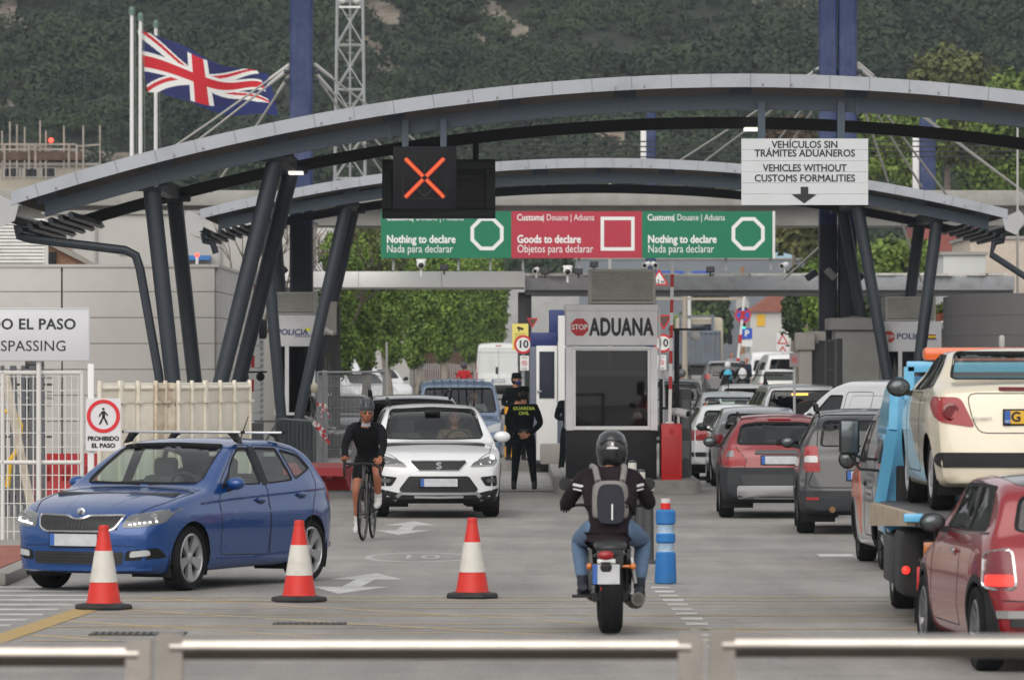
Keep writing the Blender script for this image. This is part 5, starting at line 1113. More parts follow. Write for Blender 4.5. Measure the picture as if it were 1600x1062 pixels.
tape('red and white barrier tape knotted on the crowd barriers', 493, 661, 102.4, 1); tape('red and white barrier tape tied to the mesh fence post', 506, 637, 102.3, 2)
t = T('convex_cap', 'round pale plastic cap on the temporary fence post', 'cap', P(491, 606, 102.4)); MB().sphere((0, 0, 0), (.07, .06, .1)).obj('cap', mat('cap_cream', (.55, .5, .4), .6), t)
t = T('gate', 'black barred gate with concrete lintel right of the left police booth', 'gate', (0, 129, 0)); u = 129/FOC; X = lambda px: (px-800)*u; Z = lambda py: CAMZ-(py-HORY)*u; mb = MB()
for i in range(5): mb.box((X(507+i*4), 0, 1.4), (.04, .04, 2.75))
for zz in (.1, 1.5, 2.7): mb.box((X(515), 0, zz), (.3, .05, .06))
mb.box((X(526), .1, 1.7), (X(532)-X(521), .2, 3.4)); mb.obj('bars', mat('gate_black', (0, 0, 0)), t); MB().box((X(513), .2, Z(497)), (X(526)-X(500), .5, .75)).obj('lintel', CONC, t)
tube_c = T('security_camera', 'grey tube camera under the concrete lintel beside the left police booth', 'camera', P(512, 516, 128.5)); MB().cyl((-.16, .05, .07), (.14, -.05, -.07), .06, n=10).bar((-.1, .05, .05), (-.1, .3, .2), .03, .03).obj('housing', GREYW, tube_c)
# cones, bollards, foreground guard rail
CONER = mat('cone_red', sr(204, 38, 26), .55, var=.12, sc=5, dirt=.75, dcol=(.30, .03, .02), grime=5); CONEW = mat('cone_white', (.62, .60, .55), .55, dirt=.6, dcol=(.4, .36, .3), grime=6); RUB = mat('rubber', (.022, .022, .023), .75, var=.3, sc=6)
def cone(b, label, oct_=True, rz=0.):
    t = T('traffic_cone', label, 'cone', b, rz, 'traffic cones across the junction')
    R_ = lambda z: .155-(z-.05)*.165
    MB().lathe([(.255, 0), (.262, .015), (.25, .04), (.165, .055)], n=8 if oct_ else 4, R=Rz(PI/8)).obj('base', RUB, t)
    MB().lathe([(R_(.05)+.01, .05), (R_(.07), .07), (R_(.69), .69), (.046, .70), (.05, .72), (.04, .748), (.0, .75)], n=28).obj('body', CONER, t)
    MB().lathe([(R_(.24)+.003, .24), (R_(.52)+.003, .52)], n=28).obj('reflective_band', CONEW, t); return t
c0 = cone((P(162, 0, 51.0).x, 51.0, .01), 'scuffed red and white cone in front of the blue car bonnet', True, .3)
dup(c0, (P(467.5, 0, 52.6).x, 52.6, .01), 1.1, 'red and white cone in front of the blue car rear wheel'); dup(c0, (P(738, 0, 53.4).x, 53.4, .01), 0., 'red and white cone alone in the middle of the road')
t = T('blue_bollard', 'ribbed blue plastic bollard with clear bands and red top post', 'bollard', (P(1040, 0, 56.8).x, 56.8, .01)); BLP = mat('bollard_blue', sr(34, 112, 180), .55, var=.1, sc=4, dirt=.6, dcol=(.05, .12, .22))
MB().lathe([(.105, 0), (.11, .02), (.10, .30), (.085, .315)], n=24).lathe([(.085, .40), (.098, .415), (.098, .485), (.085, .50)], n=24).lathe([(.085, .585), (.1, .60), (.1, .715), (.085, .735), (0, .738)], n=24).obj('body', BLP, t)
MB().lathe([(.084, .315), (.08, .33), (.08, .39), (.084, .40)], n=24).obj('reflective_band', mat('band_pale_blue', (.33, .45, .58), .3, var=.2, sc=14), t); MB().lathe([(.084, .5), (.08, .51), (.08, .575), (.084, .585)], n=24).obj('reflective_band', mat('band_pale_blue', (.33, .45, .58), .3, var=.2, sc=14), t)
MB().cyl((0, 0, .738), (0, 0, .80), .05, n=18).obj('red_cap', mat('cap_red', sr(214, 36, 30), .45), t); MB().cyl((0, 0, .80), (0, 0, .845), .048, n=18).obj('clear_cap', mat('cap_clear', (.62, .6, .58), .25), t)
for i, (px, d) in enumerate(((1014, 62.3), (1001, 67.5), (988, 73.5))):
    t = T('delineator_post', ['nearest dark flexible post beside the motorcyclist', 'middle dark flexible post beside the motorcyclist', 'farthest dark flexible post beside the motorcyclist'][i], 'post', (P(px, 0, d).x, d, .005), 0, 'dark delineator posts')
    MB().lathe([(.09, 0), (.085, .03), (.055, .05), (.05, .8), (.052, .9), (.045, .93), (0, .935)], n=16).obj('post', mat('post_charcoal', (.05, .052, .056), .5), t); MB().lathe([(.056, .80), (.056, .9)], n=16).lathe([(.057, .62), (.057, .7)], n=16).obj('reflective_band', mat('band_silver', (.55, .55, .5), .35), t)
ALU = mat('rail_steel', (.47, .43, .39), .27, metal=1., var=.12, sc=3, bump=.06, bsc=9, dirt=.3, dcol=(.28, .27, .26), grime=2)
S(MB().box((0, 19.6, .07), (14, 6.2, .14)).obj('near_pavement', mat('dark_paving', (.06, .052, .045), .9, var=.3, sc=4)))
S(MB().box((0, 22.82, .07), (14, .22, .142)).obj('near_kerb', KERB))
def rail(label, pxa, pxb, py, d, tilt=0.):
    u = d/FOC; r = 19*u; z = CAMZ-(py-HORY)*u; xa, xb = (pxa-800)*u, (pxb-800)*u; t = T('guard_rail', label, 'railing', ((xa+xb)/2, d, .14), 0, 'foreground guard rails'); w = xb-xa; mb = MB()
    mb.cyl((-w/2+r, 0, z-.14), (w/2-r, 0, z-.14+tilt), r, n=24); mb.obj('top_rail', ALU, t); 
    for s_ in (-1, 1): MB().prism(rnd([(s_*(w/2-r)-r*1.05, 0), (s_*(w/2-r)+r*1.05, 0), (s_*(w/2-r)+r*1.05, z-.14+r*1.25), (s_*(w/2-r)-r*1.05, z-.14+r*1.25)], .012), -r*.95, r*.95).obj('post', ALU, t)
    MB().cyl((-w/2+r, 0, .18), (w/2-r, 0, .18), r*.7, n=14).obj('lower_rail', ALU, t)
    return t
rail('blurred steel guard rail section cut by the left edge', -560, 236, 1022, 21.2); rail('longest blurred steel guard rail section in the middle foreground', 247, 1098, 1011, 21.2); rail('blurred steel guard rail section cut by the right edge', 1109, 1960, 1008, 21.2)
t = T('grass_tuft', 'small green tuft at the bottom left corner', 'grass', (P(8, 0, 34).x, 34, 0)); leafmesh('blades', [((0, 0, .06), (.22, .15, .12))], 260, .03, BRIGHT, t, 77)
# ------------------------------------------------------------------ vehicles
def pchip(pts):
    x = np.array([p[0] for p in pts], float); y = np.array([p[1] for p in pts], float); h = np.diff(x); dl = np.diff(y)/h; n = len(x); m = np.zeros(n)
    for i in range(1, n-1):
        if dl[i-1]*dl[i] > 0:
            w1, w2 = 2*h[i]+h[i-1], h[i]+2*h[i-1]; m[i] = (w1+w2)/(w1/dl[i-1]+w2/dl[i])
    m[0], m[-1] = dl[0], dl[-1]
    def f(t):
        t = min(max(t, x[0]), x[-1]); i = min(int(np.searchsorted(x, t, 'right'))-1, n-2); s = (t-x[i])/h[i]
        return float(y[i]*(1+2*s)*(1-s)**2+m[i]*h[i]*s*(1-s)**2+y[i+1]*s*s*(3-2*s)+m[i+1]*h[i]*s*s*(s-1))
    return f
def shell(sp):
    """closed smooth body; local x across, y along (front at -L/2), z up"""
    L = sp['L']; top, bot, plan, side = pchip(sp['top']), pchip(sp['bot']), pchip(sp['plan']), pchip(sp['side'])
    W_ = max(p[1] for p in sp['plan']); r_ = sp.get('r', .09); cr0 = sp.get('crown', .035)
    bf, bfd = sp.get('bowf', (.2, .9)); br, brd = sp.get('bowr', (.12, .6))
    ts = sorted(set([round(t, 4) for t in list(np.linspace(0, .3, 14))+list(np.linspace(.3, L-.45, int((L-.75)/.085)))+list(np.linspace(L-.45, L, 18))]+[p[0] for p in sp['top']]))
    rows = []
    for t in ts:
        zt, zb, w = top(t), bot(t), plan(t); h = zt-zb; rt = min(r_, h*.35); rb = min(.07, h*.2); crn = min(cr0, h*.15)
        pts = []; yb = w*side(zb+rb)
        pts += [(0, zb), (.5*(yb-rb), zb), (yb-rb, zb), (yb-rb*.3, zb+rb*.3), (yb, zb+rb)]
        z0 = zt-rt-crn; nz = 16
        for k in range(1, nz+1): z = zb+rb+(z0-zb-rb)*k/nz; pts.append((w*side(z), z))
        y0 = w*side(z0)
        for a in (22.5, 45, 67.5, 90): pts.append((y0-rt+rt*math.cos(math.radians(a)), z0+rt*math.sin(math.radians(a))))
        yy = y0-rt; zz = z0+rt
        for k in (1, 2, 3, 4, 5): y = yy*(1-k/5); pts.append((y, zz+crn*(1-(y/yy)**2)))
        ring = [(y, z) for y, z in pts]+[(-y, z) for y, z in pts[-2:0:-1]]
        def bow(y): q = (abs(y)/W_)**2.2; return bf*max(0, 1-t/bfd)**1.5*q-br*max(0, 1-(L-t)/brd)**1.5*q
        rows.append([(y, t+bow(y)-L/2, z) for y, z in ring])
    n = len(rows[0]); v = [p for r in rows for p in r]; f = []
    for i in range(len(rows)-1):
        for j in range(n): f.append((i*n+j, i*n+(j+1) % n, (i+1)*n+(j+1) % n, (i+1)*n+j))
    for end, bulge in ((0, -1), (len(rows)-1, 1)):
        base = end*n; ring = rows[end]; zc = sum(p[2] for p in ring)/n; yc = sum(p[1] for p in ring)/n; prev = [base+j for j in range(n)]
        mid = min(p[1] for p in ring) if bulge < 0 else max(p[1] for p in ring)
        for k in (.82, .6, .35, .12):
            cur = []
            for p in ring:
                x = p[0]*k; q = (abs(x)/W_)**2.2; y = (mid+bf*q if bulge < 0 else mid-br*q)+bulge*.015*(1-k); cur.append(len(v)); v.append((x, y, zc+(p[2]-zc)*k))
            for j in range(n): f.append((prev[j], prev[(j+1) % n], cur[(j+1) % n], cur[j]))
            prev = cur
        f.append(tuple(prev))
    bm = bmesh.new(); vv = [bm.verts.new(p) for p in v]
    for q in f:
        try: bm.faces.new([vv[i] for i in q])
        except ValueError: pass
    bmesh.ops.recalc_face_normals(bm, faces=bm.faces[:]); return bm
VIEW = {'F': (Vector((0, 1, 0)), lambda a, b, L: Vector((a, -5, b))), 'B': (Vector((0, -1, 0)), lambda a, b, L: Vector((a, 5, b))),
        'L': (Vector((-1, 0, 0)), lambda a, b, L: Vector((5, a-L/2, b))), 'R': (Vector((1, 0, 0)), lambda a, b, L: Vector((-5, a-L/2, b))), 'T': (Vector((0, 0, -1)), lambda a, b, L: Vector((a, b-L/2, 5)))}
def pip(x, y, P_):
    c = False; k = len(P_)
    for i in range(k):
        x0, y0 = P_[i]; x1, y1 = P_[i-1]
        if (y0 > y) != (y1 > y) and x < (x1-x0)*(y-y0)/(y1-y0)+x0: c = not c
    return c
def gridmesh(out, step):
    """flat triangulated outline cut on a grid (2-D)"""
    bm = bmesh.new(); vs = [bm.verts.new((a, b, 0)) for a, b in out]; bm.faces.new(vs)
    bmesh.ops.triangulate(bm, faces=bm.faces[:])
    for ax in (0, 1):
        lo = min(p[ax] for p in out); hi = max(p[ax] for p in out); k = int((hi-lo)/step)
        for i in range(1, k+1):
            co = [0, 0, 0]; no = [0, 0, 0]; co[ax] = lo+(hi-lo)*i/(k+1); no[ax] = 1
            bmesh.ops.bisect_plane(bm, geom=bm.verts[:]+bm.edges[:]+bm.faces[:], plane_co=co, plane_no=no)
    bm.verts.index_update(); v = [(x.co.x, x.co.y) for x in bm.verts]; f = [[x.index for x in q.verts] for q in bm.faces]
    bd = [(e.verts[0].index, e.verts[1].index) for e in bm.edges if e.is_boundary]; bm.free(); return v, f, bd
class Car:
    def __init__(s, name, label, loc, rz, sp, paint, cat='car', group=None, low=None):
        s.sp = sp; s.L = sp['L']; s.root = T(name, label, cat, loc, rz, group); s.paint = paint
        s.bm = shell(sp); s.bvh = BVHTree.FromBMesh(s.bm); s.bm.normal_update(); s.fv = [([v.co.copy() for v in q.verts], [v.normal.copy() for v in q.verts]) for q in s.bm.faces]; s.parts = []; s.lowm = low
    def smooth(s, o):
        """keep the uncut body's smooth normals on a cut piece"""
        ns = []
        for v in o.data.vertices:
            q = s.bvh.find_nearest(v.co); cs, nn = s.fv[q[2]]; w = poly_3d_calc(cs, q[0]); n = Vector((0, 0, 0))
            for k, x in zip(w, nn): n += x*k
            ns.append(n.normalized() if n.length > .01 else q[1])
        o.data.polygons.foreach_set('use_smooth', [True]*len(o.data.polygons)); o.data.normals_split_custom_set_from_vertices(ns); return o
    def hit(s, view, a, b, off=0.):
        d, o = VIEW[view]; h = s.bvh.ray_cast(o(a, b, s.L), d, 12)
        if h[0] is None:
            p = o(a, b, s.L); p = p+d*(5-.9 if view in 'LR' else 5-s.L/2); q = s.bvh.find_nearest(p); return q[0]+q[1]*off
        n = h[1]; n = n if n.dot(d) < 0 else -n; return h[0]+n*off
    def panel(s, name, view, out, m, off=.004, th=.012, step=.07, parent=None, smooth=40):
        v, f, bd = gridmesh(out, step); d = VIEW[view][0]; k = len(v); top = [s.hit(view, a, b, off) for a, b in v]; vs = top+[p+d*th for p in top]
        fs = [tuple(q) for q in f]+[tuple(i+k for i in q[::-1]) for q in f]+[(a, b, b+k, a+k) for a, b in bd]
        return link(name, [tuple(p) for p in vs], fs, None, m, parent or s.root, smooth=smooth)
    def strip(s, name, view, path, w, m, closed=False, off=.003, th=.006, parent=None, mb=None):
        pts = [path[i] for i in range(len(path))]+([path[0]] if closed else []); out = []
        for (a, b), (c, d_) in zip(pts[:-1], pts[1:]):
            n = max(1, int(math.hypot(c-a, d_-b)/.06))
            for i in range(n): out.append((a+(c-a)*i/n, b+(d_-b)*i/n))
        if not closed: out.append(pts[-1])
        P3 = [s.hit(view, a, b, off) for a, b in out]; own = mb is None; mb = mb or MB(); k = len(P3); vd = VIEW[view][0]; vs = []; fs = []
        for i, p in enumerate(P3):
            q0 = P3[i-1] if (i or closed) else p; q1 = P3[(i+1) % k] if (i < k-1 or closed) else p; t = (q1-q0).normalized(); x = t.cross(vd)
            x = x.normalized() if x.length > 1e-5 else Vector((0, 0, 1)); vs += [p-x*w/2, p+x*w/2, p+x*w/2+vd*th, p-x*w/2+vd*th]
        for i in range(k if closed else k-1):
            a = i*4; b = ((i+1) % k)*4
            for j in range(4): fs.append((a+j, a+(j+1) % 4, b+(j+1) % 4, b+j))
        mb.add(vs, fs); return mb.obj(name, m, parent or s.root, smooth=None) if own else mb
    def cut(s, view, out, keep=None, mat_=None, parent=None):
        """remove (or lift into its own part) the shell faces inside an outline"""
        d, o = VIEW[view]; L = s.L; ax = {'F': (0, 2), 'B': (0, 2), 'L': (1, 2), 'R': (1, 2), 'T': (0, 1)}[view]; sh = L/2 if view in 'LR' else 0
        to2 = lambda c: (c[ax[0]]+(sh if ax[0] == 1 else 0), c[ax[1]]+(L/2 if view == 'T' else 0)); bm = s.bm
        x0, x1 = min(p[0] for p in out)-.15, max(p[0] for p in out)+.15; y0, y1 = min(p[1] for p in out)-.15, max(p[1] for p in out)+.15
        def near():
            r = []
            for q in bm.faces:
                c = to2(q.calc_center_median())
                if x0 < c[0] < x1 and y0 < c[1] < y1 and q.normal.dot(d) < -.02 and (view not in 'LR' or q.calc_center_median().x*(1 if view == 'L' else -1) > 0): r.append(q)
            return r
        for i in range(len(out)):
            a, b = out[i-1], out[i]; pa, pb = o(a[0], a[1], L), o(b[0], b[1], L); no = (pb-pa).cross(d)
            if no.length < 1e-6: continue
            fs = near(); es = set(e for q in fs for e in q.edges); vs = set(v for q in fs for v in q.verts)
            bmesh.ops.bisect_plane(bm, geom=list(fs)+list(es)+list(vs), plane_co=pa, plane_no=no.normalized(), dist=1e-5)
        ins = [q for q in near() if pip(*to2(q.calc_center_median()), out)]
        res = None
        if keep:
            idx = {}; vs = []; fs = []
            for q in ins:
                r = []
                for v in q.verts:
                    if v.index not in idx or True:
                        key = (round(v.co.x, 5), round(v.co.y, 5), round(v.co.z, 5))
                        if key not in idx: idx[key] = len(vs); vs.append(tuple(v.co))
                    r.append(idx[key])
                fs.append(r)
            res = s.smooth(link(keep, vs, fs, None, mat_, parent or s.root, smooth=None, fixn=False))
        bmesh.ops.delete(bm, geom=ins, context='FACES'); return res
    def window(s, name, view, out, gl, frame=None, fw=.03, cut=True, r=.04, parent=None):
        o = rnd(out, r, 3)
        if cut: s.cut(view, o)
        p = s.panel(name, view, o, gl, -.006 if cut else .003, .004, .12, parent)
        if frame: s.strip('window_seal', view, o, fw, frame, True, .001, .012, p)
        return p
    def done(s, zlow=None):
        bm = s.bm
        if zlow:
            bmesh.ops.bisect_plane(bm, geom=bm.verts[:]+bm.edges[:]+bm.faces[:], plane_co=(0, 0, zlow), plane_no=(0, 0, 1), dist=1e-5)
        bm.verts.index_update(); lo = []; hi = []
        for q in bm.faces: (lo if zlow and q.calc_center_median().z < zlow else hi).append([v.index for v in q.verts])
        v = [tuple(x.co) for x in bm.verts]
        def sub(name, fs, m):
            used = sorted(set(i for q in fs for i in q)); mp = {k: i for i, k in enumerate(used)}
            return s.smooth(link(name, [v[i] for i in used], [[mp[i] for i in q] for q in fs], None, m, s.root, smooth=None, fixn=False))
        b = sub('body', hi, s.paint)
        if lo: sub('bumper', lo, s.lowm)
        bm.free(); return b
    def wheels(s, r, w, tr, y0, y1, style=5, rimm=None, steer=0., arch=True, lip=None, arch_r=None, rimr=.62):
        L = s.L; s.wh = []
        for t in (y0, y1):
            for sd in (1, -1):
                if arch:
                    ar = arch_r or r+.045; o = [(t+ar*math.cos(a), max(r*1.0+ar*math.sin(a), -.1)) for a in np.linspace(-.35*PI, 1.35*PI, 22)]
                    s.cut('L' if sd > 0 else 'R', o)
                    if lip: s.strip('wheel_arch_trim', 'L' if sd > 0 else 'R', [(t+(ar+.012)*math.cos(a), r+(ar+.012)*math.sin(a)) for a in np.linspace(-.08*PI, 1.08*PI, 16)], lip[0], lip[1], off=.006, th=.03)
        for t in (y0, y1):
            for sd in (1, -1):
                k = T_('wheel', s.root, (sd*(tr/2), t-L/2, r), (steer if t == y0 else 0)); mk_wheel(k, r, w, sd, style, rimm, rimr); s.wh.append(k)
        hw = tr/2+.05
        for t in (y0, y1):
            ar = (arch_r or r+.045)+.03
            for sd in (1, -1):
                a_ = np.linspace(-.15*PI, 1.15*PI, 14); v = []; f = []
                for a in a_: v += [(sd*(hw-.42), t-L/2+ar*math.cos(a), r+ar*math.sin(a)), (sd*(hw+.02), t-L/2+ar*math.cos(a), r+ar*math.sin(a))]
                for i in range(len(a_)-1): f.append((2*i, 2*i+1, 2*i+3, 2*i+2))
                v.append((sd*(hw-.42), t-L/2, r)); c = len(v)-1
                for i in range(len(a_)-1): f.append((2*i, 2*i+2, c))
                MB().add(v, f).obj('wheel_well', mat('well_black', (.008, .008, .009), .9), s.root, smooth=None)
def T_(name, parent, loc, rz=0.):
    o = bpy.data.objects.new(name, None); COL.objects.link(o); o.empty_display_size = .1; o.parent = parent; o.location = loc; o.rotation_euler = (0, 0, rz); return o
TYRE = mat('tyre', (.011, .011, .012), .9, spec=.2, var=.25, sc=8, bump=.2, bsc=40); RIM = mat('alloy_rim', (.42, .42, .43), .35, metal=.7); RIMD = mat('rim_dark', (.02, .02, .022), .5, metal=.3)
_wm = {}
def mk_wheel(par, r, w, sd, style, rimm=None, rimr=.62):
    key = (round(r, 3), round(w, 3), sd, style, rimm.name if rimm else '', rimr)
    if key in _wm:
        for n, me in _wm[key]: o = bpy.data.objects.new(n, me); COL.objects.link(o); o.parent = par
        return
    R = Matrix.Rotation(sd*PI/2, 3, 'Y'); ri = r*rimr+.015
    a = MB().lathe([(ri, -w/2+.01), (r*.93, -w/2), (r*.985, -w*.38), (r, -w*.25), (r, w*.25), (r*.985, w*.38), (r*.93, w/2), (ri+.01, w/2-.006), (ri, w/2-.02), (ri, -w/2+.01)], n=36, R=R, ).obj('tyre', TYRE, par, smooth=50)
    mb = MB(); mb.lathe([(ri+.004, w/2-.012), (ri-.012, w/2-.004), (ri-.03, w/2-.03), (ri-.03, -w/2+.02)], n=36, R=R, cap=False)
    if style:
        for i in range(style):
            an = 2*PI*i/style
            def q(rad, off, z): return R@Vector((rad*math.cos(an)-off*math.sin(an), rad*math.sin(an)+off*math.cos(an), z))
            k = .5 if style <= 5 else .32; v = [q(.03, -.028, w/2-.03), q(.03, .028, w/2-.03), q(ri*.6, ri*.19*k*2, w/2-.025), q(ri-.02, ri*.29*k*2, w/2-.012), q(ri-.02, -ri*.29*k*2, w/2-.012), q(ri*.6, -ri*.19*k*2, w/2-.025)]
            v2 = [p-R@Vector((0, 0, .035)) for p in v]; mb.add(v+v2, [tuple(range(6)), tuple(range(11, 5, -1))]+[(i_, (i_+1) % 6, (i_+1) % 6+6, i_+6) for i_ in range(6)])
        mb.lathe([(0, w/2-.016), (.03, w/2-.018), (.055, w/2-.028), (.055, w/2-.06)], n=18, R=R, cap=False)
    else:
        mb.lathe([(0, w/2-.02), (.06, w/2-.02), (.08, w/2-.045), (ri*.7, w/2-.03), (ri*.95, w/2-.05)], n=28, R=R, cap=False)
    b = mb.obj('rim', rimm or RIM, par, smooth=35)
    c = MB().lathe([(0, w/2-.075), (ri-.02, w/2-.075)], n=24, R=R).obj('brake_disc', RIMD, par)
    _wm[key] = [('tyre', a.data), ('rim', b.data), ('brake_disc', c.data)]
SEAL = mat('seal_black', (.008, .008, .009), .5, spec=.25); PLASTIC = mat('car_plastic', (.014, .0145, .016), .6, spec=.3, var=.1, sc=6); SEAM = mat('seam_black', (.008, .008, .009), .7); CHROME = mat('chrome', (.62, .62, .63), .18, metal=1)
GL_CLEAR = glass('car_glass_clear', (.80, .90, .86), .92); GL_MID = glass('car_glass', (.55, .62, .62), .5); GL_DARK = glass('car_glass_dark', (.3, .32, .33), .3)
LAMPR = mat('lamp_red', (.30, .010, .014), .28, coat=.15); LAMPW = mat('lamp_clear', (.45, .46, .47), .12, coat=.6); LAMPD = mat('lamp_smoke', (.10, .105, .11), .1, coat=1); LAMPO = mat('lamp_orange', (.55, .16, .02), .15, coat=.5)
LIT_R = mat('brake_lit', (.6, .03, .02), .3, emit=(1, .03, .02), es=.45); LIT_A = mat('amber_brake_lit', (.7, .3, .05), .3, emit=(1, .36, .05), es=1.2); LIT_W = mat('daylight_led', (.8, .8, .8), .3, emit=(1, .98, .92), es=.9)
PLATE = mat('plate_plain', (.50, .51, .54), .45, var=.12, sc=9); PBLUE = mat('plate_blue', sr(50, 96, 170), .5); PYEL = mat('plate_yellow', sr(226, 176, 50), .5)
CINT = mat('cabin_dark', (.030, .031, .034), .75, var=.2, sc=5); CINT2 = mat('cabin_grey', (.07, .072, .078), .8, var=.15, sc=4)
def paint(name, col, rough=.28, metal=.0, dirt=.15):
    return mat(name, col, rough, metal, var=.03, sc=1.5, coat=.8, dirt=dirt, dcol=tuple(.6*c+.05 for c in col), grime=1.6)
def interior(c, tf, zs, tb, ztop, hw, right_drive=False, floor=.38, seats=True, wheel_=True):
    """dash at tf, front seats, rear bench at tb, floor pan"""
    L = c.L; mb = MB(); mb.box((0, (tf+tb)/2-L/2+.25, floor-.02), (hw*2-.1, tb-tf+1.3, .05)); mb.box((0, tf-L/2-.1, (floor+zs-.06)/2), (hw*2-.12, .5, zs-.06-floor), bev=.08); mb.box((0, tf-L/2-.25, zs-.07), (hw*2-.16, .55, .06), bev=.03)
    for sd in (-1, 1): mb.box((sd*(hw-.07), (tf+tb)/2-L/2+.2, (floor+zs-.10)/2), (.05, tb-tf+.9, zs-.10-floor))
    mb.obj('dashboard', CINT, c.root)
    if seats:
        for y, kind in ((tf+.78, 0), (tb, 1)):
            for sd in ((-1, 1) if kind == 0 else (-1, 0, 1)):
                mb = MB(); x = sd*hw*.46; sw = .48 if kind == 0 else .40; zt = ztop-.34
                mb.box((x, y-L/2-.12, floor+.22), (sw, .5, .2), bev=.07); mb.box((x, y-L/2+.22, (floor+.25+zt)/2), (sw*.92, .14, zt-floor-.2), bev=.06, R=Matrix.Rotation(-.2, 3, 'X'))
                if kind == 0 or sd: mb.box((x, y-L/2+.30, zt+.10), (.26, .10, .19), bev=.045, R=Matrix.Rotation(-.12, 3, 'X')); 
                for k in (-.06, .06):
                    if kind == 0 or sd: mb.cyl((x+k, y-L/2+.29, zt-.05), (x+k, y-L/2+.30, zt+.05), .008, n=6)
                mb.obj('seat', CINT2, c.root)
    if wheel_:
        x = (-1 if right_drive else 1)*hw*.46; mb = MB(); R = Matrix.Rotation(.45, 3, 'X'); cc = Vector((x, tf-L/2+.30, zs-.02))
        mb.tube([cc+R@Vector((.18*math.cos(a), 0, .18*math.sin(a))) for a in np.linspace(0, 2*PI, 21)[:-1]], .016, 6, closed=True); mb.box(cc, (.12, .04, .12), bev=.02, R=R); mb.box(cc, (.34, .02, .04), R=R); mb.obj('steering_wheel', CINT, c.root)
def mirror(c, sd, t, z, x, m, gm=None, size=(.2, .12, .15), name='wing_mirror'):
    L = c.L; k = T_(name, c.root, (sd*x, t-L/2, z)); mb = MB(); mb.sphere((sd*.09, 0, .02), (size[0]/2, size[1]/2, size[2]/2), 16, 10); mb.obj('shell', m, k)
    MB().bar((-sd*.06, .02, -.04), (sd*.05, .01, -.02), .06, .05).obj('arm', PLASTIC, k)
    MB().sphere((sd*.09, size[1]*.32, .02), (size[0]*.42, size[1]*.22, size[2]*.4), 14, 8).obj('mirror_glass', mat('mirror_glass', (.10, .115, .12), .12, metal=.6), k); return k
def plate(c, view, x0, x1, z0, z1, m=PLATE, off=.012, txt=None, parent=None):
    """number plate: a flat board of its own, blue band at the left of the reader"""
    xm, zm = (x0+x1)/2, (z0+z1)/2; p = c.hit(view, xm, zm); sg = 1 if view == 'B' else -1; y = p.y+sg*off; w, h = x1-x0, z1-z0
    o = MB().box((xm, y, zm), (w+.03, .012, h+.03), bev=.004).obj('number_plate', SEAL, parent or c.root); MB().box((xm, y+sg*.006, zm), (w, .008, h)).obj('plate_face', m, o)
    bx = x0+.025 if view == 'F' else x1-.025; MB().box((bx, y+sg*.008, zm), (.05, .008, h-.002)).obj('plate_band', PBLUE, o); return o
# ---- blue hatchback ------------------------------------------------------------
BLUEP = paint('hatch_blue', sr(6, 64, 128), .26, .25, 0)
SPH = dict(L=3.99, top=[(0, .60), (.03, .68), (.12, .755), (.4, .86), (.8, .935), (1.12, .985), (1.2, 1.0), (1.6, 1.22), (2.0, 1.405), (2.35, 1.455), (2.8, 1.455), (3.25, 1.40), (3.5, 1.30), (3.76, 1.02), (3.9, .93), (3.97, .82), (3.99, .6)],
  bot=[(0, .22), (.3, .17), (2, .19), (3.6, .2), (3.99, .32)], plan=[(0, .70), (.08, .765), (.3, .825), (.8, .862), (2, .866), (3.2, .862), (3.7, .82), (3.95, .74), (3.99, .70)],
  side=[(.15, .90), (.28, .965), (.45, .985), (.62, 1.0), (.74, .995), (.80, .972), (.9, .955), (.97, .935), (1.0, .915), (1.2, .81), (1.4, .695), (1.5, .64)], r=.075, crown=.03, bowf=(.24, .95), bowr=(.14, .6))
c = Car("hatchback_car", 'blue five door hatchback with silver roof bars beside the pedestrian sign', (-3.33, 56.55, .005), math.radians(-26), SPH, BLUEP)
c.wheels(.315, .205, 1.48, .80, 3.27, 5, steer=math.radians(2), rimr=.70)

def seam(c, v, out, parent=None, w=.009, closed=True): c.strip('door_seam', v, out, w, SEAM, closed, .002, .004, parent)
def handle(c, v, t, z, m, dark, par=None):
    p = c.hit(v, t, z); n = 1 if v == 'L' else -1; k = par or c.root
    MB().sphere((p.x+n*.002, p.y, p.z-.006), (.012, .10, .038)).obj('handle_recess', dark, k); MB().sphere((p.x+n*.02, p.y, p.z+.006), (.016, .105, .017)).obj('door_handle', m, k)
def sidewin(c, wins, gl, pill=(), views='LR', fw=.028, r=.035):
    for v in views:
        for w_ in wins: c.window('side_window', v, w_, gl, SEAL, fw, True, r)
        for p in pill: c.panel('pillar_trim', v, p, SEAL, .004, .008, .1)
BLUED = mat('hatch_blue_dark', sr(10, 36, 82), .35)
sidewin(c, [[(1.60, 1.0), (2.29, 1.0), (2.27, 1.352), (2.08, 1.355), (1.80, 1.185)], [(2.43, 1.0), (2.98, 1.025), (2.87, 1.338), (2.43, 1.352)], [(3.04, 1.03), (3.42, 1.13), (3.26, 1.27), (2.94, 1.325)]], GL_CLEAR,
        [[(2.31, .99), (2.41, .99), (2.41, 1.37), (2.29, 1.37)], [(1.44, .975), (1.58, .99), (1.72, 1.13), (1.54, 1.03)]])
c.window('windscreen', 'F', [(-.64, 1.02), (.64, 1.02), (.535, 1.385), (0, 1.40), (-.535, 1.385)], GL_CLEAR, SEAL, .03, True, .06)
c.window('rear_window', 'B', [(-.55, 1.05), (.55, 1.05), (.48, 1.31), (-.48, 1.31)], GL_CLEAR, SEAL, .03, True, .06)
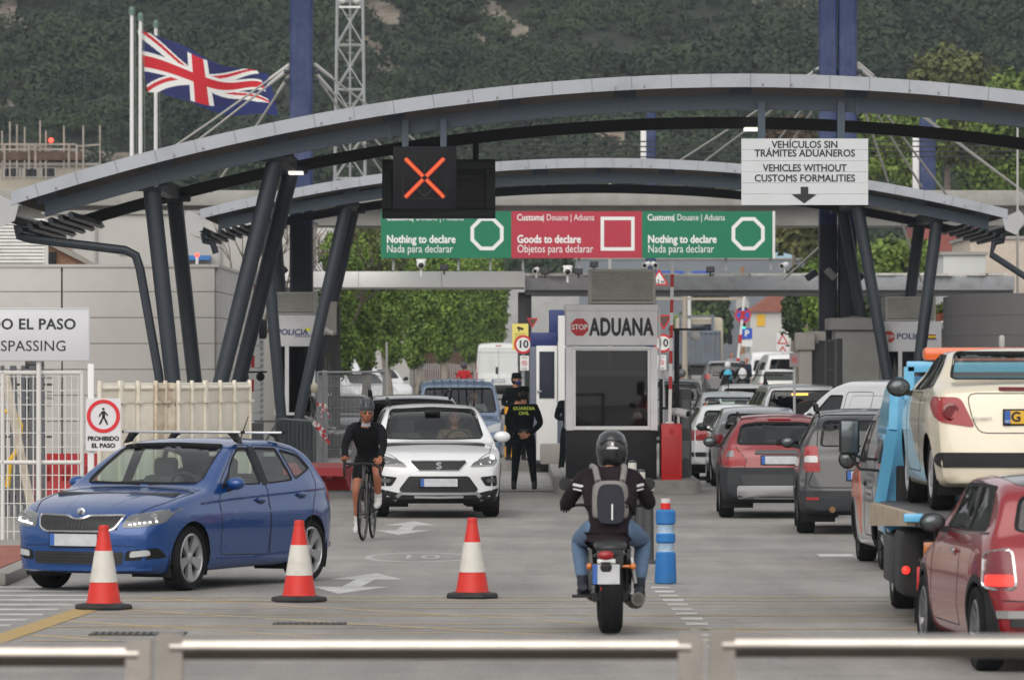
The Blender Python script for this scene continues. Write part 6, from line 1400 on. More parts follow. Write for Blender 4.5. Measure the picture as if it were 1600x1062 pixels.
for v in 'LR':
    d1 = rnd([(1.36, .33), (2.345, .31), (2.37, 1.0), (2.35, 1.385), (2.06, 1.388), (1.50, 1.045), (1.36, .86)], .05); d2 = rnd([(2.365, .31), (2.98, .33), (3.22, .66), (3.46, 1.0), (3.46, 1.12), (3.27, 1.31), (2.9, 1.37), (2.38, 1.388)], .06)
    a = c.cut(v, d1, 'door', BLUEP); seam(c, v, d1, a); handle(c, v, 2.19, .845, BLUEP, BLUED, a)
    b = c.cut(v, d2, 'door', BLUEP); seam(c, v, d2, b); handle(c, v, 3.06, .88, BLUEP, BLUED, b)
    c.strip('sill_crease', v, [(1.3, .30), (2.0, .29), (3.0, .33)], .016, BLUEP, off=.006, th=.02)
    mirror(c, 1 if v == 'L' else -1, 1.58, 1.0, .80, BLUEP, size=(.20, .15, .125)); c.strip('shoulder_crease', v, [(1.0, .835), (1.6, .865), (2.4, .89), (3.2, .915), (3.75, .93)], .022, BLUEP, off=.005, th=.02)
bon = [(-.58, .70), (-.40, .69), (-.2, .70), (0, .735), (.2, .70), (.4, .69), (.58, .70)]
# front: grille with chrome surround, smoked lamps with lit row, lower grille, fog lamps
gr = rnd([(-.47, .735), (-.12, .728), (-.05, .70), (.05, .70), (.12, .728), (.47, .735), (.41, .615), (.34, .585), (-.34, .585), (-.41, .615)], .03)
g = c.panel('grille', 'F', gr, mat('grille_black', (.012, .012, .013), .5), .006, .01, .06); c.strip('grille_surround', 'F', gr, .016, CHROME, True, .012, .015, g)
mb = MB()
for i in range(-10, 11): mb = c.strip('', 'F', [(i*.042, .60), (i*.042, .715 if abs(i) > 2 else .69)], .014, None, off=.012, th=.012, mb=mb)
mb.obj('grille_bars', mat('grille_bar', (.03, .03, .032), .3), g, smooth=None)
for sg in (-1, 1):
    h = [(sg*a, b) for a, b in ((.50, .735), (.80, .795), (.835, .80), (.80, .66), (.62, .622), (.47, .62))]; h = rnd(h if sg > 0 else h[::-1], .03); p = c.panel('headlight', 'F', h, LAMPD, .006, .02, .04)
    for (xx, zz, rr) in ((.60, .685, .035), (.73, .715, .042)):
        q = c.hit('F', sg*xx, zz, .006); MB().lathe([(rr, 0), (rr, .008), (rr*.7, .004), (0, -.0)], q, 16, R=Matrix.Rotation(PI/2, 3, 'X')).obj('reflector', CHROME, p)
    for k in range(6): q = c.hit('F', sg*(.545+k*.042), .648+k*.006, .012); MB().sphere(q, (.015, .01, .009), 8, 6).obj('daylight_led', LIT_W, p)
    f = [(sg*a, b) for a, b in ((.50, .30), (.80, .33), (.77, .43), (.52, .40))]; fb = c.panel('fog_recess', 'F', rnd(f if sg > 0 else f[::-1], .03), SEAL, .003, .01, .05)
    f = [(sg*a, b) for a, b in ((.55, .335), (.72, .355), (.71, .41), (.56, .395))]; c.panel('fog_lamp', 'F', rnd(f if sg > 0 else f[::-1], .02), LAMPW, .010, .01, .05, fb)
lg_ = c.panel('lower_grille', 'F', rnd([(-.50, .39), (.50, .39), (.48, .27), (-.48, .27)], .03), mat('grille_black', (0, 0, 0)), .004, .01, .06); mb = MB()
for i in range(4): mb = c.strip('', 'F', [(-.47, .285+i*.03), (.47, .285+i*.03)], .010, None, off=.010, th=.008, mb=mb)
mb.obj('grille_bars', mat('grille_bar', (0, 0, 0)), lg_, smooth=None); c.strip('bumper_lip', 'F', [(-.72, .235), (-.4, .225), (.4, .225), (.72, .235)], .04, BLUEP, off=.006, th=.03); c.strip('bumper_crease', 'F', [(-.62, .44), (-.3, .455), (.3, .455), (.62, .44)], .012, BLUED, off=.002, th=.004)
plate(c, 'F', -.26, .26, .445, .56, off=.02)
q = c.hit('F', 0, .755, .01); em = MB().lathe([(.045, 0), (.045, .008), (.036, .012)], q, 22, R=Matrix.Rotation(PI/2, 3, 'X')).obj('emblem', CHROME, c.root); MB().box(q+Vector((-.004, -.014, -.006)), (.012, .004, .04), R=Matrix.Rotation(.4, 3, 'Y')).box(q+Vector((.010, -.014, .012)), (.034, .004, .012), R=Matrix.Rotation(-.5, 3, 'Y')).lathe([(.03, .0125), (.03, .0135)], q, 16, R=Matrix.Rotation(PI/2, 3, 'X')).obj('emblem_mark', mat('emblem_dark', (.03, .04, .04), .4), em)
mb = MB()
for sg in (-1, 1): mb = c.strip('', 'T', [(sg*.20, .16), (sg*.30, .6), (sg*.40, 1.02)], .02, None, off=.001, th=.004, mb=mb)
mb.obj('bonnet_crease', BLUEP, c.root, smooth=60); c.strip('bonnet_seam', 'T', [(-.56, .20), (-.70, .55), (-.745, 1.0), (-.6, 1.11), (0, 1.13), (.6, 1.11), (.745, 1.0), (.70, .55), (.56, .20)], .010, SEAM)
mb = MB()
for sg in (-1, 1): mb.bar((sg*.05+.1, 1.16-1.995, 1.015), (sg*.05+(.52 if sg > 0 else -.45), 1.22-1.995, 1.035), .02, .02)
mb.obj('wiper', SEAL, c.root)
for sg in (-1, 1):
    o = rnd([(sg*.50, .80), (sg*.78, .80), (sg*.76, 1.0), (sg*.55, 1.0)][::sg], .04); c.panel('tail_light', 'B', o, LAMPR, .006, .02, .06)
    c.panel('tail_light_wrap', 'L' if sg > 0 else 'R', rnd([(3.84, .78), (3.97, .80), (3.90, .96), (3.83, .98)], .03), LAMPR, .006, .015, .05)
interior(c, 1.30, .98, 3.05, 1.40, .74)
BARA = mat('roof_bar_alu', (.58, .58, .59), .3, metal=.7)
for t, z in ((2.12, 1.515), (2.98, 1.50)):
    rb = MB().box((0, t-1.995, z), (1.34, .07, .025), bev=.011).obj('roof_bar', BARA, c.root)
    for sg in (-1, 1): MB().prism([(sg*.52, z-.01), (sg*.60, z-.01), (sg*.66, 1.40), (sg*.60, 1.42), (sg*.58, 1.45)], t-2.035, t-1.955).obj('bar_foot', SEAL, rb); MB().box((sg*.675, t-1.995, z), (.012, .072, .028)).obj('end_cap', SEAL, rb)
MB().tube([(0, 3.28-1.995, 1.40), (.03, 3.42-1.995, 1.66)], [.008, .004], 6).obj('aerial', SEAL, c.root)
c.done()
# ---- shared rear-view car builder -------------------------------------------------
def simple_car(name, label, loc, rz, sp, pm, wh, side=(), pill=(), fw=None, rw=None, gl=None, low=None, zlow=None, lights=(), lightm=None, pl=None, group=None, mirrors=None, inter=None, cat='car', style=5, doors=(), seal=SEAL, rimm=None, lip=None, mm=None):
    c = Car(name, label, loc, rz, sp, pm, cat, group, low); gl = gl or GL_MID
    c.wheels(*wh, style=style, rimm=rimm, lip=lip); sidewin(c, side, gl, pill)
    if fw: c.window('windscreen', 'F', fw, gl, seal, .03, True, .06)
    if rw: c.window('rear_window', 'B', rw, gl, seal, .035, True, .06)
    for v in 'LR':
        for d in doors: seam(c, v, rnd(d, .05))
    for L_ in lights:
        for sg in (-1, 1): o = [(sg*a, b) for a, b in L_]; c.panel('tail_light', 'B', rnd(o if sg > 0 else o[::-1], .03), lightm or LAMPR, .008, .03, .05)
    if pl: plate(c, 'B', *pl)
    if mirrors:
        for sg in (-1, 1): mirror(c, sg, *mirrors, mm or pm)
    if inter: interior(c, *inter)
    return c
def hatch(L=4.0, W_=1.70, H=1.43, hood=.95, tail=.95, rake=.28, gc=.19, hwroof=.66, belt=.95, nose=.70, sq=0.):
    """generic two-box car body"""
    w = W_/2
    return dict(L=L, top=[(0, .58), (.05, .67), (.2, .76), (.7, .90), (1.1, hood), (1.2, hood+.03), (1.95, H-.05), (2.3, H-.005), (L-1.1, H), (L-.45-rake*.3, H-.04-.02*(1-sq)), (L-.12-rake*.4*(1-sq), H-.16 if sq else H-.22), (L-.10, tail), (L-.03, tail-.12), (L, .52)],
      bot=[(0, .22), (.3, gc), (L-.4, gc+.02), (L, .30)], plan=[(0, w*.82), (.1, w*.9), (.4, w*.96), (1, w), (L-1, w), (L-.3, w*.96), (L, w*.88)],
      side=[(.15, .91), (.28, .97), (.5, 1.0), (.75, .99), (.88, .965), (belt, .94), (belt+.06, .91), (H-.1, hwroof/ w*.93 if 0 else (hwroof+.03)/w), (H, hwroof/w)], r=.075, crown=.03, bowf=(.2, .9), bowr=(.10, .5))
# ---- white crossover facing us -------------------------------------------------------
WHP = paint('car_white', (.72, .73, .74), .3, 0, .08)
SPW = dict(L=4.36, top=[(0, .66), (.03, .76), (.12, .845), (.4, .94), (.9, 1.02), (1.2, 1.06), (1.28, 1.08), (1.9, 1.46), (2.25, 1.565), (2.8, 1.59), (3.5, 1.55), (3.9, 1.45), (4.2, 1.10), (4.32, .95), (4.36, .6)],
  bot=[(0, .27), (.3, .2), (4, .24), (4.36, .38)], plan=[(0, .76), (.1, .83), (.35, .885), (.9, .92), (3.4, .92), (4.1, .88), (4.36, .78)],
  side=[(.18, .90), (.3, .965), (.5, .99), (.7, 1.0), (.85, .99), (.95, .965), (1.02, .945), (1.08, .92), (1.3, .81), (1.5, .71), (1.6, .65)], r=.085, crown=.035, bowf=(.22, .9), bowr=(.14, .6))
CLAD = mat('cladding_black', (.012, .0125, .013), .6, spec=.3, var=.1, sc=6)
c = Car('crossover_car', 'white crossover car facing the camera behind the cyclist', (-1.16, 82.1, .009), math.radians(3.5), SPW, WHP, low=CLAD)
c.wheels(.335, .215, 1.56, .87, 3.51, 5, steer=0, rimm=RIMD, lip=(.05, CLAD))
sidewin(c, [[(1.75, 1.09), (2.45, 1.09), (2.43, 1.49), (2.2, 1.49)], [(2.55, 1.09), (3.2, 1.11), (3.1, 1.47), (2.55, 1.49)], [(3.28, 1.13), (3.75, 1.2), (3.5, 1.42), (3.2, 1.46)]], GL_MID)
c.window('windscreen', 'F', [(-.70, 1.095), (-.3, 1.085), (.3, 1.085), (.70, 1.095), (.60, 1.50), (0, 1.53), (-.60, 1.50)], GL_CLEAR, SEAL, .035, True, .06)
c.window('rear_window', 'B', [(-.55, 1.12), (.55, 1.12), (.48, 1.40), (-.48, 1.40)], GL_MID, SEAL, .03, True, .06)
GBL = mat('grille_black', (0, 0, 0)); GBAR = mat('grille_bar', (0, 0, 0))
gr = rnd([(-.395, .80), (.395, .80), (.385, .765), (.29, .668), (-.29, .668), (-.385, .765)], .02); g = c.panel('grille', 'F', gr, GBL, .006, .012, .05); c.strip('grille_surround', 'F', gr, .014, CHROME, True, .012, .015, g); mb = MB()
for i in range(4):
    z = .69+i*.028; k = .28+(.1*i/3)
    path = [(x, z+(.008 if j % 2 else -.008)) for j, x in enumerate(np.linspace(-k, k, 19))]; c.strip('', 'F', path, .008, None, off=.012, th=.01, mb=mb)
mb.obj('grille_mesh', GBAR, g, smooth=None)
text('S', .125, c.hit('F', 0, .735)+Vector((0, -.035, 0)), CHROME, g, name='emblem', bold=.011, ext=.006, sx=1.25)
lg_ = c.panel('lower_grille', 'F', rnd([(-.42, .59), (.42, .59), (.56, .40), (.50, .35), (-.50, .35), (-.56, .40)], .03), GBL, .006, .015, .06); mb = MB()
for i in range(6):
    z = .375+i*.036; k = .52-abs(z-.40)*.5; c.strip('', 'F', [(x, z+(.01 if j % 2 else -.01)) for j, x in enumerate(np.linspace(-k, k, 27))], .008, None, off=.012, th=.01, mb=mb)
mb.obj('grille_mesh', GBAR, lg_, smooth=None)
for sg in (-1, 1):
    f = lambda P_: [(sg*a, b) for a, b in P_][::sg]
    h = c.panel('headlight', 'F', rnd(f([(.44, .715), (.78, .73), (.835, .80), (.80, .885), (.60, .825), (.49, .775)]), .025), LAMPD, .007, .02, .04)
    for (xx, zz, rr) in ((.58, .765, .03), (.70, .79, .04)): q = c.hit('F', sg*xx, zz, .008); MB().lathe([(rr, 0), (rr, .008), (rr*.7, .003), (0, 0)], q, 16, R=Matrix.Rotation(PI/2, 3, 'X')).obj('reflector', CHROME, h)
    mb = MB(); c.strip('', 'F', [(sg*.46, .725), (sg*.76, .74), (sg*.80, .79)], .012, None, off=.012, th=.01, mb=mb); mb.obj('daylight_led', LAMPW, h, smooth=None)
    if sg > 0: q = c.hit('F', .765, .835, .012); MB().sphere(q, (.035, .02, .035)).obj('lamp', LIT_W, h)
    fr_ = c.panel('fog_recess', 'F', rnd(f([(.58, .575), (.82, .60), (.83, .45), (.66, .45)]), .03), CLAD, .006, .015, .05); c.panel('fog_lamp', 'F', rnd(f([(.66, .545), (.79, .56), (.79, .50), (.68, .50)]), .02), LAMPD, .014, .015, .05, fr_)
    c.strip('bumper_blade', 'F', [(sg*.52, .36), (sg*.58, .30), (sg*.62, .25)], .05, mat('skid_alu', (.32, .32, .33), .4, metal=.5), off=.012, th=.03)
c.panel('bumper_cladding', 'F', rnd([(-.86, .42), (-.55, .35), (.55, .35), (.86, .42), (.80, .27), (-.80, .27)], .03), CLAD, .005, .015, .06)
c.strip('skid_plate', 'F', [(-.52, .345), (0, .345), (.52, .345)], .035, mat('skid_alu', (0, 0, 0)), off=.02, th=.03); c.strip('skid_plate', 'F', [(-.34, .30), (0, .295), (.34, .30)], .03, mat('skid_alu', (0, 0, 0)), off=.02, th=.03)
plate(c, 'F', -.26, .26, .445, .555, off=.03)
mb = MB()
for sg in (-1, 1): c.strip('', 'T', [(sg*.30, .15), (sg*.40, .55), (sg*.46, 1.0)], .025, None, off=.001, th=.004, mb=mb); mirror(c, sg, 1.72, 1.10, .90, WHP, size=(.24, .14, .16))
mb.obj('bonnet_crease', WHP, c.root, smooth=60); c.strip('bonnet_seam', 'T', [(-.55, .14), (-.74, .45), (-.80, 1.0), (-.66, 1.2), (.66, 1.2), (.80, 1.0), (.74, .45), (.55, .14)], .01, SEAM)
for sg in (-1, 1): MB().tube([(sg*.60, 2.05-2.18, 1.56), (sg*.615, 2.12-2.18, 1.64), (sg*.62, 2.8-2.18, 1.665), (sg*.60, 3.6-2.18, 1.62), (sg*.59, 3.7-2.18, 1.53)], .018, 8).obj('roof_rail', SEAL, c.root)
MB().box((0, 1.93-2.18, 1.475), (.22, .2, .05), bev=.02).obj('rear_mirror_pod', SEAL, c.root)
interior(c, 1.42, 1.08, 3.2, 1.50, .78); c.done(.30)
# ---- cars behind on the left -------------------------------------------------------------
BKP = paint('car_black', (.012, .012, .014), .22, 0, .05)
s_ = hatch(4.5, 1.86, 1.66, 1.08, 1.05, hwroof=.66, belt=1.05); c = simple_car('suv_car', 'black car with roof rails just behind the white crossover', (-1.62, 91.2, .009), math.radians(3), s_, BKP, (.34, .22, 1.58, .9, 3.6),
   [[(1.75, 1.08), (2.5, 1.08), (2.48, 1.53), (2.15, 1.53)], [(2.6, 1.08), (3.3, 1.1), (3.2, 1.5), (2.6, 1.53)]], (), [(-.70, 1.10), (.70, 1.10), (.60, 1.54), (-.60, 1.54)], None, GL_DARK, inter=(1.4, 1.05, 3.2, 1.5, .76), mirrors=(1.7, 1.1, .88))
for sg in (-1, 1): MB().tube([(sg*.63, -.1, 1.62), (sg*.645, 0, 1.72), (sg*.65, .8, 1.745), (sg*.63, 1.5, 1.70), (sg*.62, 1.6, 1.62)], .02, 8).obj('roof_rail', SEAL, c.root)
for sg in (-1, 1): c.panel('headlight', 'F', rnd([(sg*.5, .74), (sg*.82, .78), (sg*.84, .90), (sg*.52, .84)][::sg], .03), LAMPD, .006, .02, .06)
c.done()
def vanb(L, W_, H, hood, nose=1.0, ws=1.35, roof=2.0, gc=.2, belt=1.05, hwr=.72, rr=.12, tail_=.02):
    w = W_/2
    return dict(L=L, top=[(0, .62), (.04, .74), (.2, .90), (.6, hood-.06), (nose, hood), (nose+.1, hood+.05), (roof, H-.08), (roof+.4, H), (L-.6, H), (L-.18, H-.04), (L-.09, H-.18), (L-.05, 1.1), (L-.02, .9), (L, .55)],
      bot=[(0, .26), (.3, gc), (L-.4, gc+.03), (L, .34)], plan=[(0, w*.86), (.1, w*.92), (.4, w*.97), (1, w), (L-.5, w), (L, w*.955)],
      side=[(.15, .92), (.3, .98), (.5, 1.0), (.85, .995), (belt, .975), (belt+.2, .945), (H-.15, hwr/w*1.03), (H, hwr/w)], r=rr, crown=.03, bowf=(.2, .9), bowr=(.06, .4))
GBLUE = paint('van_greyblue', sr(112, 132, 158), .35, .3)
s_ = vanb(4.3, 1.78, 1.79, 1.08, .95, belt=1.0, hwr=.76); c = simple_car('minivan', 'grey blue small van with driver behind the black car', (-1.13, 119.5, .009), math.radians(2.5), s_, GBLUE, (.32, .2, 1.5, .85, 3.5),
   [[(1.45, 1.05), (2.2, 1.05), (2.2, 1.56), (1.85, 1.56)], [(2.35, 1.05), (3.2, 1.05), (3.2, 1.55), (2.35, 1.56)]], (), [(-.76, 1.12), (.76, 1.12), (.69, 1.62), (-.69, 1.62)], None, GL_CLEAR, inter=(1.15, 1.06, 3.0, 1.6, .74), mirrors=(1.45, 1.12, .88), mm=PLASTIC)
for sg in (-1, 1): c.panel('headlight', 'F', rnd([(sg*.48, .70), (sg*.80, .74), (sg*.82, .92), (sg*.55, .84)][::sg], .03), LAMPW, .006, .02, .06)
c.panel('grille', 'F', rnd([(-.4, .72), (.4, .72), (.38, .80), (-.38, .80)], .02), GBL, .006, .01, .06); c.panel('lower_grille', 'F', rnd([(-.5, .35), (.5, .35), (.5, .5), (-.5, .5)], .03), PLASTIC, .006, .01, .06); mb = MB()
for k in range(-3, 4): mb.box((k*.17, .45, 1.797-abs(k)*.004), (.03, 2.2, .014))
for k in range(3): mb.box((0, -.3+k*.7, 1.806), (1.1, .03, .012))
mb.obj('roof_rib', GBLUE, c.root); c.done()
VWH = paint('van_white', (.60, .62, .61), .4, 0, .2)
def bigvan(label, loc, rz, name='delivery_van', H=2.72, W_=2.05):
    s_ = vanb(5.4, W_, H, 1.2, .8, roof=1.9, belt=1.2, hwr=W_*.42, rr=.16); c = simple_car(name, label, loc, rz, s_, VWH, (.34, .22, 1.75, .95, 4.3), [[(1.2, 1.25), (1.95, 1.25), (1.95, 1.85), (1.65, 1.85)]], (), [(-.8, 1.35), (.8, 1.35), (.74, 2.0), (-.74, 2.0)], None, GL_DARK, inter=(1.1, 1.2, 1.9, 1.7, .8), low=PLASTIC)
    mb = MB(); c.strip('', 'B', [(0, .65), (0, H-.22)], .02, None, off=.003, mb=mb); c.strip('', 'B', rnd([(-.86, .62), (.86, .62), (.76, H-.25), (-.76, H-.25)], .1), .016, None, True, off=.003, mb=mb); c.strip('', 'B', [(-.84, 1.95), (.84, 1.95)], .018, None, off=.003, mb=mb); mb.obj('door_seam', mat('seam_grey', (.25, .25, .25), .7), c.root, smooth=None)
    c.panel('handle_recess', 'B', rnd([(.02, 1.05), (.12, 1.05), (.12, 1.35), (.02, 1.35)], .03), SEAL, .006, .01, .06); c.panel('brake_light', 'B', [(-.12, H-.16), (.12, H-.16), (.12, H-.11), (-.12, H-.11)], LAMPR, .01, .01, .1)
    for sg in (-1, 1): c.panel('tail_light', 'B', rnd([(sg*.87, .75), (sg*.99, .75), (sg*.97, 1.45), (sg*.88, 1.45)][::sg], .03), LAMPR, .008, .03, .08)
    plate(c, 'B', -.26, .26, .72, .83); c.done(.60); return c
bigvan('tall white delivery van seen from behind, left of the speed limit sign', ((779-800)/FOC*236, 238.5, .009), PI, H=2.36, W_=1.98)
# parked cars behind the clipped trees
for i, (px, d, rz, lab) in enumerate(((548, 196, .5, 'white van parked behind the nearest clipped trees'), (592, 215, .35, 'white hatchback parked beyond the white van behind the street trees'))):
    x = (px-800)/FOC*d
    if i == 0: s_ = vanb(4.4, 1.8, 1.85, 1.1, .95, belt=1.05, hwr=.7)
    else: s_ = hatch(3.9, 1.68, 1.45)
    c = simple_car('parked_van' if i == 0 else 'parked_car', lab, (x, d, .009), rz, s_, WHP, (.31, .2, 1.46, .8, 3.3), [[(1.5, 1.0), (2.3, 1.0), (2.28, 1.36), (2.0, 1.36)], [(2.4, 1.0), (3.1, 1.0), (3.0, 1.35), (2.4, 1.36)]], (), [(-.62, 1.08), (.62, 1.08), (.55, 1.4), (-.55, 1.4)], None, GL_DARK, cat='van' if i == 0 else 'car', mirrors=(1.5, 1.05, .84), mm=PLASTIC); c.done()
s_ = hatch(4.2, 1.74, 1.45); c = simple_car('parked_car', 'dark car parked behind the wire mesh fence on the left', ((522-800)/FOC*128, 131, .009), .25, s_, BKP, (.31, .2, 1.46, .8, 3.3), [[(1.5, 1.0), (2.3, 1.0), (2.28, 1.36), (2.0, 1.36)]], (), [(-.62, 1.02), (.62, 1.02), (.55, 1.36), (-.55, 1.36)], None, GL_DARK)
for sg in (-1, 1): c.panel('headlight', 'F', rnd([(sg*.48, .64), (sg*.78, .68), (sg*.8, .8), (sg*.55, .74)][::sg], .03), LAMPW, .006, .02, .06)
c.done()
# ---- right hand queue -------------------------------------------------------------------
REDP = paint('car_red', sr(128, 18, 24), .3, .1)
GREYP = mat('bumper_grey', (.022, .025, .029), .6, spec=.3, var=.08, sc=5, dirt=.25, dcol=(.1, .095, .09))
s_ = hatch(3.98, 1.70, 1.46, .96, 1.0, .5, hwroof=.55, belt=.98)
c = simple_car('red_hatchback', 'red hatchback with grey lower bumper and silver skid seen from behind', (3.80, 81.7, .009), PI+math.radians(-1.2), s_, REDP, (.325, .21, 1.48, .8, 3.25), [[(1.6, 1.0), (2.3, 1.0), (2.28, 1.35), (2.02, 1.35)], [(2.4, 1.0), (3.1, 1.0), (3.0, 1.34), (2.4, 1.35)]], (),
   [(-.62, 1.02), (.62, 1.02), (.53, 1.36), (-.53, 1.36)], [(-.60, 1.03), (.60, 1.03), (.535, 1.30), (.3, 1.335), (-.3, 1.335), (-.535, 1.30)], GL_MID, GREYP, None, [[(.47, .745), (.80, .735), (.815, .84), (.74, .985), (.62, .985), (.50, .85)]], None, (-.26, .26, .765, .875), inter=(1.3, .98, 2.95, 1.38, .7), mirrors=(1.55, 1.02, .86), mm=PLASTIC, lip=(.07, GREYP))
c.panel('bumper_recess', 'B', rnd([(-.56, .62), (.56, .62), (.50, .47), (-.50, .47)], .03), mat('bumper_dark', (.03, .033, .037), .6), .004, .012, .06)
sk = c.panel('skid_plate', 'B', rnd([(-.60, .46), (.60, .46), (.60, .29), (-.60, .29)], .04), mat('skid_silver', (.34, .34, .35), .4, metal=.5), .02, .03, .06); c.panel('plate_garnish', 'B', rnd([(-.36, .90), (.36, .90), (.34, .955), (-.34, .955)], .02), mat('garnish', (.05, .045, .05), .4), .015, .02, .06)
c.panel('brake_light', 'B', [(-.16, 1.375), (.16, 1.375), (.16, 1.39), (-.16, 1.39)], LAMPR, .012, .02, .06)
for sg in (-1, 1): c.strip('seam', 'B', [(sg*.5, .70), (sg*.47, .82), (sg*.62, 1.0)], .01, SEAM); c.panel('lamp_inset', 'B', rnd([(sg*.64, .86), (sg*.75, .86), (sg*.71, .95), (sg*.65, .95)][::sg], .02), LAMPD, .014, .02, .04); MB().tube([(sg*.56, -.1, 1.44), (sg*.57, 0, 1.475), (sg*.56, 1.1, 1.46), (sg*.55, 1.2, 1.41)], .013, 6).obj('roof_rail', SEAL, c.root)
mb = MB(); p0, p1 = c.hit('B', -.0, 1.06, .02), c.hit('B', -.44, 1.08, .02); mb.bar(p0, p1, .03, .025); mb.box(p0, (.1, .05, .06)); mb.obj('wiper', SEAL, c.root); c.done(.715)
DUS = paint('suv_grey', (.018, .020, .025), .32, .1)
s_ = hatch(4.32, 1.82, 1.60, 1.05, 1.10, .3, hwroof=.62, belt=1.08, gc=.22)
c = simple_car('suv_car', 'dark grey off road car with red white tail lamp behind the orange van', (4.62, 74.7, .005), PI+math.radians(-2.2), s_, DUS, (.345, .23, 1.56, .9, 3.58), [[(1.7, 1.12), (2.45, 1.12), (2.43, 1.48), (2.15, 1.48)], [(2.55, 1.12), (3.25, 1.12), (3.15, 1.47), (2.55, 1.48)]], (), [(-.66, 1.1), (.66, 1.1), (.57, 1.48), (-.57, 1.48)], [(-.60, 1.12), (.60, 1.12), (.55, 1.44), (-.55, 1.44)], GL_DARK, GREYP, None,
   [[(.60, .80), (.82, .80), (.80, 1.13), (.64, 1.13)]], None, (-.26, .26, .70, .81), inter=(1.4, 1.05, 3.2, 1.48, .72), mirrors=(1.7, 1.12, .90), mm=PLASTIC, lip=(.06, GREYP))
for sg in (-1, 1):
    c.panel('lamp_inset', 'B', rnd([(sg*.63, .92), (sg*.80, .92), (sg*.79, 1.0), (sg*.64, 1.0)][::sg], .02), LAMPW, .016, .02, .05); c.panel('reflector', 'B', [(sg*.62, .44), (sg*.78, .44), (sg*.78, .475), (sg*.62, .475)][::sg], LAMPR, .01, .01, .05)
    MB().tube([(sg*.63, -.3, 1.56), (sg*.65, -.2, 1.645), (sg*.66, .8, 1.66), (sg*.64, 1.45, 1.64), (sg*.63, 1.55, 1.55)], .024, 8).obj('roof_rail', SEAL, c.root)
p = c.hit('B', .45, .36, .0); MB().cyl(p+Vector((0, -.1, -.04)), p+Vector((0, .03, -.04)), .04, n=14).obj('exhaust', mat('rusty_pipe', (.2, .11, .05), .6, metal=.5), c.root)
q = rnd([(.86 if 0 else -.78, .60), (.78, .60), (.66, .88), (.62, 1.52), (-.62, 1.52), (-.66, .88)], .1); c.strip('door_seam', 'B', q, .012, SEAM, True); c.done(.56)
SILV = paint('car_silver', (.36, .37, .38), .3, .5)
s_ = hatch(4.0, 1.7, 1.40, .95, .95, hwroof=.6); c = simple_car('silver_hatchback', 'silver hatchback mostly hidden in front of the red hatchback', (4.33, 101.5, .009), PI, s_, SILV, (.31, .2, 1.46, .8, 3.25), [[(1.55, 1.0), (2.3, 1.0), (2.28, 1.31), (2.02, 1.31)], [(2.4, 1.0), (3.2, 1.0), (3.1, 1.3), (2.4, 1.31)]], (), [(-.62, 1.02), (.62, 1.02), (.55, 1.32), (-.55, 1.32)], [(-.6, 1.0), (.6, 1.0), (.52, 1.26), (-.52, 1.26)], GL_MID, None, None, [[(.6, .72), (.8, .72), (.78, .92), (.64, .92)]], None, (-.26, .26, .6, .71), inter=(1.3, .95, 2.95, 1.33, .7), mirrors=(1.5, 1.0, .84), mm=PLASTIC); c.done()
SUVP = paint('suv_silver', (.30, .305, .32), .3, .4)
s_ = vanb(4.6, 1.80, 1.70, 1.1, 1.0, belt=1.05, hwr=.70, rr=.10, gc=.25); c = simple_car('suv_car', 'silver grey off road car with lit amber high brake light', (6.05, 123.5, .009), PI+math.radians(3.5), s_, SUVP, (.36, .23, 1.5, .9, 3.6), [[(1.6, 1.1), (2.3, 1.1), (2.3, 1.52), (1.95, 1.52)], [(2.4, 1.1), (3.1, 1.1), (3.1, 1.52), (2.4, 1.52)], [(3.25, 1.1), (4.2, 1.1), (4.15, 1.50), (3.25, 1.52)]], (), [(-.7, 1.16), (.7, 1.16), (.62, 1.55), (-.62, 1.55)], [(-.74, 1.10), (.74, 1.10), (.64, 1.55), (-.64, 1.55)], GL_DARK, GREYP, None, [[(.76, .75), (.86, .75), (.84, 1.05), (.77, 1.05)]], None, None, inter=(1.3, 1.1, 3.3, 1.6, .74), mirrors=(1.5, 1.15, .9), mm=PLASTIC)
p = c.hit('B', 0, 1.48, .0); mb = MB()
for k in range(-3, 4): mb.box(p+Vector((k*.05+.05, .012, -.0)), (.045, .02, .045), bev=.008)
mb.obj('brake_light', LIT_A, c.root); p = c.hit('B', 0, .95); MB().lathe([(0, -.1), (.33, -.1), (.36, -.02), (.34, .1), (0, .12)], p+Vector((-.1, .10, .05)), 28, R=Matrix.Rotation(-PI/2, 3, 'X')).obj('spare_wheel', SEAL, c.root); MB().tube([(.55, 2.2, 1.2), (.6, 2.25, 1.5)], .01, 5).obj('aerial', SEAL, c.root); c.done(.55)
s_ = hatch(4.02, 1.70, 1.40, .95, .97, .35, hwroof=.58, belt=.96); c = simple_car('white_hatchback', 'white older hatchback with black bumper strip behind the ticket machine', (4.06, 106.6, .009), PI+math.radians(1.5), s_, WHP, (.3, .19, 1.45, .8, 3.27), [[(1.55, 1.0), (2.35, 1.0), (2.33, 1.32), (2.02, 1.32)], [(2.45, 1.0), (3.2, 1.0), (3.05, 1.31), (2.45, 1.32)]], (), [(-.62, 1.02), (.62, 1.02), (.55, 1.32), (-.55, 1.32)], [(-.60, 1.0), (.60, 1.0), (.52, 1.27), (-.52, 1.27)], GL_MID, PLASTIC, None, [[(.50, .74), (.81, .74), (.80, .93), (.52, .93)]], None, (-.26, .26, .78, .88), inter=(1.3, .95, 2.95, 1.33, .7))
c.panel('bumper_strip', 'B', rnd([(-.80, .44), (.80, .44), (.80, .52), (-.80, .52)], .02), PLASTIC, .012, .02, .07); c.done(.30)
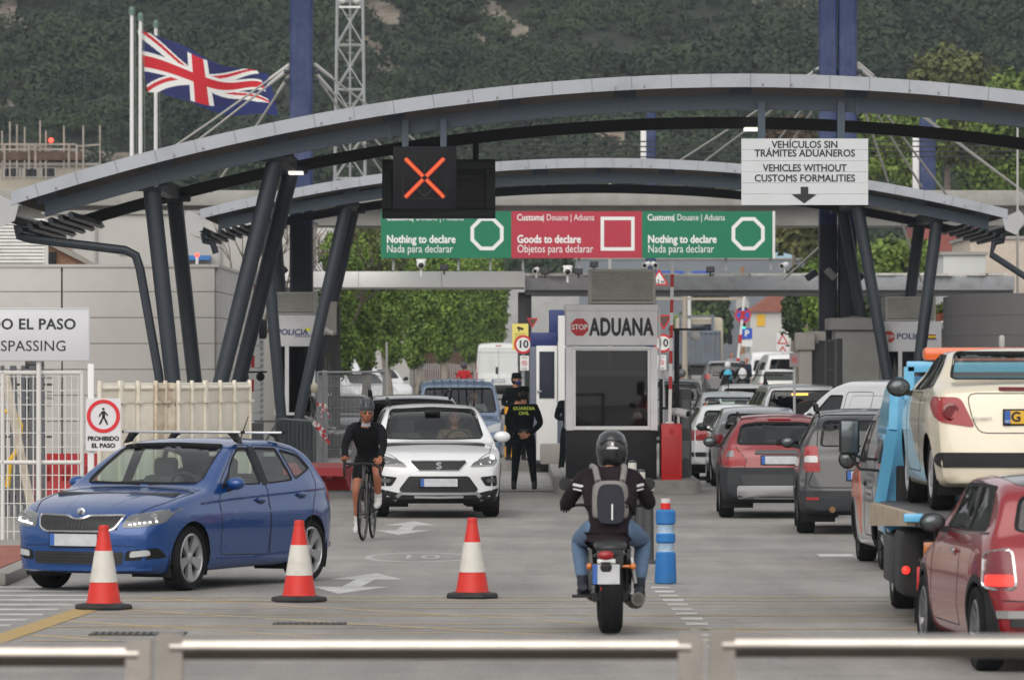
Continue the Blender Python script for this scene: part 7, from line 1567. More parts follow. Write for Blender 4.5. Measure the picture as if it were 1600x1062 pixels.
s_ = hatch(4.5, 1.76, 1.46, .95, .98, .2, hwroof=.62); c = simple_car('estate_car', 'pale silver estate car ahead of the white older hatchback', ((1135-800)/FOC*138, 138, .009), PI, s_, paint('car_palesilver', (.5, .52, .54), .3, .3), (.31, .2, 1.5, .85, 3.5), [[(1.55, 1.0), (2.35, 1.0), (2.33, 1.36), (2.02, 1.36)], [(2.45, 1.0), (3.3, 1.0), (3.2, 1.36), (2.45, 1.36)]], (), [(-.62, 1.02), (.62, 1.02), (.55, 1.36), (-.55, 1.36)], [(-.66, 1.02), (.66, 1.02), (.56, 1.30), (-.56, 1.30)], GL_CLEAR, None, None, [[(.6, .75), (.82, .75), (.8, .97), (.64, .97)]], None, (-.26, .26, .62, .72), inter=(1.3, .95, 3.1, 1.38, .7)); MB().tube([(0, 1.2, 1.46), (0, 1.3, 1.78)], .012, 5).obj('aerial', SEAL, c.root); c.done()
s_ = hatch(4.3, 1.76, 1.5, .95, .98, .3, hwroof=.62); c = simple_car('white_car', 'white car with a black roof bar ahead of the pale estate car', ((1164-800)/FOC*152, 153, .009), PI, s_, WHP, (.31, .2, 1.5, .85, 3.5), [[(1.55, 1.0), (2.35, 1.0), (2.33, 1.4), (2.02, 1.4)]], (), [(-.62, 1.02), (.62, 1.02), (.55, 1.38), (-.55, 1.38)], [(-.66, 1.02), (.66, 1.02), (.56, 1.36), (-.56, 1.36)], GL_DARK, None, None, [[(.6, .75), (.82, .75), (.8, .97), (.64, .97)]], None, None, inter=(1.3, .95, 3.1, 1.38, .7))
rb = MB().box((-.1, .5, 1.72), (1.9, .05, .03)).obj('roof_bar', SEAL, c.root)
for sg in (-1, 1): MB().prism([(sg*.45-.1, 1.72), (sg*.55, 1.72), (sg*.66, 1.45), (sg*.5, 1.48)], .45, .55).obj('bar_foot', PLASTIC, rb)
c.done()
s_ = hatch(4.3, 1.8, 1.66, 1.05, 1.05, .2, hwroof=.64, belt=1.06); c = simple_car('suv_car', 'dark car with roof rails behind the striped barrier arm', ((1050-800)/FOC*150, 150, .009), PI, s_, paint('car_darkblue', (.02, .025, .035), .25), (.34, .22, 1.5, .85, 3.5), [[(1.65, 1.1), (2.35, 1.1), (2.33, 1.52), (2.1, 1.52)]], (), None, [(-.66, 1.1), (.66, 1.1), (.57, 1.50), (-.57, 1.50)], GL_DARK, None, None, [[(.6, .85), (.84, .85), (.82, 1.05), (.64, 1.05)]], LIT_R, None); c.done()
s_ = hatch(4.3, 1.84, 1.62, 1.05, 1.05, .2, hwroof=.66, belt=1.06); c = simple_car('black_car', 'black car behind the rider with the turquoise backpack', ((1130-800)/FOC*238, 238, .009), PI, s_, BKP, (.34, .22, 1.5, .85, 3.5), [[(1.65, 1.1), (2.35, 1.1), (2.33, 1.5), (2.1, 1.5)]], (), None, [(-.68, 1.08), (.68, 1.08), (.58, 1.50), (-.58, 1.50)], GL_DARK, None, None, [[(.6, .85), (.84, .85), (.82, 1.05), (.64, 1.05)]]); c.done()
# white small van turning on the right, vans and saloon farther on
s_ = vanb(4.4, 1.81, 1.84, 1.12, 1.0, belt=1.08, hwr=.72, rr=.10); c = simple_car('small_van', 'white panel van turning behind the grey off road car', (6.75, 106.5, .009), PI+math.radians(38), s_, WHP, (.31, .2, 1.5, .9, 3.6), [[(1.45, 1.1), (2.25, 1.1), (2.25, 1.55), (1.9, 1.55)]], (), [(-.7, 1.18), (.7, 1.18), (.6, 1.6), (-.6, 1.6)], None, GL_DARK, inter=(1.2, 1.1, 2.2, 1.6, .74), mirrors=(1.5, 1.15, .9), mm=WHP)
for v in 'LR': seam(c, v, rnd([(2.35, .35), (3.1, .35), (3.1, 1.62), (2.35, 1.62)], .08), w=.012); c.strip('panel_crease', v, rnd([(2.5, 1.15), (4.1, 1.15), (4.05, 1.55), (2.5, 1.55)], .1), .02, mat('car_white_shade', (.52, .53, .54), .4), True, .002, .004)
c.done()
bigvan('white van with red side stripes in the far right queue', ((1207-800)/FOC*252, 252, .009), PI+.07, H=1.95, W_=1.85)
s_ = vanb(4.4, 1.85, 1.95, 1.15, 1.0, belt=1.1, hwr=.70); c = simple_car('small_van', 'white glazed van behind the far white saloon', ((1222-800)/FOC*226, 228, .009), PI+.08, s_, WHP, (.31, .2, 1.5, .9, 3.6), [[(1.45, 1.1), (2.25, 1.1), (2.25, 1.55), (1.9, 1.55)], [(2.5, 1.15), (4.0, 1.15), (3.95, 1.6), (2.5, 1.6)]], (), None, [(-.70, 1.15), (.70, 1.15), (.60, 1.72), (-.60, 1.72)], GL_DARK, None, None, [[(.76, .9), (.88, .9), (.85, 1.25), (.78, 1.25)]]); c.done()
s_ = hatch(4.4, 1.74, 1.44, .95, 1.0, .9, hwroof=.58); c = simple_car('saloon_car', 'far white saloon in front of the white vans on the right', ((1214-800)/FOC*212, 214, .009), PI+.06, s_, paint('car_cream', (.62, .63, .58), .3), (.3, .2, 1.46, .8, 3.3), [[(1.55, 1.0), (2.35, 1.0), (2.33, 1.33), (2.02, 1.33)]], (), None, [(-.62, 1.02), (.62, 1.02), (.54, 1.33), (-.54, 1.33)], GL_CLEAR, None, None, [[(.6, .75), (.82, .75), (.8, .92), (.64, .92)]]); c.done()
for i, (px, d, lab) in enumerate(((1180, 265, 'white car farthest along the right queue by the pole'), (1190, 250, 'white van at the left of the far right queue'))):
    s_ = vanb(4.3, 1.8, 1.8+.15*i, 1.1, 1.0, belt=1.05, hwr=.7); c = simple_car('far_car' if i == 0 else 'far_van', lab, ((px-800)/FOC*d, d, .009), PI+.1, s_, WHP, (.3, .2, 1.46, .8, 3.3), [[(1.55, 1.05), (2.35, 1.05), (2.33, 1.5), (2.02, 1.5)]], (), None, [(-.66, 1.1), (.66, 1.1), (.58, 1.55), (-.58, 1.55)], GL_DARK, None, None, [[(.76, .9), (.88, .9), (.85, 1.2), (.78, 1.2)]], cat='car' if i == 0 else 'van'); c.done()
# ---- red small car at the right edge -----------------------------------------------------
MRED = paint('mini_red', sr(134, 8, 22), .26, .1, .04)
SPM = dict(L=3.64, top=[(0, .60), (.04, .70), (.25, .77), (.7, .865), (1.05, .93), (1.12, .955), (1.55, 1.33), (1.8, 1.395), (2.4, 1.41), (3.0, 1.375), (3.2, 1.31), (3.42, 1.0), (3.5, .92), (3.58, .80), (3.64, .55)], bot=[(0, .22), (.3, .18), (3.3, .2), (3.64, .27)],
  plan=[(0, .70), (.1, .77), (.4, .825), (1, .844), (2.8, .844), (3.2, .83), (3.5, .77), (3.64, .70)], side=[(.15, .9), (.3, .97), (.5, 1.0), (.75, .985), (.9, .955), (.96, .92), (1.02, .88), (1.3, .765), (1.42, .70)], r=.10, crown=.03, bowf=(.2, .9), bowr=(.16, .7))
c = Car('red_compact', 'red compact car with black roof cut by the right picture edge', (4.06, 42.35, .005), PI+math.radians(4.6), SPM, MRED)
c.wheels(.305, .195, 1.48, .66, 3.10, 8, rimm=mat('rim_grey', (.2, .2, .21), .35, metal=.7), lip=(.05, PLASTIC))
sidewin(c, [[(1.45, .985), (2.30, .985), (2.28, 1.32), (1.72, 1.31)], [(2.38, .985), (3.10, 1.0), (2.95, 1.31), (2.38, 1.32)]], GL_MID, [[(2.31, .98), (2.37, .98), (2.37, 1.33), (2.29, 1.33)]])
c.window('windscreen', 'F', [(-.60, 1.0), (.60, 1.0), (.52, 1.30), (-.52, 1.30)], GL_MID, SEAL, .03, True, .05); c.window('rear_window', 'B', [(-.58, 1.0), (.58, 1.0), (.52, 1.25), (-.52, 1.25)], GL_MID, SEAL, .03, True, .06)
c.panel('roof_panel', 'T', rnd([(-.52, 1.62), (.52, 1.62), (.56, 2.6), (.53, 3.12), (-.53, 3.12), (-.56, 2.6)], .12), paint('roof_black', (.03, .03, .035), .3), .004, .01, .09)
for v in 'LR':
    c.strip('belt_trim', v, [(1.3, .965), (2.2, .965), (3.2, .985)], .02, CHROME, off=.004, th=.01); d = rnd([(1.12, .30), (2.32, .29), (2.36, .7), (2.34, .975), (2.34, 1.34), (1.7, 1.34), (1.22, .98), (1.1, .75)], .05); a = c.cut(v, d, 'door', MRED); seam(c, v, d, a); handle(c, v, 2.14, .83, CHROME, MRED, a)
    mirror(c, 1 if v == 'L' else -1, 1.50, 1.0, .80, PLASTIC, size=(.2, .14, .15))
for sg in (-1, 1):
    o = rnd([(sg*.60, .60), (sg*.80, .60), (sg*.785, .86), (sg*.62, .88)][::sg], .05); p = c.panel('tail_light', 'B', o, mat('lamp_smoked_red', (.17, .02, .03), .25, coat=.15), .01, .03, .05); c.strip('tail_light_bezel', 'B', o, .018, CHROME, True, .014, .02, p); c.panel('lit_lamp', 'B', rnd([(sg*.615, .62), (sg*.785, .62), (sg*.78, .70), (sg*.62, .70)][::sg], .02), LIT_R, .016, .03, .05, p)
    continue; p = c.panel('tail_light', 'L' if sg > 0 else 'R', o, mat('lamp_smoked_red', (1, 0, 0)), .008, .02, .05); c.strip('tail_light_bezel', 'L' if sg > 0 else 'R', o, .016, CHROME, True, .012, .015, p); c.panel('lit_lamp', 'L' if sg > 0 else 'R', rnd([(3.38, .60), (3.51, .60), (3.51, .70), (3.37, .70)], .02), LIT_R, .014, .02, .05, p)
c.strip('bumper_bar', 'B', [(-.72, .42), (0, .42), (.72, .42)], .055, CHROME, off=.02, th=.03); c.strip('bumper_seam', 'B', [(-.76, .52), (0, .50), (.76, .52)], .01, SEAM); plate(c, 'B', -.26, .26, .62, .73)
interior(c, 1.25, .97, 2.75, 1.34, .70, True); c.done()
# ---- orange and silver van ------------------------------------------------------------------
ORG = paint('van_orange', sr(214, 92, 34), .35); s_ = vanb(4.2, 1.83, 1.80, 1.15, 1.0, belt=1.08, hwr=.74, rr=.13); c = Car('orange_van', 'orange and silver van behind the tow truck cab', (4.73, 62.0, .005), PI+math.radians(1.6), s_, paint('van_silver', (.40, .40, .40), .35, .1)); c.wheels(.315, .2, 1.52, .9, 3.55, 5, rimm=RIMD, lip=(.05, PLASTIC))
c.window('rear_window', 'B', [(-.72, 1.12), (.72, 1.12), (.66, 1.58), (-.66, 1.58)], GL_DARK, SEAL, .03, True, .06); sidewin(c, [[(1.5, 1.12), (2.3, 1.12), (2.3, 1.56), (1.9, 1.56)]], GL_DARK)
for v in 'LR':
    c.panel('orange_wing', v, rnd([(.12, .3), (1.35, .3), (1.3, .8), (1.2, 1.04), (.3, .86)], .05), ORG, .004, .01, .08) if 0 else None
    c.strip('orange_band', v, [(3.35, 1.64), (3.62, 1.5), (3.86, 1.2), (3.93, .8), (3.96, .5)], .30, ORG, off=.004, th=.012); c.panel('orange_wing', v, rnd([(.12, .72), (.45, .72), (1.3, .72), (1.9, .32), (1.95, .75), (1.45, 1.12), (.9, 1.0), (.3, .88)], .05), ORG, .006, .012, .08)
    mb = MB()
    for k in range(5): c.strip('', v, [(2.5, 1.0-k*.07), (3.15-.1*(k % 2), 1.0-k*.07)], .03, None, off=.006, th=.004, mb=mb)
    mb.obj('side_print', mat('print_dark', (.12, .12, .13), .6), c.root, smooth=None); mirror(c, 1 if v == 'L' else -1, 1.45, 1.12, .93, PLASTIC, size=(.2, .14, .22)); seam(c, v, rnd([(2.35, .35), (3.3, .35), (3.3, 1.62), (2.35, 1.62)], .08), w=.012)
    p = c.hit(v, 2.45, .9); MB().sphere(p, (.03, .1, .035)).obj('door_handle', PLASTIC, c.root)
for sg in (-1, 1):
    c.panel('tail_light', 'B', rnd([(sg*.74, .70), (sg*.91, .70), (sg*.88, 1.22), (sg*.76, 1.22)][::sg], .03), LAMPR, .008, .04, .06); c.panel('tail_light', 'L' if sg > 0 else 'R', rnd([(4.0, .70), (4.17, .70), (4.12, 1.22), (4.02, 1.22)], .03), LAMPR, .006, .02, .06)
c.panel('bumper_cladding', 'B', rnd([(-.9, .62), (.9, .62), (.9, .36), (-.9, .36)], .04), PLASTIC, .006, .02, .08); c.done()
# ---- tow truck with cream coupe on its bed ----------------------------------------------------
TB = paint('tow_blue', sr(96, 176, 218), .4, 0, .25); TD = mat('chassis_black', (.015, .015, .016), .7, var=.2, sc=5); TAN = mat('bed_tan', (.42, .33, .24), .7, var=.15, sc=4, dirt=.4)
t = T('tow_truck', 'light blue flatbed tow truck carrying the cream coupe', 'tow truck', (4.47, 47.2, .005), 0)
mb = MB(); mb.box((0, 3.2, .60), (.9, 6.2, .22)); mb.box((0, .25, .74), (1.9, .12, .12)); mb.obj('chassis', TD, t)
bd = MB().box((0, 2.3, .90), (2.24, 4.9, .10), bev=.015).box((0, -.12, .905), (2.26, .08, .05)).obj('bed', mat('bed_steel', (.06, .055, .055), .55, var=.2, sc=4, dirt=.3), t)
for sd in (-1, 1):
    MB().add([(sd*1.13, -.1, .97), (sd*1.13, 4.8, .93), (sd*1.13, 4.8, .72), (sd*1.13, -.1, .86), (sd*1.2, -.1, .97), (sd*1.2, 4.8, .93), (sd*1.2, 4.8, .72), (sd*1.2, -.1, .86)], [(0, 1, 2, 3), (7, 6, 5, 4), (0, 4, 5, 1), (3, 2, 6, 7), (0, 3, 7, 4), (1, 5, 6, 2)]).obj('side_board', TAN, t)
    MB().box((sd*1.15, -.13, .93), (.16, .1, .07), bev=.01).obj('corner_cap', TB, t)
    MB().bar((sd*1.12, 4.6, .95), (sd*1.02, 4.4, 1.6), .10, .10).bar((sd*1.02, 4.4, 1.6), (sd*1.0, 4.42, 2.0), .08, .08).obj('strut', TB, t)
    MB().box((sd*1.02, 1.15, .52), (.34, .95, .56), bev=.06).obj('mudguard', TD, t); MB().box((sd*1.12, 2.6, .5), (.12, 1.2, .42), bev=.03).obj('side_box', mat('box_dark', (.03, .03, .033), .6), t)
    lt = MB().box((sd*.78, .12, .66), (.52, .06, .16), bev=.015).obj('tail_light', TD, t); MB().box((sd*.99, .085, .66), (.12, .03, .13), bev=.01).obj('indicator', LAMPO, lt); MB().box((sd*.82, .085, .66), (.2, .03, .13), bev=.01).obj('brake_light', LIT_R, lt); MB().box((sd*.62, .085, .66), (.12, .03, .13), bev=.01).obj('reversing_light', LAMPR, lt)
    MB().sphere((sd*1.16, .6, .47), (.035, .03, .035)).obj('side_marker', LIT_R, t)
    MB().box((sd*.86, .02, .42), (.5, .05, .2), bev=.01).obj('reflector_board', mat('reflector_red', sr(190, 30, 30), .4), t); MB().box((sd*.85, 1.0, .18), (.42, .03, .34)).obj('mud_flap', TD, t)
    for yy in (.62, 4.05):
        k = T_('wheel', t, (sd*.93, yy, .36)); mk_wheel(k, .36, .24, sd, 0, mat('steel_rim', (.3, .3, .3), .5, metal=.5), .55)
mb = MB(); o = rnd([(-1.06, .62), (1.06, .62), (1.06, 1.6), (.96, 2.08), (-.96, 2.08), (-1.06, 1.6)], .16, 4); mb.prism(o, 4.7, 6.0); mb.prism([(x*.985, z-.02 if z > 1 else z) for x, z in o], 4.66, 4.7); cab = mb.obj('cab', TB, t, smooth=40)
MB().box((0, 4.65, 1.62), (1.2, .02, .5), bev=.005).obj('rear_window', mat('pane_dark', (0, 0, 0)), cab)
for sd in (-1, 1):
    MB().box((sd*1.04, 5.35, 1.55), (.03, .7, .55), bev=.01, R=Matrix.Rotation(sd*-.2, 3, 'Y')).obj('side_window', mat('pane_dark', (0, 0, 0)), cab); MB().box((sd*1.055, 5.3, 1.1), (.02, .95, .9), bev=.01).obj('door', TB, cab)
    m_ = T_('wing_mirror', t, (sd*1.34, 5.6, 1.52)); MB().box((0, 0, 0), (.19, .10, .34), bev=.04).obj('shell', PLASTIC, m_); MB().box((0, -.052, 0), (.15, .006, .29), bev=.02).obj('mirror_glass', mat('mirror_glass', (1, 1, 1)), m_); MB().tube([(0, .02, -.14), (-sd*.12, .02, -.20), (-sd*.36, 0, -.22)], .014, 6).tube([(0, .02, -.16), (-sd*.1, .02, -.30), (-sd*.36, 0, -.32)], .014, 6).obj('arm', PLASTIC, m_)
MB().box((0, 4.55, 2.17), (1.76, .1, .10), bev=.01).box((-.86, 4.55, 2.02), (.09, .1, .3)).box((.86, 4.55, 2.02), (.09, .1, .3)).obj('headboard', TB, t)
bb = MB().box((0, 4.6, 2.285), (1.45, .26, .12), bev=.03).obj('beacon_bar', mat('beacon_orange', sr(224, 98, 34), .3, coat=.6), t); MB().box((0, 4.6, 2.222), (1.3, .2, .02)).obj('beacon_base', PLASTIC, bb)
wl = MB().box((-.62, 4.6, 1.28), (.17, .06, .16), bev=.015).obj('work_lamp', PLASTIC, t); MB().box((-.62, 4.565, 1.28), (.13, .01, .12)).obj('lamp_face', mat('lamp_yellowish', (.5, .48, .35), .3, var=.4, sc=60), wl)
MB().box((-.92, 4.62, 1.02), (.1, .1, .5), bev=.02).obj('hose_rack', TD, t)
CREM = paint('coupe_cream', sr(214, 204, 182), .3, .1, .12)
SPP = dict(L=4.04, top=[(0, .58), (.05, .68), (.3, .80), (.9, .93), (1.2, .985), (1.9, 1.32), (2.25, 1.385), (2.7, 1.385), (3.0, 1.34), (3.45, 1.115), (3.6, 1.095), (3.84, 1.075), (3.93, 1.03), (3.99, .80), (4.04, .5)], bot=[(0, .22), (.3, .18), (3.7, .2), (4.04, .24)],
  plan=[(0, .72), (.1, .79), (.4, .85), (1, .875), (3.2, .875), (3.7, .85), (4.04, .79)], side=[(.15, .92), (.3, .97), (.5, .995), (.75, 1.0), (.92, .985), (1.0, .955), (1.06, .90), (1.25, .77), (1.4, .68)], r=.09, crown=.03, bowf=(.2, .9), bowr=(.17, .7))
c = Car('coupe_car', 'cream coupe convertible loaded rear first on the tow truck bed', (4.40, 50.05, .955), PI+math.radians(.6), SPP, CREM)
c.wheels(.31, .2, 1.47, .82, 3.36, 5); sidewin(c, [[(1.6, 1.02), (2.35, 1.02), (2.35, 1.32), (2.0, 1.31)], [(2.4, 1.02), (3.1, 1.05), (2.8, 1.31), (2.4, 1.32)]], GL_MID)
c.window('rear_window', 'B', [(-.66, 1.115), (.66, 1.115), (.585, 1.345), (-.585, 1.345)], GL_CLEAR, SEAL, .025, True, .05); c.window('windscreen', 'F', [(-.62, 1.03), (.62, 1.03), (.55, 1.31), (-.55, 1.31)], GL_CLEAR, SEAL, .03, True, .05)
for sg in (-1, 1):
    o = rnd([(sg*.50, .71), (sg*.62, .965), (sg*.80, .97), (sg*.855, .90), (sg*.80, .755)][::sg], .05); p = c.panel('tail_light', 'B', o, LAMPR, .01, .03, .04); q = c.hit('B', sg*.70, .84, .014); MB().lathe([(.07, 0), (.075, .008), (.055, .012), (.05, .004), (0, .004)], q, 20, R=Matrix.Rotation(-PI/2, 3, 'X')).obj('lamp_ring', mat('lamp_red_dark', (.16, .006, .01), .1, coat=.8), p)
    c.panel('tail_light_wrap', 'L' if sg > 0 else 'R', rnd([(3.55, .90), (3.80, .78), (3.86, .88), (3.78, .975), (3.6, .965)], .04), LAMPR, .007, .02, .05); mirror(c, sg, 1.5, 1.02, .87, PLASTIC, size=(.21, .14, .17))
bs = c.panel('bumper_strip', 'B', rnd([(-.81, .50), (.81, .50), (.83, .43), (.79, .375), (-.79, .375), (-.83, .43)], .04), PLASTIC, .012, .02, .06)
c.panel('brake_light', 'B', rnd([(-.3, 1.045), (.3, 1.045), (.3, 1.02), (-.3, 1.02)], .01), mat('lamp_darkred', (.13, .01, .015), .2), .012, .02, .06)
c.strip('boot_seam', 'B', rnd([(-.47, .665), (.47, .665), (.53, .80), (.57, 1.0), (-.57, 1.0), (-.53, .80)], .08), .008, SEAM, True); p = plate(c, 'B', -.26, .26, .745, .855, PYEL, .02)
pf = [o for o in KIDS(p) if o.name.startswith('plate_band')][0]; q = c.hit('B', 0, .8); text('G', .115, (.165, q.y+.032, .80), LBLACK, p, bold=.004, rot=(PI/2, 0, PI)); text('GBZ', .024, (.236, q.y+.034, .765), LWHITE, p, rot=(PI/2, 0, PI))
text('PEUGEOT', .034, c.hit('B', .45, .79)+Vector((0, .03, 0)), CHROME, c.root, sx=1.15, rot=(PI/2, 0, PI-.08), ext=.004)
for v in 'LR': seam(c, v, rnd([(1.35, .32), (2.6, .32), (2.66, .9), (2.62, 1.0), (1.5, 1.0), (1.34, .8)], .05))
interior(c, 1.35, .98, 2.75, 1.26, .68, True); c.done()
mb = MB()
for sd in (-1, 1): mb.bar((4.44+sd*.6, 48.5, .955), (4.44+sd*.62, 48.35, 1.25), .05, .02)
st = T('wheel_strap', 'webbing wheel straps lashing the cream coupe to the tow bed', 'strap', (0, 0, 0)); mb.obj('webbing', mat('strap_grey', (.3, .28, .22), .8), st)
# ---- tipper lorry far off ----------------------------------------------------------------------
t = T('tipper_lorry', 'cream cabbed tipper lorry with grey ribbed body far down the lane', 'lorry', ((1092-800)/FOC*296, 296, .009)); GT = mat('tipper_grey', (.15, .175, .21), .6, var=.15, sc=2, dirt=.4)
mb = MB(); mb.box((0, 2, 1.1), (2.2, 4, .1)); 
for x in (-1.1, 1.1): mb.box((x, 2, 1.95), (.1, 4, 1.7))
mb.box((0, 0, 1.95), (2.2, .1, 1.7)); mb.box((0, 4, 2.0), (2.2, .1, 1.7))
for k in range(9): mb.box((-1.0+k*.25, -.08, 1.95), (.09, .08, 1.6))
mb.box((0, -.08, 2.78), (2.3, .16, .12)); mb.box((-.85, 3.9, 3.2), (.14, .14, 1.0)); mb.box((.85, 3.9, 3.2), (.14, .14, 1.0)); mb.box((0, 3.9, 3.6), (1.9, .12, .12)); mb.obj('tipper_body', GT, t)
cb = MB().box((.18, 5.2, 2.2), (2.5, 1.9, 2.7), bev=.18).obj('cab', mat('cab_cream', (.52, .47, .36), .5, var=.05), t); MB().box((.18, 4.24, 2.95), (1.5, .03, .5), bev=.01).obj('rear_window', mat('pane_dark', (0, 0, 0)), cb); MB().box((1.435, 5.2, 2.5), (.03, 1.0, .8)).obj('side_window', mat('pane_dark', (0, 0, 0)), cb)
MB().box((0, 3, .75), (1.0, 6, .3)).box((0, -.1, .62), (2.1, .15, .2)).obj('chassis', TD, t)
for sd in (-1, 1):
    for yy in (1, 5.2): k = T_('wheel', t, (sd*.95, yy, .48)); mk_wheel(k, .48, .3, sd, 0, GT, .5)
MB().tube([(1.45, 5.9, 2.6), (1.85, 6.0, 2.7), (1.85, 6.0, 2.1)], .03, 6).box((1.85, 5.95, 2.4), (.25, .1, .5), bev=.03).obj('wing_mirror', PLASTIC, t)
# ------------------------------------------------------------------ people
SKINM = mat('skin', sr(176, 122, 98), .55, var=.06, sc=9); BLKC = mat('black_cloth', (.009, .0095, .0105), .9, spec=.1, var=.25, sc=9, bump=.35, bsc=22); NAVYC = mat('guard_uniform', (.006, .009, .010), .9, spec=.1, var=.25, sc=9, bump=.35, bsc=20)
JEAN = mat('jeans', sr(88, 112, 140), .85, var=.16, sc=6, bump=.4, bsc=18, dirt=.3, dcol=(.08, .13, .2)); BOOT = mat('boot_black', (.01, .01, .011), .5); HAIR = mat('hair_dark', (.012, .01, .009), .7); WCL = mat('white_cloth', (.62, .62, .63), .8, var=.1, sc=10)
V = Vector
def headmesh(mb, c, R, s=1., m=0, em=1, lm=2):
    """skull, jaw, nose, ears, eyes, lips; local -Y is the face"""
    c = V(c); nu, nv = 18, 14; vs = []; fs = []
    for i in range(nv+1):
        th = PI*i/nv
        for j in range(nu):
            a = 2*PI*j/nu; x, y, z = .078*math.sin(th)*math.cos(a), .098*math.sin(th)*math.sin(a), .122*math.cos(th)
            if z < -.02: k = 1-.30*min(1, (-z-.02)/.09); x *= k; y = y*k-.012*min(1, -z/.1)
            if y < -.06 and -.03 < z < .02: y += .006
            vs.append(c+R@V((x, y, z))*s)
    for i in range(nv):
        for j in range(nu): fs.append((i*nu+j, (i+1)*nu+j, (i+1)*nu+(j+1) % nu, i*nu+(j+1) % nu))
    mb.add(vs, fs, m); q = lambda x, y, z: c+R@V((x, y, z))*s
    mb.tube([q(0, -.092, .022), q(0, -.108, -.008), q(0, -.118, -.028), q(0, -.095, -.036)], [.008*s, .012*s, .016*s, .012*s], 8, m)
    for sd in (-1, 1): mb.sphere(q(sd*.079, .008, -.005), (.010*s, .02*s, .032*s), 8, 6, m, R); mb.sphere(q(sd*.031, -.088, .008), (.013*s, .008*s, .008*s), 8, 6, em, R); mb.bar(q(sd*.014, -.096, .028), q(sd*.05, -.086, .030), .006*s, .008*s, em)
    mb.sphere(q(0, -.092, -.062), (.024*s, .008*s, .008*s), 8, 6, lm, R)
def handmesh(mb, w, d, side, curl=1.0, m=0, s=1.):
    """palm and five curled fingers; d = pointing direction, side = thumb direction"""
    w = V(w); d = V(d).normalized(); side = V(side); side = (side-d*side.dot(d)).normalized(); n = d.cross(side)
    R = Matrix((side, d, n)).transposed(); mb.sphere(w+d*.05*s, (.042*s, .056*s, .018*s), 10, 8, m, R)
    for i, L in enumerate((.072, .082, .076, .058)):
        p = w+d*.088*s+side*(.030-.020*i)*s; a = curl*.6; p1 = p+(d*math.cos(a*.5)+n*math.sin(a*.5))*L*.42*s; p2 = p1+(d*math.cos(a*1.6)+n*math.sin(a*1.6))*L*.33*s; p3 = p2+(d*math.cos(a*2.6)+n*math.sin(a*2.6))*L*.25*s; mb.tube([p, p1, p2, p3], [.0095*s, .009*s, .0082*s, .006*s], 6, m)
    p = w+d*.028*s+side*.032*s; mb.tube([p, p+(side*.7+d*.6)*.034*s, p+(side*.5+d*1.2+n*.4*curl)*.058*s], [.012*s, .0105*s, .007*s], 6, m)
ED = [('pe', 'wa'), ('wa', 'ch'), ('ch', 'ne'), ('ch', 'sL'), ('sL', 'eL'), ('eL', 'wL'), ('ch', 'sR'), ('sR', 'eR'), ('eR', 'wR'), ('pe', 'hL'), ('hL', 'kL'), ('kL', 'aL'), ('pe', 'hR'), ('hR', 'kR'), ('kR', 'aR')]
RAD = dict(pe=(.14, .105), wa=(.135, .10), ch=(.165, .115), ne=.055, sL=.066, sR=.066, eL=.046, eR=.046, wL=.032, wR=.032, hL=.095, hR=.095, kL=.06, kR=.06, aL=.042, aR=.042)
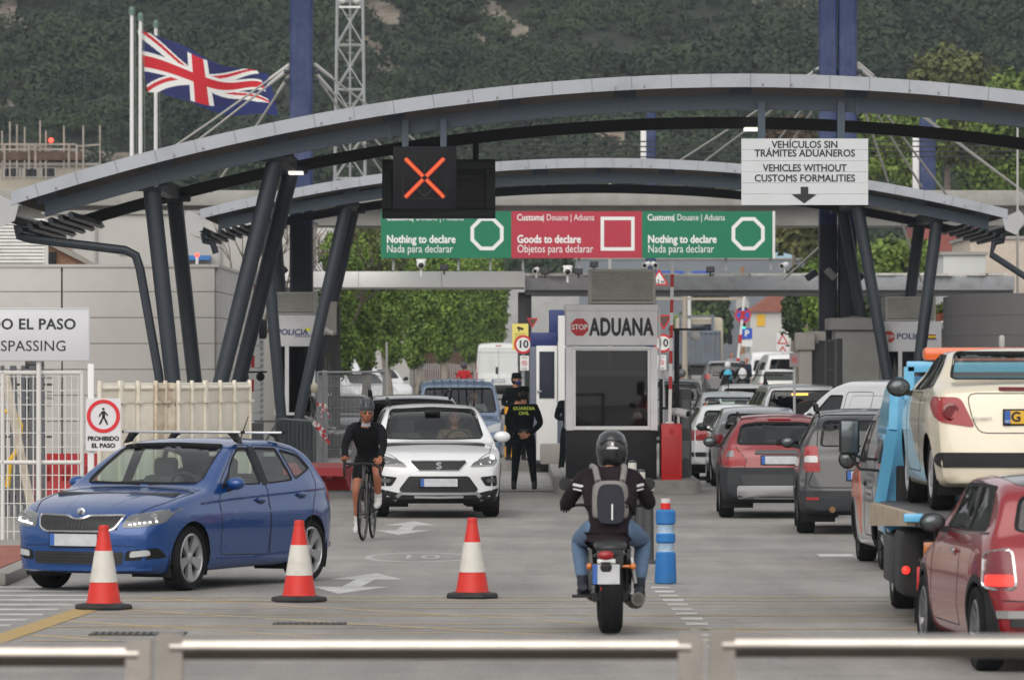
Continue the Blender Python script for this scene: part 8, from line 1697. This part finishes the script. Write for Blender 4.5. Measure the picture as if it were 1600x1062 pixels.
def human(name, label, loc, rz, J, face=0., tilt=0., top=BLKC, legs=BLKC, shoes=BOOT, hands=None, bare=(), skinm=SKINM, k=1.12, cat='person', shoe_dir=(0, -1, 0), glove=None, ak=1.12, headR=None, group=None):
    """J: joint positions. One continuous body; jacket, trousers, shoes are children."""
    t = T(name, label, cat, loc, rz, group); mb = MB(); nd = {j: (J[j], tuple(x*.62 for x in RAD[j]) if j in ('pe', 'wa', 'ch') else RAD[j]*(.85 if j[0] == 's' else 1)) for j in RAD}
    v, f = skin(nd, ED, 'pe', 1); mb.add(v, f, 0); HR = headR or (Matrix.Rotation(face, 3, 'Z')@Matrix.Rotation(tilt, 3, 'X')); mb.tube([V(J['ne'])-V((0, 0, .04)), V(J['ne']).lerp(V(J['he']), .6)], [.058, .052], 10, 0); headmesh(mb, J['he'], HR, 1.0)
    if hands:
        for h, (d, sd, cu) in hands.items(): handmesh(mb, J['w'+h], d, sd, cu, 3 if glove else 0, 1.12 if glove else 1.0)
    mb.obj('body', [skinm, mat('eye_dark', (.03, .025, .02), .3), mat('lip', sr(150, 88, 78), .5), glove or skinm], t, smooth=60)
    E2 = lambda keys: [(a, b) for a, b in ED if a in keys and b in keys]; sc = lambda r, q: tuple(x*q for x in r) if isinstance(r, tuple) else r*q
    ks = ['pe', 'wa', 'ch', 'ne', 'sL', 'eL', 'sR', 'eR', 'wL', 'wR']; nd = {j: (J[j], sc(RAD[j], k*(.92 if j == 'ne' else ak if j[0] in 'ew' else 1))) for j in ks}; nd['ne'] = (tuple(V(J['ch']).lerp(V(J['ne']), .82)), .075)
    for s_ in 'LR': nd['w'+s_] = (tuple(V(J['e'+s_]).lerp(V(J['w'+s_]), .96)), sc(RAD['w'+s_], 1.35))
    nd['hm'] = (tuple(V(J['pe'])-(V(J['wa'])-V(J['pe']))*.5), sc(RAD['pe'], k*1.03))
    v, f = skin(nd, E2(ks)+[('pe', 'hm')], 'pe', 2); MB().add(v, f).obj('jacket', top, t, smooth=70)
    ks = ['pe', 'hL', 'kL', 'aL', 'hR', 'kR', 'aR']; nd = {j: (J[j], sc(RAD[j], k*1.05) if j != 'pe' else .105) for j in ks}
    if 'shin' in bare:
        for s_ in 'LR': nd['a'+s_] = (tuple(V(J['h'+s_]).lerp(V(J['k'+s_]), .78)), .083); del nd['k'+s_]
        v, f = skin(nd, [('pe', 'hL'), ('hL', 'aL'), ('pe', 'hR'), ('hR', 'aR')], 'pe', 2)
    else: v, f = skin(nd, E2(ks), 'pe', 2)
    MB().add(v, f).obj('trousers' if 'shin' not in bare else 'shorts', legs, t, smooth=70)
    for s_ in 'LR':
        a = V(J['a'+s_]); d = V(J.get('t'+s_, a+V(shoe_dir)*.17+V((0, 0, -.06))))-a; fl = V((d.x, d.y, 0)).normalized() if V((d.x, d.y, 0)).length > .01 else V(shoe_dir); b = a+V((0, 0, -.065)); sl = d.z+.06
        MB().tube([b-fl*.06+V((0, 0, .02)), b-fl*.03, b+fl*.05+V((0, 0, sl*.3-.005)), b+fl*.13+V((0, 0, sl*.8-.015)), b+fl*.19+V((0, 0, sl-.02))], [.034, .044, .046, .042, .02], 12).tube([a+V((0, 0, .05)), a-V((0, 0, .03)), b+V((0, 0, .02))], [.048, .05, .046], 10).obj('shoe', shoes, t, smooth=70)
    return t
def cap_hat(t, he, R, m, peak=True, s=1.):
    mb = MB(); he = V(he); q = lambda x, y, z: he+R@V((x, y, z)); mb.lathe([(.088, .02), (.094, .05), (.092, .11), (.07, .135), (0, .14)], he, 20, R=R)
    if peak: mb.add([q(-.07, -.07, .04), q(.07, -.07, .04), q(.055, -.16, .03), (q(-.055, -.16, .03)), q(-.07, -.07, .05), q(.07, -.07, .05), q(.055, -.16, .036), q(-.055, -.16, .036)], [(0, 1, 2, 3), (7, 6, 5, 4), (0, 4, 5, 1), (1, 5, 6, 2), (2, 6, 7, 3), (3, 7, 4, 0)])
    mb.obj('cap', m, t, smooth=50)
def hair_cap(t, he, R, m): MB().sphere(V(he)+R@V((0, .018, .012)), (.084, .092, .116), 14, 10, R=R).obj('hair', m, t)
I3 = Matrix.Identity(3); R180 = Rz(PI)
# customs guards
J = dict(pe=(0, 0, .94), wa=(0, 0, 1.1), ch=(0, 0, 1.30), ne=(0, .0, 1.49), he=(0, .03, 1.63), sL=(.20, 0, 1.40), eL=(.29, -.05, 1.12), wL=(.07, -.17, .92), sR=(-.20, 0, 1.40), eR=(-.29, -.05, 1.12), wR=(-.07, -.17, .94), hL=(.10, 0, .90), kL=(.14, .01, .48), aL=(.18, 0, .09), hR=(-.10, 0, .90), kR=(-.14, .01, .48), aR=(-.17, 0, .09))
t = human('person', 'guard in dark uniform and cap seen from behind with hands clasped behind the back', (P(818.5, 0, 97.8).x, 97.8, .009), 0, J, headR=R180, top=NAVYC, legs=NAVYC, hands=dict(L=((-1, .1, -.2), (0, 0, 1), .8), R=((1, .1, -.25), (0, 0, 1), .8)), shoe_dir=(0, 1, 0), k=1.2)
cap_hat(t, J['he'], R180, NAVYC); hair_cap(t, (0, .03, 1.615), R180, HAIR); YL = mat('yellow_print', sr(206, 224, 80), .6, emit=None); text('GUARDIA', .078, (0, -.175, 1.385), YL, t, bold=.003, sx=1.1); text('CIVIL', .075, (0, -.182, 1.30), YL, t, bold=.003, sx=1.05)
MB().lathe([(.165, -.03), (.17, 0), (.165, .03)], (0, 0, 1.0), 20, R=Matrix(((1, 0, 0), (0, .78, 0), (0, 0, 1))), cap=False).obj('belt', BOOT, t)
J2 = dict(J); J2.update(eL=(.27, .06, 1.14), wL=(.10, -.16, 1.10), eR=(-.27, .05, 1.14), wR=(-.14, -.2, 1.12), he=(0, -.02, 1.63)); R2 = Rz(.75)
t = human('person', 'guard in black cap and blue face mask standing left of the blue booth', (P(806, 0, 111.5).x, 114.2, .2), .5, J2, face=.5, top=NAVYC, legs=NAVYC, hands=dict(L=((-.6, -.6, .3), (0, 0, 1), .8), R=((.6, -.6, .3), (0, 0, 1), .8)), k=1.18); R2 = Rz(.5); cap_hat(t, J2['he'], R2, NAVYC); hair_cap(t, (0, -.02, 1.62), R2, HAIR); MB().sphere(V(J2['he'])+R2@V((0, -.045, -.055)), (.066, .072, .052), 14, 8, R=R2).obj('face_mask', mat('mask_blue', sr(34, 54, 120), .8), t)
t = human('person', 'guard mostly hidden behind the left side of the customs booth, one leg showing', (P(893, 0, 105).x, 106.2, .009), .3, dict(J2, kL=(.12, .05, .48), aL=(.13, .0, .09), kR=(-.15, .0, .5), aR=(-.19, .05, .09)), top=NAVYC, legs=NAVYC, hands=dict(L=((-.6, -.6, .3), (0, 0, 1), .8), R=((.6, -.6, .3), (0, 0, 1), .8)), k=1.12); cap_hat(t, J2['he'], I3, NAVYC); hair_cap(t, (0, -.01, 1.62), I3, HAIR)
# drivers
def driver(label, loc, rz=0., top=None):
    J = dict(pe=(0, .05, .10), wa=(0, .10, .26), ch=(0, .16, .45), ne=(0, .17, .63), he=(0, .13, .77), sL=(.19, .15, .55), eL=(.25, -.02, .32), wL=(.15, -.28, .36), sR=(-.19, .15, .55), eR=(-.25, -.02, .32), wR=(-.15, -.28, .36), hL=(.1, 0, .08), kL=(.13, -.42, .16), aL=(.13, -.62, -.12), hR=(-.1, 0, .08), kR=(-.13, -.42, .16), aR=(-.13, -.62, -.12))
    t = human('person', label, loc, rz, J, top=top or mat('tan_coat', (.16, .11, .07), .8, var=.2, sc=8), legs=BLKC, hands=dict(L=((-.2, -.8, .3), (0, 0, 1), 1), R=((.2, -.8, .3), (0, 0, 1), 1))); hair_cap(t, (0, .15, .79), I3, mat('hair_brown', (.06, .045, .035), .8)); return t
driver('driver in a tan coat at the wheel of the white crossover', (-1.16+.34, 82.15, .62), math.radians(3)); driver('driver at the wheel of the grey blue small van', (-1.13+.34, 119.35, .70), 0, mat('grey_jumper', (.16, .16, .17), .85))
# ---- cyclist --------------------------------------------------------------------------------------
cy = V((-1.79, 70.55, .009)); rzc = math.radians(-5.5)
t = T('racing_bicycle', 'black racing bicycle ridden towards the camera', 'bicycle', cy, rzc); CARB = mat('carbon_black', (.012, .012, .013), .3, coat=.5); GUM = mat('tyre', (0, 0, 0))
for y, nm in ((-.5, 'wheel'), (.49, 'wheel')):
    k = T_(nm, t, (0, y, .338)); k.rotation_euler = (0, 0, -.06 if y < 0 else 0); MB().tube([(0, .325*math.cos(a), .325*math.sin(a)) for a in np.linspace(0, 2*PI, 49)[:-1]], .0135, 8, closed=True).obj('tyre', GUM, k); MB().tube([(0, .30*math.cos(a), .30*math.sin(a)) for a in np.linspace(0, 2*PI, 49)[:-1]], .014, 6, closed=True).obj('rim', CARB, k); mb = MB()
    for i in range(20): a = 2*PI*i/20; mb.bar((.02*(-1)**i, 0, 0), (0, .295*math.cos(a), .295*math.sin(a)), .003, .003)
    mb.cyl((-.05, 0, 0), (.05, 0, 0), .018); mb.obj('spokes', CARB, k)
mb = MB()
for a, b, r in (((0, -.40, .86), (0, -.06, .27), .022), ((0, -.36, .93), (0, .14, .84), .018), ((0, .17, .90), (0, -.06, .27), .018), ((0, -.36, .96), (0, -.41, .80), .02)): mb.cyl(a, b, r, n=10)
for sd in (-1, 1): mb.cyl((sd*.05, .49, .338), (0, .14, .80), .009); mb.cyl((sd*.06, .49, .338), (sd*.03, -.06, .27), .010); mb.cyl((sd*.035, -.42, .74), (sd*.045, -.5, .338), .012)
mb.cyl((0, -.41, .74), (0, -.40, .86), .024); mb.obj('frame', CARB, t)
mb = MB(); mb.tube([(-.21, -.50, .90), (-.10, -.44, .945), (0, -.42, .95), (.10, -.44, .945), (.21, -.50, .90)], .014, 8)
for sd in (-1, 1): mb.tube([(sd*.21, -.46, .945), (sd*.215, -.56, .945), (sd*.22, -.60, .90), (sd*.225, -.57, .83), (sd*.225, -.48, .80)], .0155, 8); mb.tube([(sd*.212, -.57, .96), (sd*.215, -.61, .99), (sd*.218, -.63, .93), (sd*.22, -.63, .84)], [.017, .019, .01, .006], 8); mb.tube([(sd*.1, -.44, .945), (sd*.212, -.47, .945)], .014, 8)
mb.obj('handlebar', mat('bar_tape', (.015, .015, .016), .8), t)
MB().box((0, .20, .945), (.13, .26, .05), bev=.02).obj('saddle', CARB, t); MB().lathe([(.10, -.003), (.10, .003)], (.055, -.06, .27), 28, R=Matrix.Rotation(PI/2, 3, 'Y')).bar((.09, -.06, .27), (.09, -.10, .43), .02, .02).bar((-.09, -.06, .27), (-.09, -.02, .11), .02, .02).box((.135, -.10, .435), (.08, .09, .02)).box((-.135, -.02, .105), (.08, .09, .02)).obj('crankset', CARB, t); MB().sphere((0, -.06, .62), (.036, .036, .1)).obj('bottle', CARB, t)
J = dict(pe=(0, .17, 1.0), wa=(-.01, .08, 1.14), ch=(-.01, -.10, 1.30), ne=(-.0, -.20, 1.44), he=(.02, -.26, 1.57), sL=(.185, -.12, 1.38), eL=(.235, -.30, 1.16), wL=(.215, -.52, 1.005), sR=(-.185, -.12, 1.38), eR=(-.25, -.30, 1.16), wR=(-.215, -.52, 1.005), hL=(.09, .12, .97), kL=(.15, -.24, .83), aL=(.135, -.04, .52), hR=(-.09, .12, .97), kR=(-.12, -.16, .62), aR=(-.125, .02, .22), tL=(.135, -.16, .44), tR=(-.13, -.11, .13))
TAN_ = mat('tanned_skin', sr(158, 98, 72), .5, var=.08, sc=8)
c_ = human('person', 'cyclist in black jersey, helmet and sunglasses riding towards the camera', cy, rzc, J, face=.22, top=BLKC, legs=BLKC, shoes=mat('shoe_white', (.62, .62, .60), .5), bare=('shin',), skinm=TAN_, hands=dict(L=((.0, -1, -.1), (-1, 0, .2), 1.1), R=((0, -1, -.1), (1, 0, .2), 1.1)), k=1.16, ak=.93)
HRc = Rz(.22); he = V(J['he']); mb = MB(); nu, nv = 20, 8
mb.lathe([(.105, -.0), (.112, .03), (.108, .07), (.085, .115), (.045, .14), (0, .146)], he+HRc@V((0, .012, .035)), 22, R=HRc@Matrix(((.9, 0, 0), (0, 1.18, 0), (0, 0, 1)))); hm = mb.obj('helmet', mat('helmet_grey', (.045, .05, .056), .4), c_, smooth=60); mb = MB()
for x in (-.05, 0, .05): mb.tube([he+HRc@V((x, -.115, .10)), he+HRc@V((x*1.05, -.06, .165)), he+HRc@V((x, .05, .178))], .009, 6)
mb.obj('helmet_vent', BOOT, hm); mb = MB()
for sd in (-1, 1): mb.sphere(he+HRc@V((sd*.034, -.096, .010)), (.030, .012, .019), 10, 6, R=HRc); mb.bar(he+HRc@V((sd*.06, -.088, .014)), he+HRc@V((sd*.082, .0, .012)), .006, .01); mb.tube([he+HRc@V((sd*.082, 0, .04)), he+HRc@V((sd*.07, -.04, -.08)), he+HRc@V((0, -.06, -.115))], .005, 5)
mb.obj('sunglasses', mat('lens_amber', (.05, .03, .015), .1, coat=.8), c_); MB().lathe([(.06, -.05), (.058, -.02), (.056, .0), (.05, .006)], V(J['ne'])+V((.005, -.012, .012)), 18, cap=False).obj('neck_gaiter', mat('gaiter_grey', (.33, .33, .36), .8), c_)
for s_ in 'LR': MB().tube([V(J['a'+s_])+V((0, .0, .0)), V(J['a'+s_]).lerp(V(J['k'+s_]), .2)], [.043, .045], 12).obj('sock', WCL, c_)
# ---- motorcyclist from behind ---------------------------------------------------------------------
mo = V((.80, 46.25, .005)); t = T('motorcycle', 'black motorcycle with round tail lamp ridden away from the camera', 'motorcycle', mo, math.radians(1)); MB_BLK = mat('moto_black', (.013, .013, .014), .4, coat=.3)
for y, r, w in ((0, .315, .19), (1.40, .31, .12)):
    k = T_('wheel', t, (0, y, r)); R = Matrix.Rotation(PI/2, 3, 'Y'); MB().lathe([(r*.66, -w*.42), (r*.8, -w*.5), (r*.93, -w*.40), (r*.985, -w*.2), (r, 0), (r*.985, w*.2), (r*.93, w*.40), (r*.8, w*.5), (r*.66, w*.42), (r*.66, -w*.42)], n=40, R=R).obj('tyre', TYRE, k); mb = MB().lathe([(r*.66, -.04), (r*.6, 0), (r*.66, .04)], n=32, R=R, cap=False)
    for i in range(6): a = PI*i/3; mb.bar((0, 0, 0), (0, r*.64*math.cos(a), r*.64*math.sin(a)), .03, .03)
    mb.obj('rim', RIMD, k)
mb = MB(); mb.tube([(0, .75, .30), (0, .5, .5), (0, .2, .62), (0, -.12, .66)], .05, 8)
for sd in (-1, 1): mb.bar((sd*.12, 0, .315), (sd*.12, .55, .34), .05, .06); mb.cyl((sd*.13, .02, .33), (sd*.15, .22, .68), .028, n=10); mb.cyl((sd*.13, .05, .36), (sd*.148, .19, .62), .042, n=10); mb.cyl((sd*.09, 1.40, .31), (sd*.09, 1.15, .95), .026); mb.tube([(sd*.13, .1, .64), (sd*.12, -.2, .66), (0, -.24, .66)], .014, 6)
mb.box((0, .78, .42), (.38, .5, .36), bev=.08); mb.obj('frame', MB_BLK, t)
MB().tube([(0, .95, .80), (0, .75, .90), (0, .55, .84)], [.10, .16, .11], 14).obj('fuel_tank', MB_BLK, t)
MB().add(*skin({'a': ((0, -.18, .70), (.10, .04)), 'b': ((0, 0, .735), (.15, .055)), 'c': ((0, .3, .73), (.135, .05)), 'd': ((0, .6, .77), (.10, .05))}, [('a', 'b'), ('b', 'c'), ('c', 'd')], 'b', 2)).obj('seat', mat('seat_vinyl', (.02, .02, .021), .45, bump=.2, bsc=40), t)
MB().prism(rnd([(-.09, .55), (.09, .55), (.105, .70), (-.105, .70)], .03), -.23, .10).obj('tail_unit', MB_BLK, t); MB().sphere((-.045, -.24, .655), (.068, .03, .038)).obj('tail_light', LAMPR, t); MB().box((-.04, -.232, .605), (.15, .03, .045), bev=.015).obj('lamp_holder', WHITE, t)
for sd in (-1, 1): MB().cyl((sd*.07, -.2, .565), (sd*.15, -.2, .565), .012).sphere((sd*.175, -.21, .565), (.028, .03, .028)).obj('indicator', LAMPO, t)
o = MB().box((-.045, -.285, .505), (.235, .01, .175), bev=.004).obj('number_plate', SEAL, t); MB().box((-.045, -.291, .505), (.22, .006, .16)).obj('plate_face', PLATE, o); MB().box((-.135, -.2945, .505), (.04, .004, .158)).obj('plate_band', PBLUE, o); MB().box((-.045, -.2, .44), (.10, .12, .34), bev=.02, R=Matrix.Rotation(.35, 3, 'X')).obj('mudguard', MB_BLK, t); MB().cyl((-.07, -.275, .385), (-.07, -.26, .385), .022, n=12).obj('reflector', LAMPR, t)
MB().tube([(.16, .95, .25), (.20, .5, .24), (.215, .1, .27), (.22, -.15, .30)], [.03, .045, .062, .058], 14).cyl((.22, -.16, .30), (.22, -.14, .3), .035, n=12).obj('exhaust', mat('exhaust_dark', (.08, .075, .07), .4, metal=.6), t); MB().box((.185, .0, .53), (.03, .28, .22), bev=.02, R=Matrix.Rotation(-.15, 3, 'Y')).obj('side_panel', mat('moto_silver', (.45, .45, .46), .3, metal=.5), t)
MB().tube([(-.36, 1.02, 1.02), (-.2, 1.12, 1.03), (0, 1.16, .98), (.2, 1.12, 1.03), (.36, 1.02, 1.02)], .014, 8).obj('handlebar', MB_BLK, t)
for sd in (-1, 1):
    k = T_('wing_mirror', t, (sd*.345+.01, 1.12, 1.20)); MB().lathe([(.056, -.012), (.056, .0), (.02, .02), (0, .022)], n=20, R=Matrix.Rotation(-PI/2, 3, 'X')).tube([(0, .02, 0), (-sd*.03, .03, -.1), (-sd*.08, -.02, -.17)], .008, 6).obj('shell', MB_BLK, k); MB().lathe([(.05, .013), (.05, .014)], n=20, R=Matrix.Rotation(PI/2, 3, 'X')@Matrix.Rotation(0, 3, 'Z')).obj('mirror_glass', mat('mirror_bright' if sd < 0 else 'mirror_glass', (.8, .84, .86), .03 if sd > 0 else .25, metal=.6), k)
    MB().bar((sd*.15, .42, .30), (sd*.30, .42, .30), .035, .025).obj('footpeg', MB_BLK, t)
J = dict(pe=(.0, .36, .86), wa=(.01, .40, 1.0), ch=(.01, .50, 1.18), ne=(.02, .60, 1.36), he=(.035, .68, 1.49), sL=(-.21, .52, 1.26), eL=(-.345, .72, 1.04), wL=(-.31, .96, 1.04), sR=(.22, .52, 1.26), eR=(.35, .72, 1.05), wR=(.33, .96, 1.04), hL=(-.11, .40, .84), kL=(-.23, .82, .74), aL=(-.21, .47, .42), hR=(.12, .40, .84), kR=(.30, .82, .74), aR=(.255, .47, .40), tL=(-.215, .62, .34), tR=(.27, .64, .34))
JACK = mat('rider_jacket', sr(38, 30, 34), .85, spec=.15, var=.25, sc=7, bump=.4, bsc=16)
r_ = human('person', 'motorcyclist in dark jacket, jeans and helmet with a grey backpack, seen from behind', mo, math.radians(1), J, headR=R180, top=JACK, legs=JEAN, shoes=mat('shoe_navy', (.02, .024, .04), .6), hands=dict(L=((-.25, .9, -.1), (1, 0, .2), 1.1), R=((.25, .9, -.1), (-1, 0, .2), 1.1)), glove=BLKC, k=1.24, shoe_dir=(0, 1, 0))
he = V(J['he']); HB = mat('helmet_black', (.014, .015, .017), .22, coat=.6); MB().lathe([(.092, -.135), (.112, -.12), (.128, -.06), (.134, .0), (.128, .06), (.105, .115), (.06, .148), (0, .158)], he+V((0, 0, .005)), 28, R=Matrix(((.98, 0, 0), (0, 1.14, 0), (0, 0, 1.03)))).obj('helmet', HB, r_, smooth=70); mb = MB(); mb.bar(he+V((-.02, -.155, .03)), he+V((.02, -.155, .03)), .004, .006); mb.bar(he+V((0, -.158, .04)), he+V((0, -.157, .065)), .02, .004); mb.bar(he+V((-.045, -.156, .02)), he+V((.045, -.156, .02)), .004, .012); mb.obj('helmet_mark', LWHITE, r_); MB().tube([he+V((-.10, -.10, .05)), he+V((-.05, -.135, .085)), he+V((.05, -.135, .085)), he+V((.10, -.10, .05))], .008, 6).obj('helmet_trim', BOOT, r_)
for sd in (-1, 1):
    for z, w in ((1.20, .02), (1.165, .012)): pa = V((sd*.225, .44, z)); MB().tube([pa+V((-sd*.06, -.035, -.01)), pa+V((sd*.01, -.025, 0)), pa+V((sd*.06, .05, .01))], w*.6, 6).obj('reflective_stripe', WCL, r_)
t = T('backpack', 'grey backpack with dark panel and white zip on the motorcyclist', 'backpack', mo, math.radians(1)); BPG = mat('pack_grey', sr(128, 124, 122), .85, var=.12, sc=12, bump=.3, bsc=40)
MB().add(*skin({'a': ((.01, .27, .93), (.15, .08)), 'b': ((.01, .28, 1.08), (.165, .09)), 'c': ((.01, .34, 1.24), (.135, .075))}, [('a', 'b'), ('b', 'c')], 'b', 2)).obj('bag', BPG, t, smooth=70)
v_ = [(x, -.018*(x/.1)**2*-1, z) for x, z in rnd([(-.105, .90), (.105, .90), (.115, 1.1), (.09, 1.22), (-.09, 1.22), (-.115, 1.1)], .06)]; mb = MB(); k = len(v_); yb = lambda z: .165+max(0, z-1.1)*.33+max(0, 1.0-z)*.05; mb.add([(x+.01, yb(z)+y, z) for x, y, z in v_]+[(x+.01, yb(z)+y+.05, z) for x, y, z in v_], [tuple(range(k)), tuple(range(2*k-1, k-1, -1))]+[(i, (i+1) % k, (i+1) % k+k, i+k) for i in range(k)]); mb.obj('front_panel', mat('pack_navy', sr(36, 38, 48), .8, var=.15, sc=14), t); MB().bar((.02, .158, .93), (.02, .158, 1.06), .012, .006).obj('zip', LWHITE, t)
for sd in (-1, 1): MB().tube([(sd*.10+.01, .30, 1.24), (sd*.12+.01, .42, 1.345), (sd*.13, .55, 1.36), (sd*.15, .68, 1.22)], .026, 8).obj('strap', BPG, t)
# ---- far riders and walkers -----------------------------------------------------------------------
JS = dict(pe=(0, .1, .82), wa=(0, .1, .97), ch=(0, .08, 1.17), ne=(0, .05, 1.35), he=(0, .02, 1.48), sL=(.19, .08, 1.26), eL=(.29, -.08, 1.03), wL=(.27, -.38, 1.0), sR=(-.19, .08, 1.26), eR=(-.29, -.08, 1.03), wR=(-.27, -.38, 1.0), hL=(.1, .05, .8), kL=(.18, -.34, .72), aL=(.16, -.28, .36), hR=(-.1, .05, .8), kR=(-.18, -.34, .72), aR=(-.16, -.28, .36))
def scooter(px, d, rz, lab, top, helm, sc_m, lab2, pack=None, z=.009):
    b = V(((px-800)/FOC*d, d, z)); t = T('scooter', lab2, 'scooter', b, rz); mb = MB()
    for y in (-.62, .62): k = T_('wheel', t, (0, y, .25)); MB().lathe([(.15, -.05), (.24, -.05), (.25, 0), (.24, .05), (.15, .05), (.15, -.05)], n=24, R=Matrix.Rotation(PI/2, 3, 'Y')).obj('tyre', TYRE, k)
    MB().box((0, .35, .55), (.34, .8, .36), bev=.12).box((0, -.1, .28), (.34, .7, .1), bev=.03).box((0, -.46, .66), (.40, .12, .6), bev=.05).box((0, -.6, .5), (.16, .4, .1), bev=.04).obj('body', sc_m, t); MB().box((0, .25, .76), (.3, .8, .1), bev=.04).obj('seat', BOOT, t); MB().tube([(-.33, -.36, 1.0), (0, -.44, .98), (.33, -.36, 1.0)], .018, 6).obj('handlebar', BOOT, t); MB().sphere((0, -.53, .9), (.09, .05, .07)).obj('headlight', LAMPW, t); MB().sphere((0, .76, .62), (.09, .03, .04)).obj('tail_light', LAMPR, t)
    for sd in (-1, 1): MB().sphere((sd*.3, -.42, 1.2), (.06, .02, .04)).bar((sd*.3, -.4, 1.2), (sd*.24, -.38, 1.0), .012, .012).obj('wing_mirror', BOOT, t)
    h = human('person', lab, b, rz, JS, top=top, legs=BLKC, hands=dict(L=((0, -1, 0), (-1, 0, 0), 1), R=((0, -1, 0), (1, 0, 0), 1)), k=1.2); MB().sphere((0, .035, 1.51), (.125, .145, .145), 18, 12).obj('helmet', helm, h); MB().sphere((0, -.055, 1.50), (.10, .075, .065), 14, 8).obj('visor', mat('visor_dark', (.02, .02, .025), .1), h)
    if pack: MB().sphere((0, .26, 1.12), (.17, .10, .23), 14, 10).obj('backpack', pack, h)
GH = mat('helmet_gunmetal', (.10, .105, .11), .4); WH_ = mat('helmet_white', (.65, .65, .66), .35); RJ = mat('red_jacket', sr(178, 26, 34), .8, var=.1, sc=8)
scooter(725, 222, 0, 'scooter rider in red jacket facing the camera by the white delivery van', RJ, HB, WH_, 'white scooter of the rider in the red jacket')
scooter(1137, 226, PI, 'scooter rider with turquoise backpack and white helmet', BLKC, WH_, mat('scooter_grey', (.1, .1, .1), .4), 'scooter under the rider with the turquoise backpack', mat('pack_turquoise', sr(70, 170, 200), .7))
scooter(1066, 186, PI, 'scooter rider with gunmetal helmet above the dark car roof', mat('grey_coat', (.18, .18, .18), .8), GH, mat('scooter_grey', (0, 0, 0)), 'scooter under the rider with the gunmetal helmet'); scooter(1160, 232, PI, 'scooter rider in black with a white chest panel', BLKC, HB, mat('scooter_grey', (0, 0, 0)), 'scooter under the rider in black', WCL)
JW = dict(J2, eL=(.25, .02, 1.12), wL=(.24, -.05, .88), eR=(-.25, .02, 1.12), wR=(-.24, -.05, .88), kL=(.1, -.06, .5), aL=(.1, .02, .09), kR=(-.1, .05, .5), aR=(-.1, .16, .12))
def walker(px, d, rz, lab, top, legs, hair, z=.009): h = human('person', lab, V(((px-800)/FOC*d, d, z)), rz, JW, top=top, legs=legs, hands=dict(L=((0, 0, -1), (0, -1, 0), .6), R=((0, 0, -1), (0, -1, 0), .6))); hair_cap(h, (0, -.005, 1.645), I3, hair)
walker(1166, 240, .6, 'grey haired man in a navy jacket leaning by the queue', mat('navy_coat', sr(30, 38, 66), .8), BLKC, mat('hair_grey', (.3, .28, .26), .8)); walker(1179, 262, 0, 'far pedestrian in a red top beside the traffic light', RJ, BLKC, HAIR); walker(1190, 266, .2, 'far pedestrian in dark clothes near the roadwork sign', BLKC, BLKC, HAIR); walker(1219, 262, 2.8, 'far pedestrian in a turquoise top on the right pavement', mat('teal_top', sr(50, 150, 180), .8), BLKC, HAIR); walker(1143, 280, .3, 'far pedestrian in pale shirt left of the raised barrier', mat('pale_shirt', (.3, .3, .34), .8), BLKC, HAIR)
for i, (px, d, lab) in enumerate(((655, 180, 'orange cone standing by the street trees'), (590, 170, 'red and white cone among the trees on the left'))): dup(c0, (P(px, 0, d).x, d, .009), 0, lab, 'cones by the street trees')
t = T('road_marker', 'black and yellow striped bollard left of the blue booth', 'bollard', (P(795, 0, 116).x, 116, .009)); mb = MB()
for k in range(6): mb.box((0, 0, .12+k*.22), (.17, .17, .215), k % 2)
mb.obj('post', [BOOT, mat('marker_yellow', sr(226, 160, 30), .6)], t)
for o in [o for o in COL.objects if o.parent is None and o.get('category') and 141 < o.location.y < 400 and o.location.z < .3 and not o.name.startswith('flat')]: o.location.z += RISE(o.location.y)
# ---- hazy overcast air
hz = bpy.data.materials.new('haze_air'); hz.use_nodes = True; n_ = hz.node_tree.nodes; n_.remove(n_['Principled BSDF']); pv = n_.new('ShaderNodeVolumePrincipled'); pv.inputs['Color'].default_value = (.80, .88, 1.0, 1); pv.inputs['Density'].default_value = .00019; pv.inputs['Anisotropy'].default_value = .2; hz.node_tree.links.new(pv.outputs[0], n_['Material Output'].inputs['Volume'])
h_ = MB().box((0, 412, 79.5), (720, 1020, 161)).obj('haze', hz, smooth=None); h_['kind'] = 'stuff'
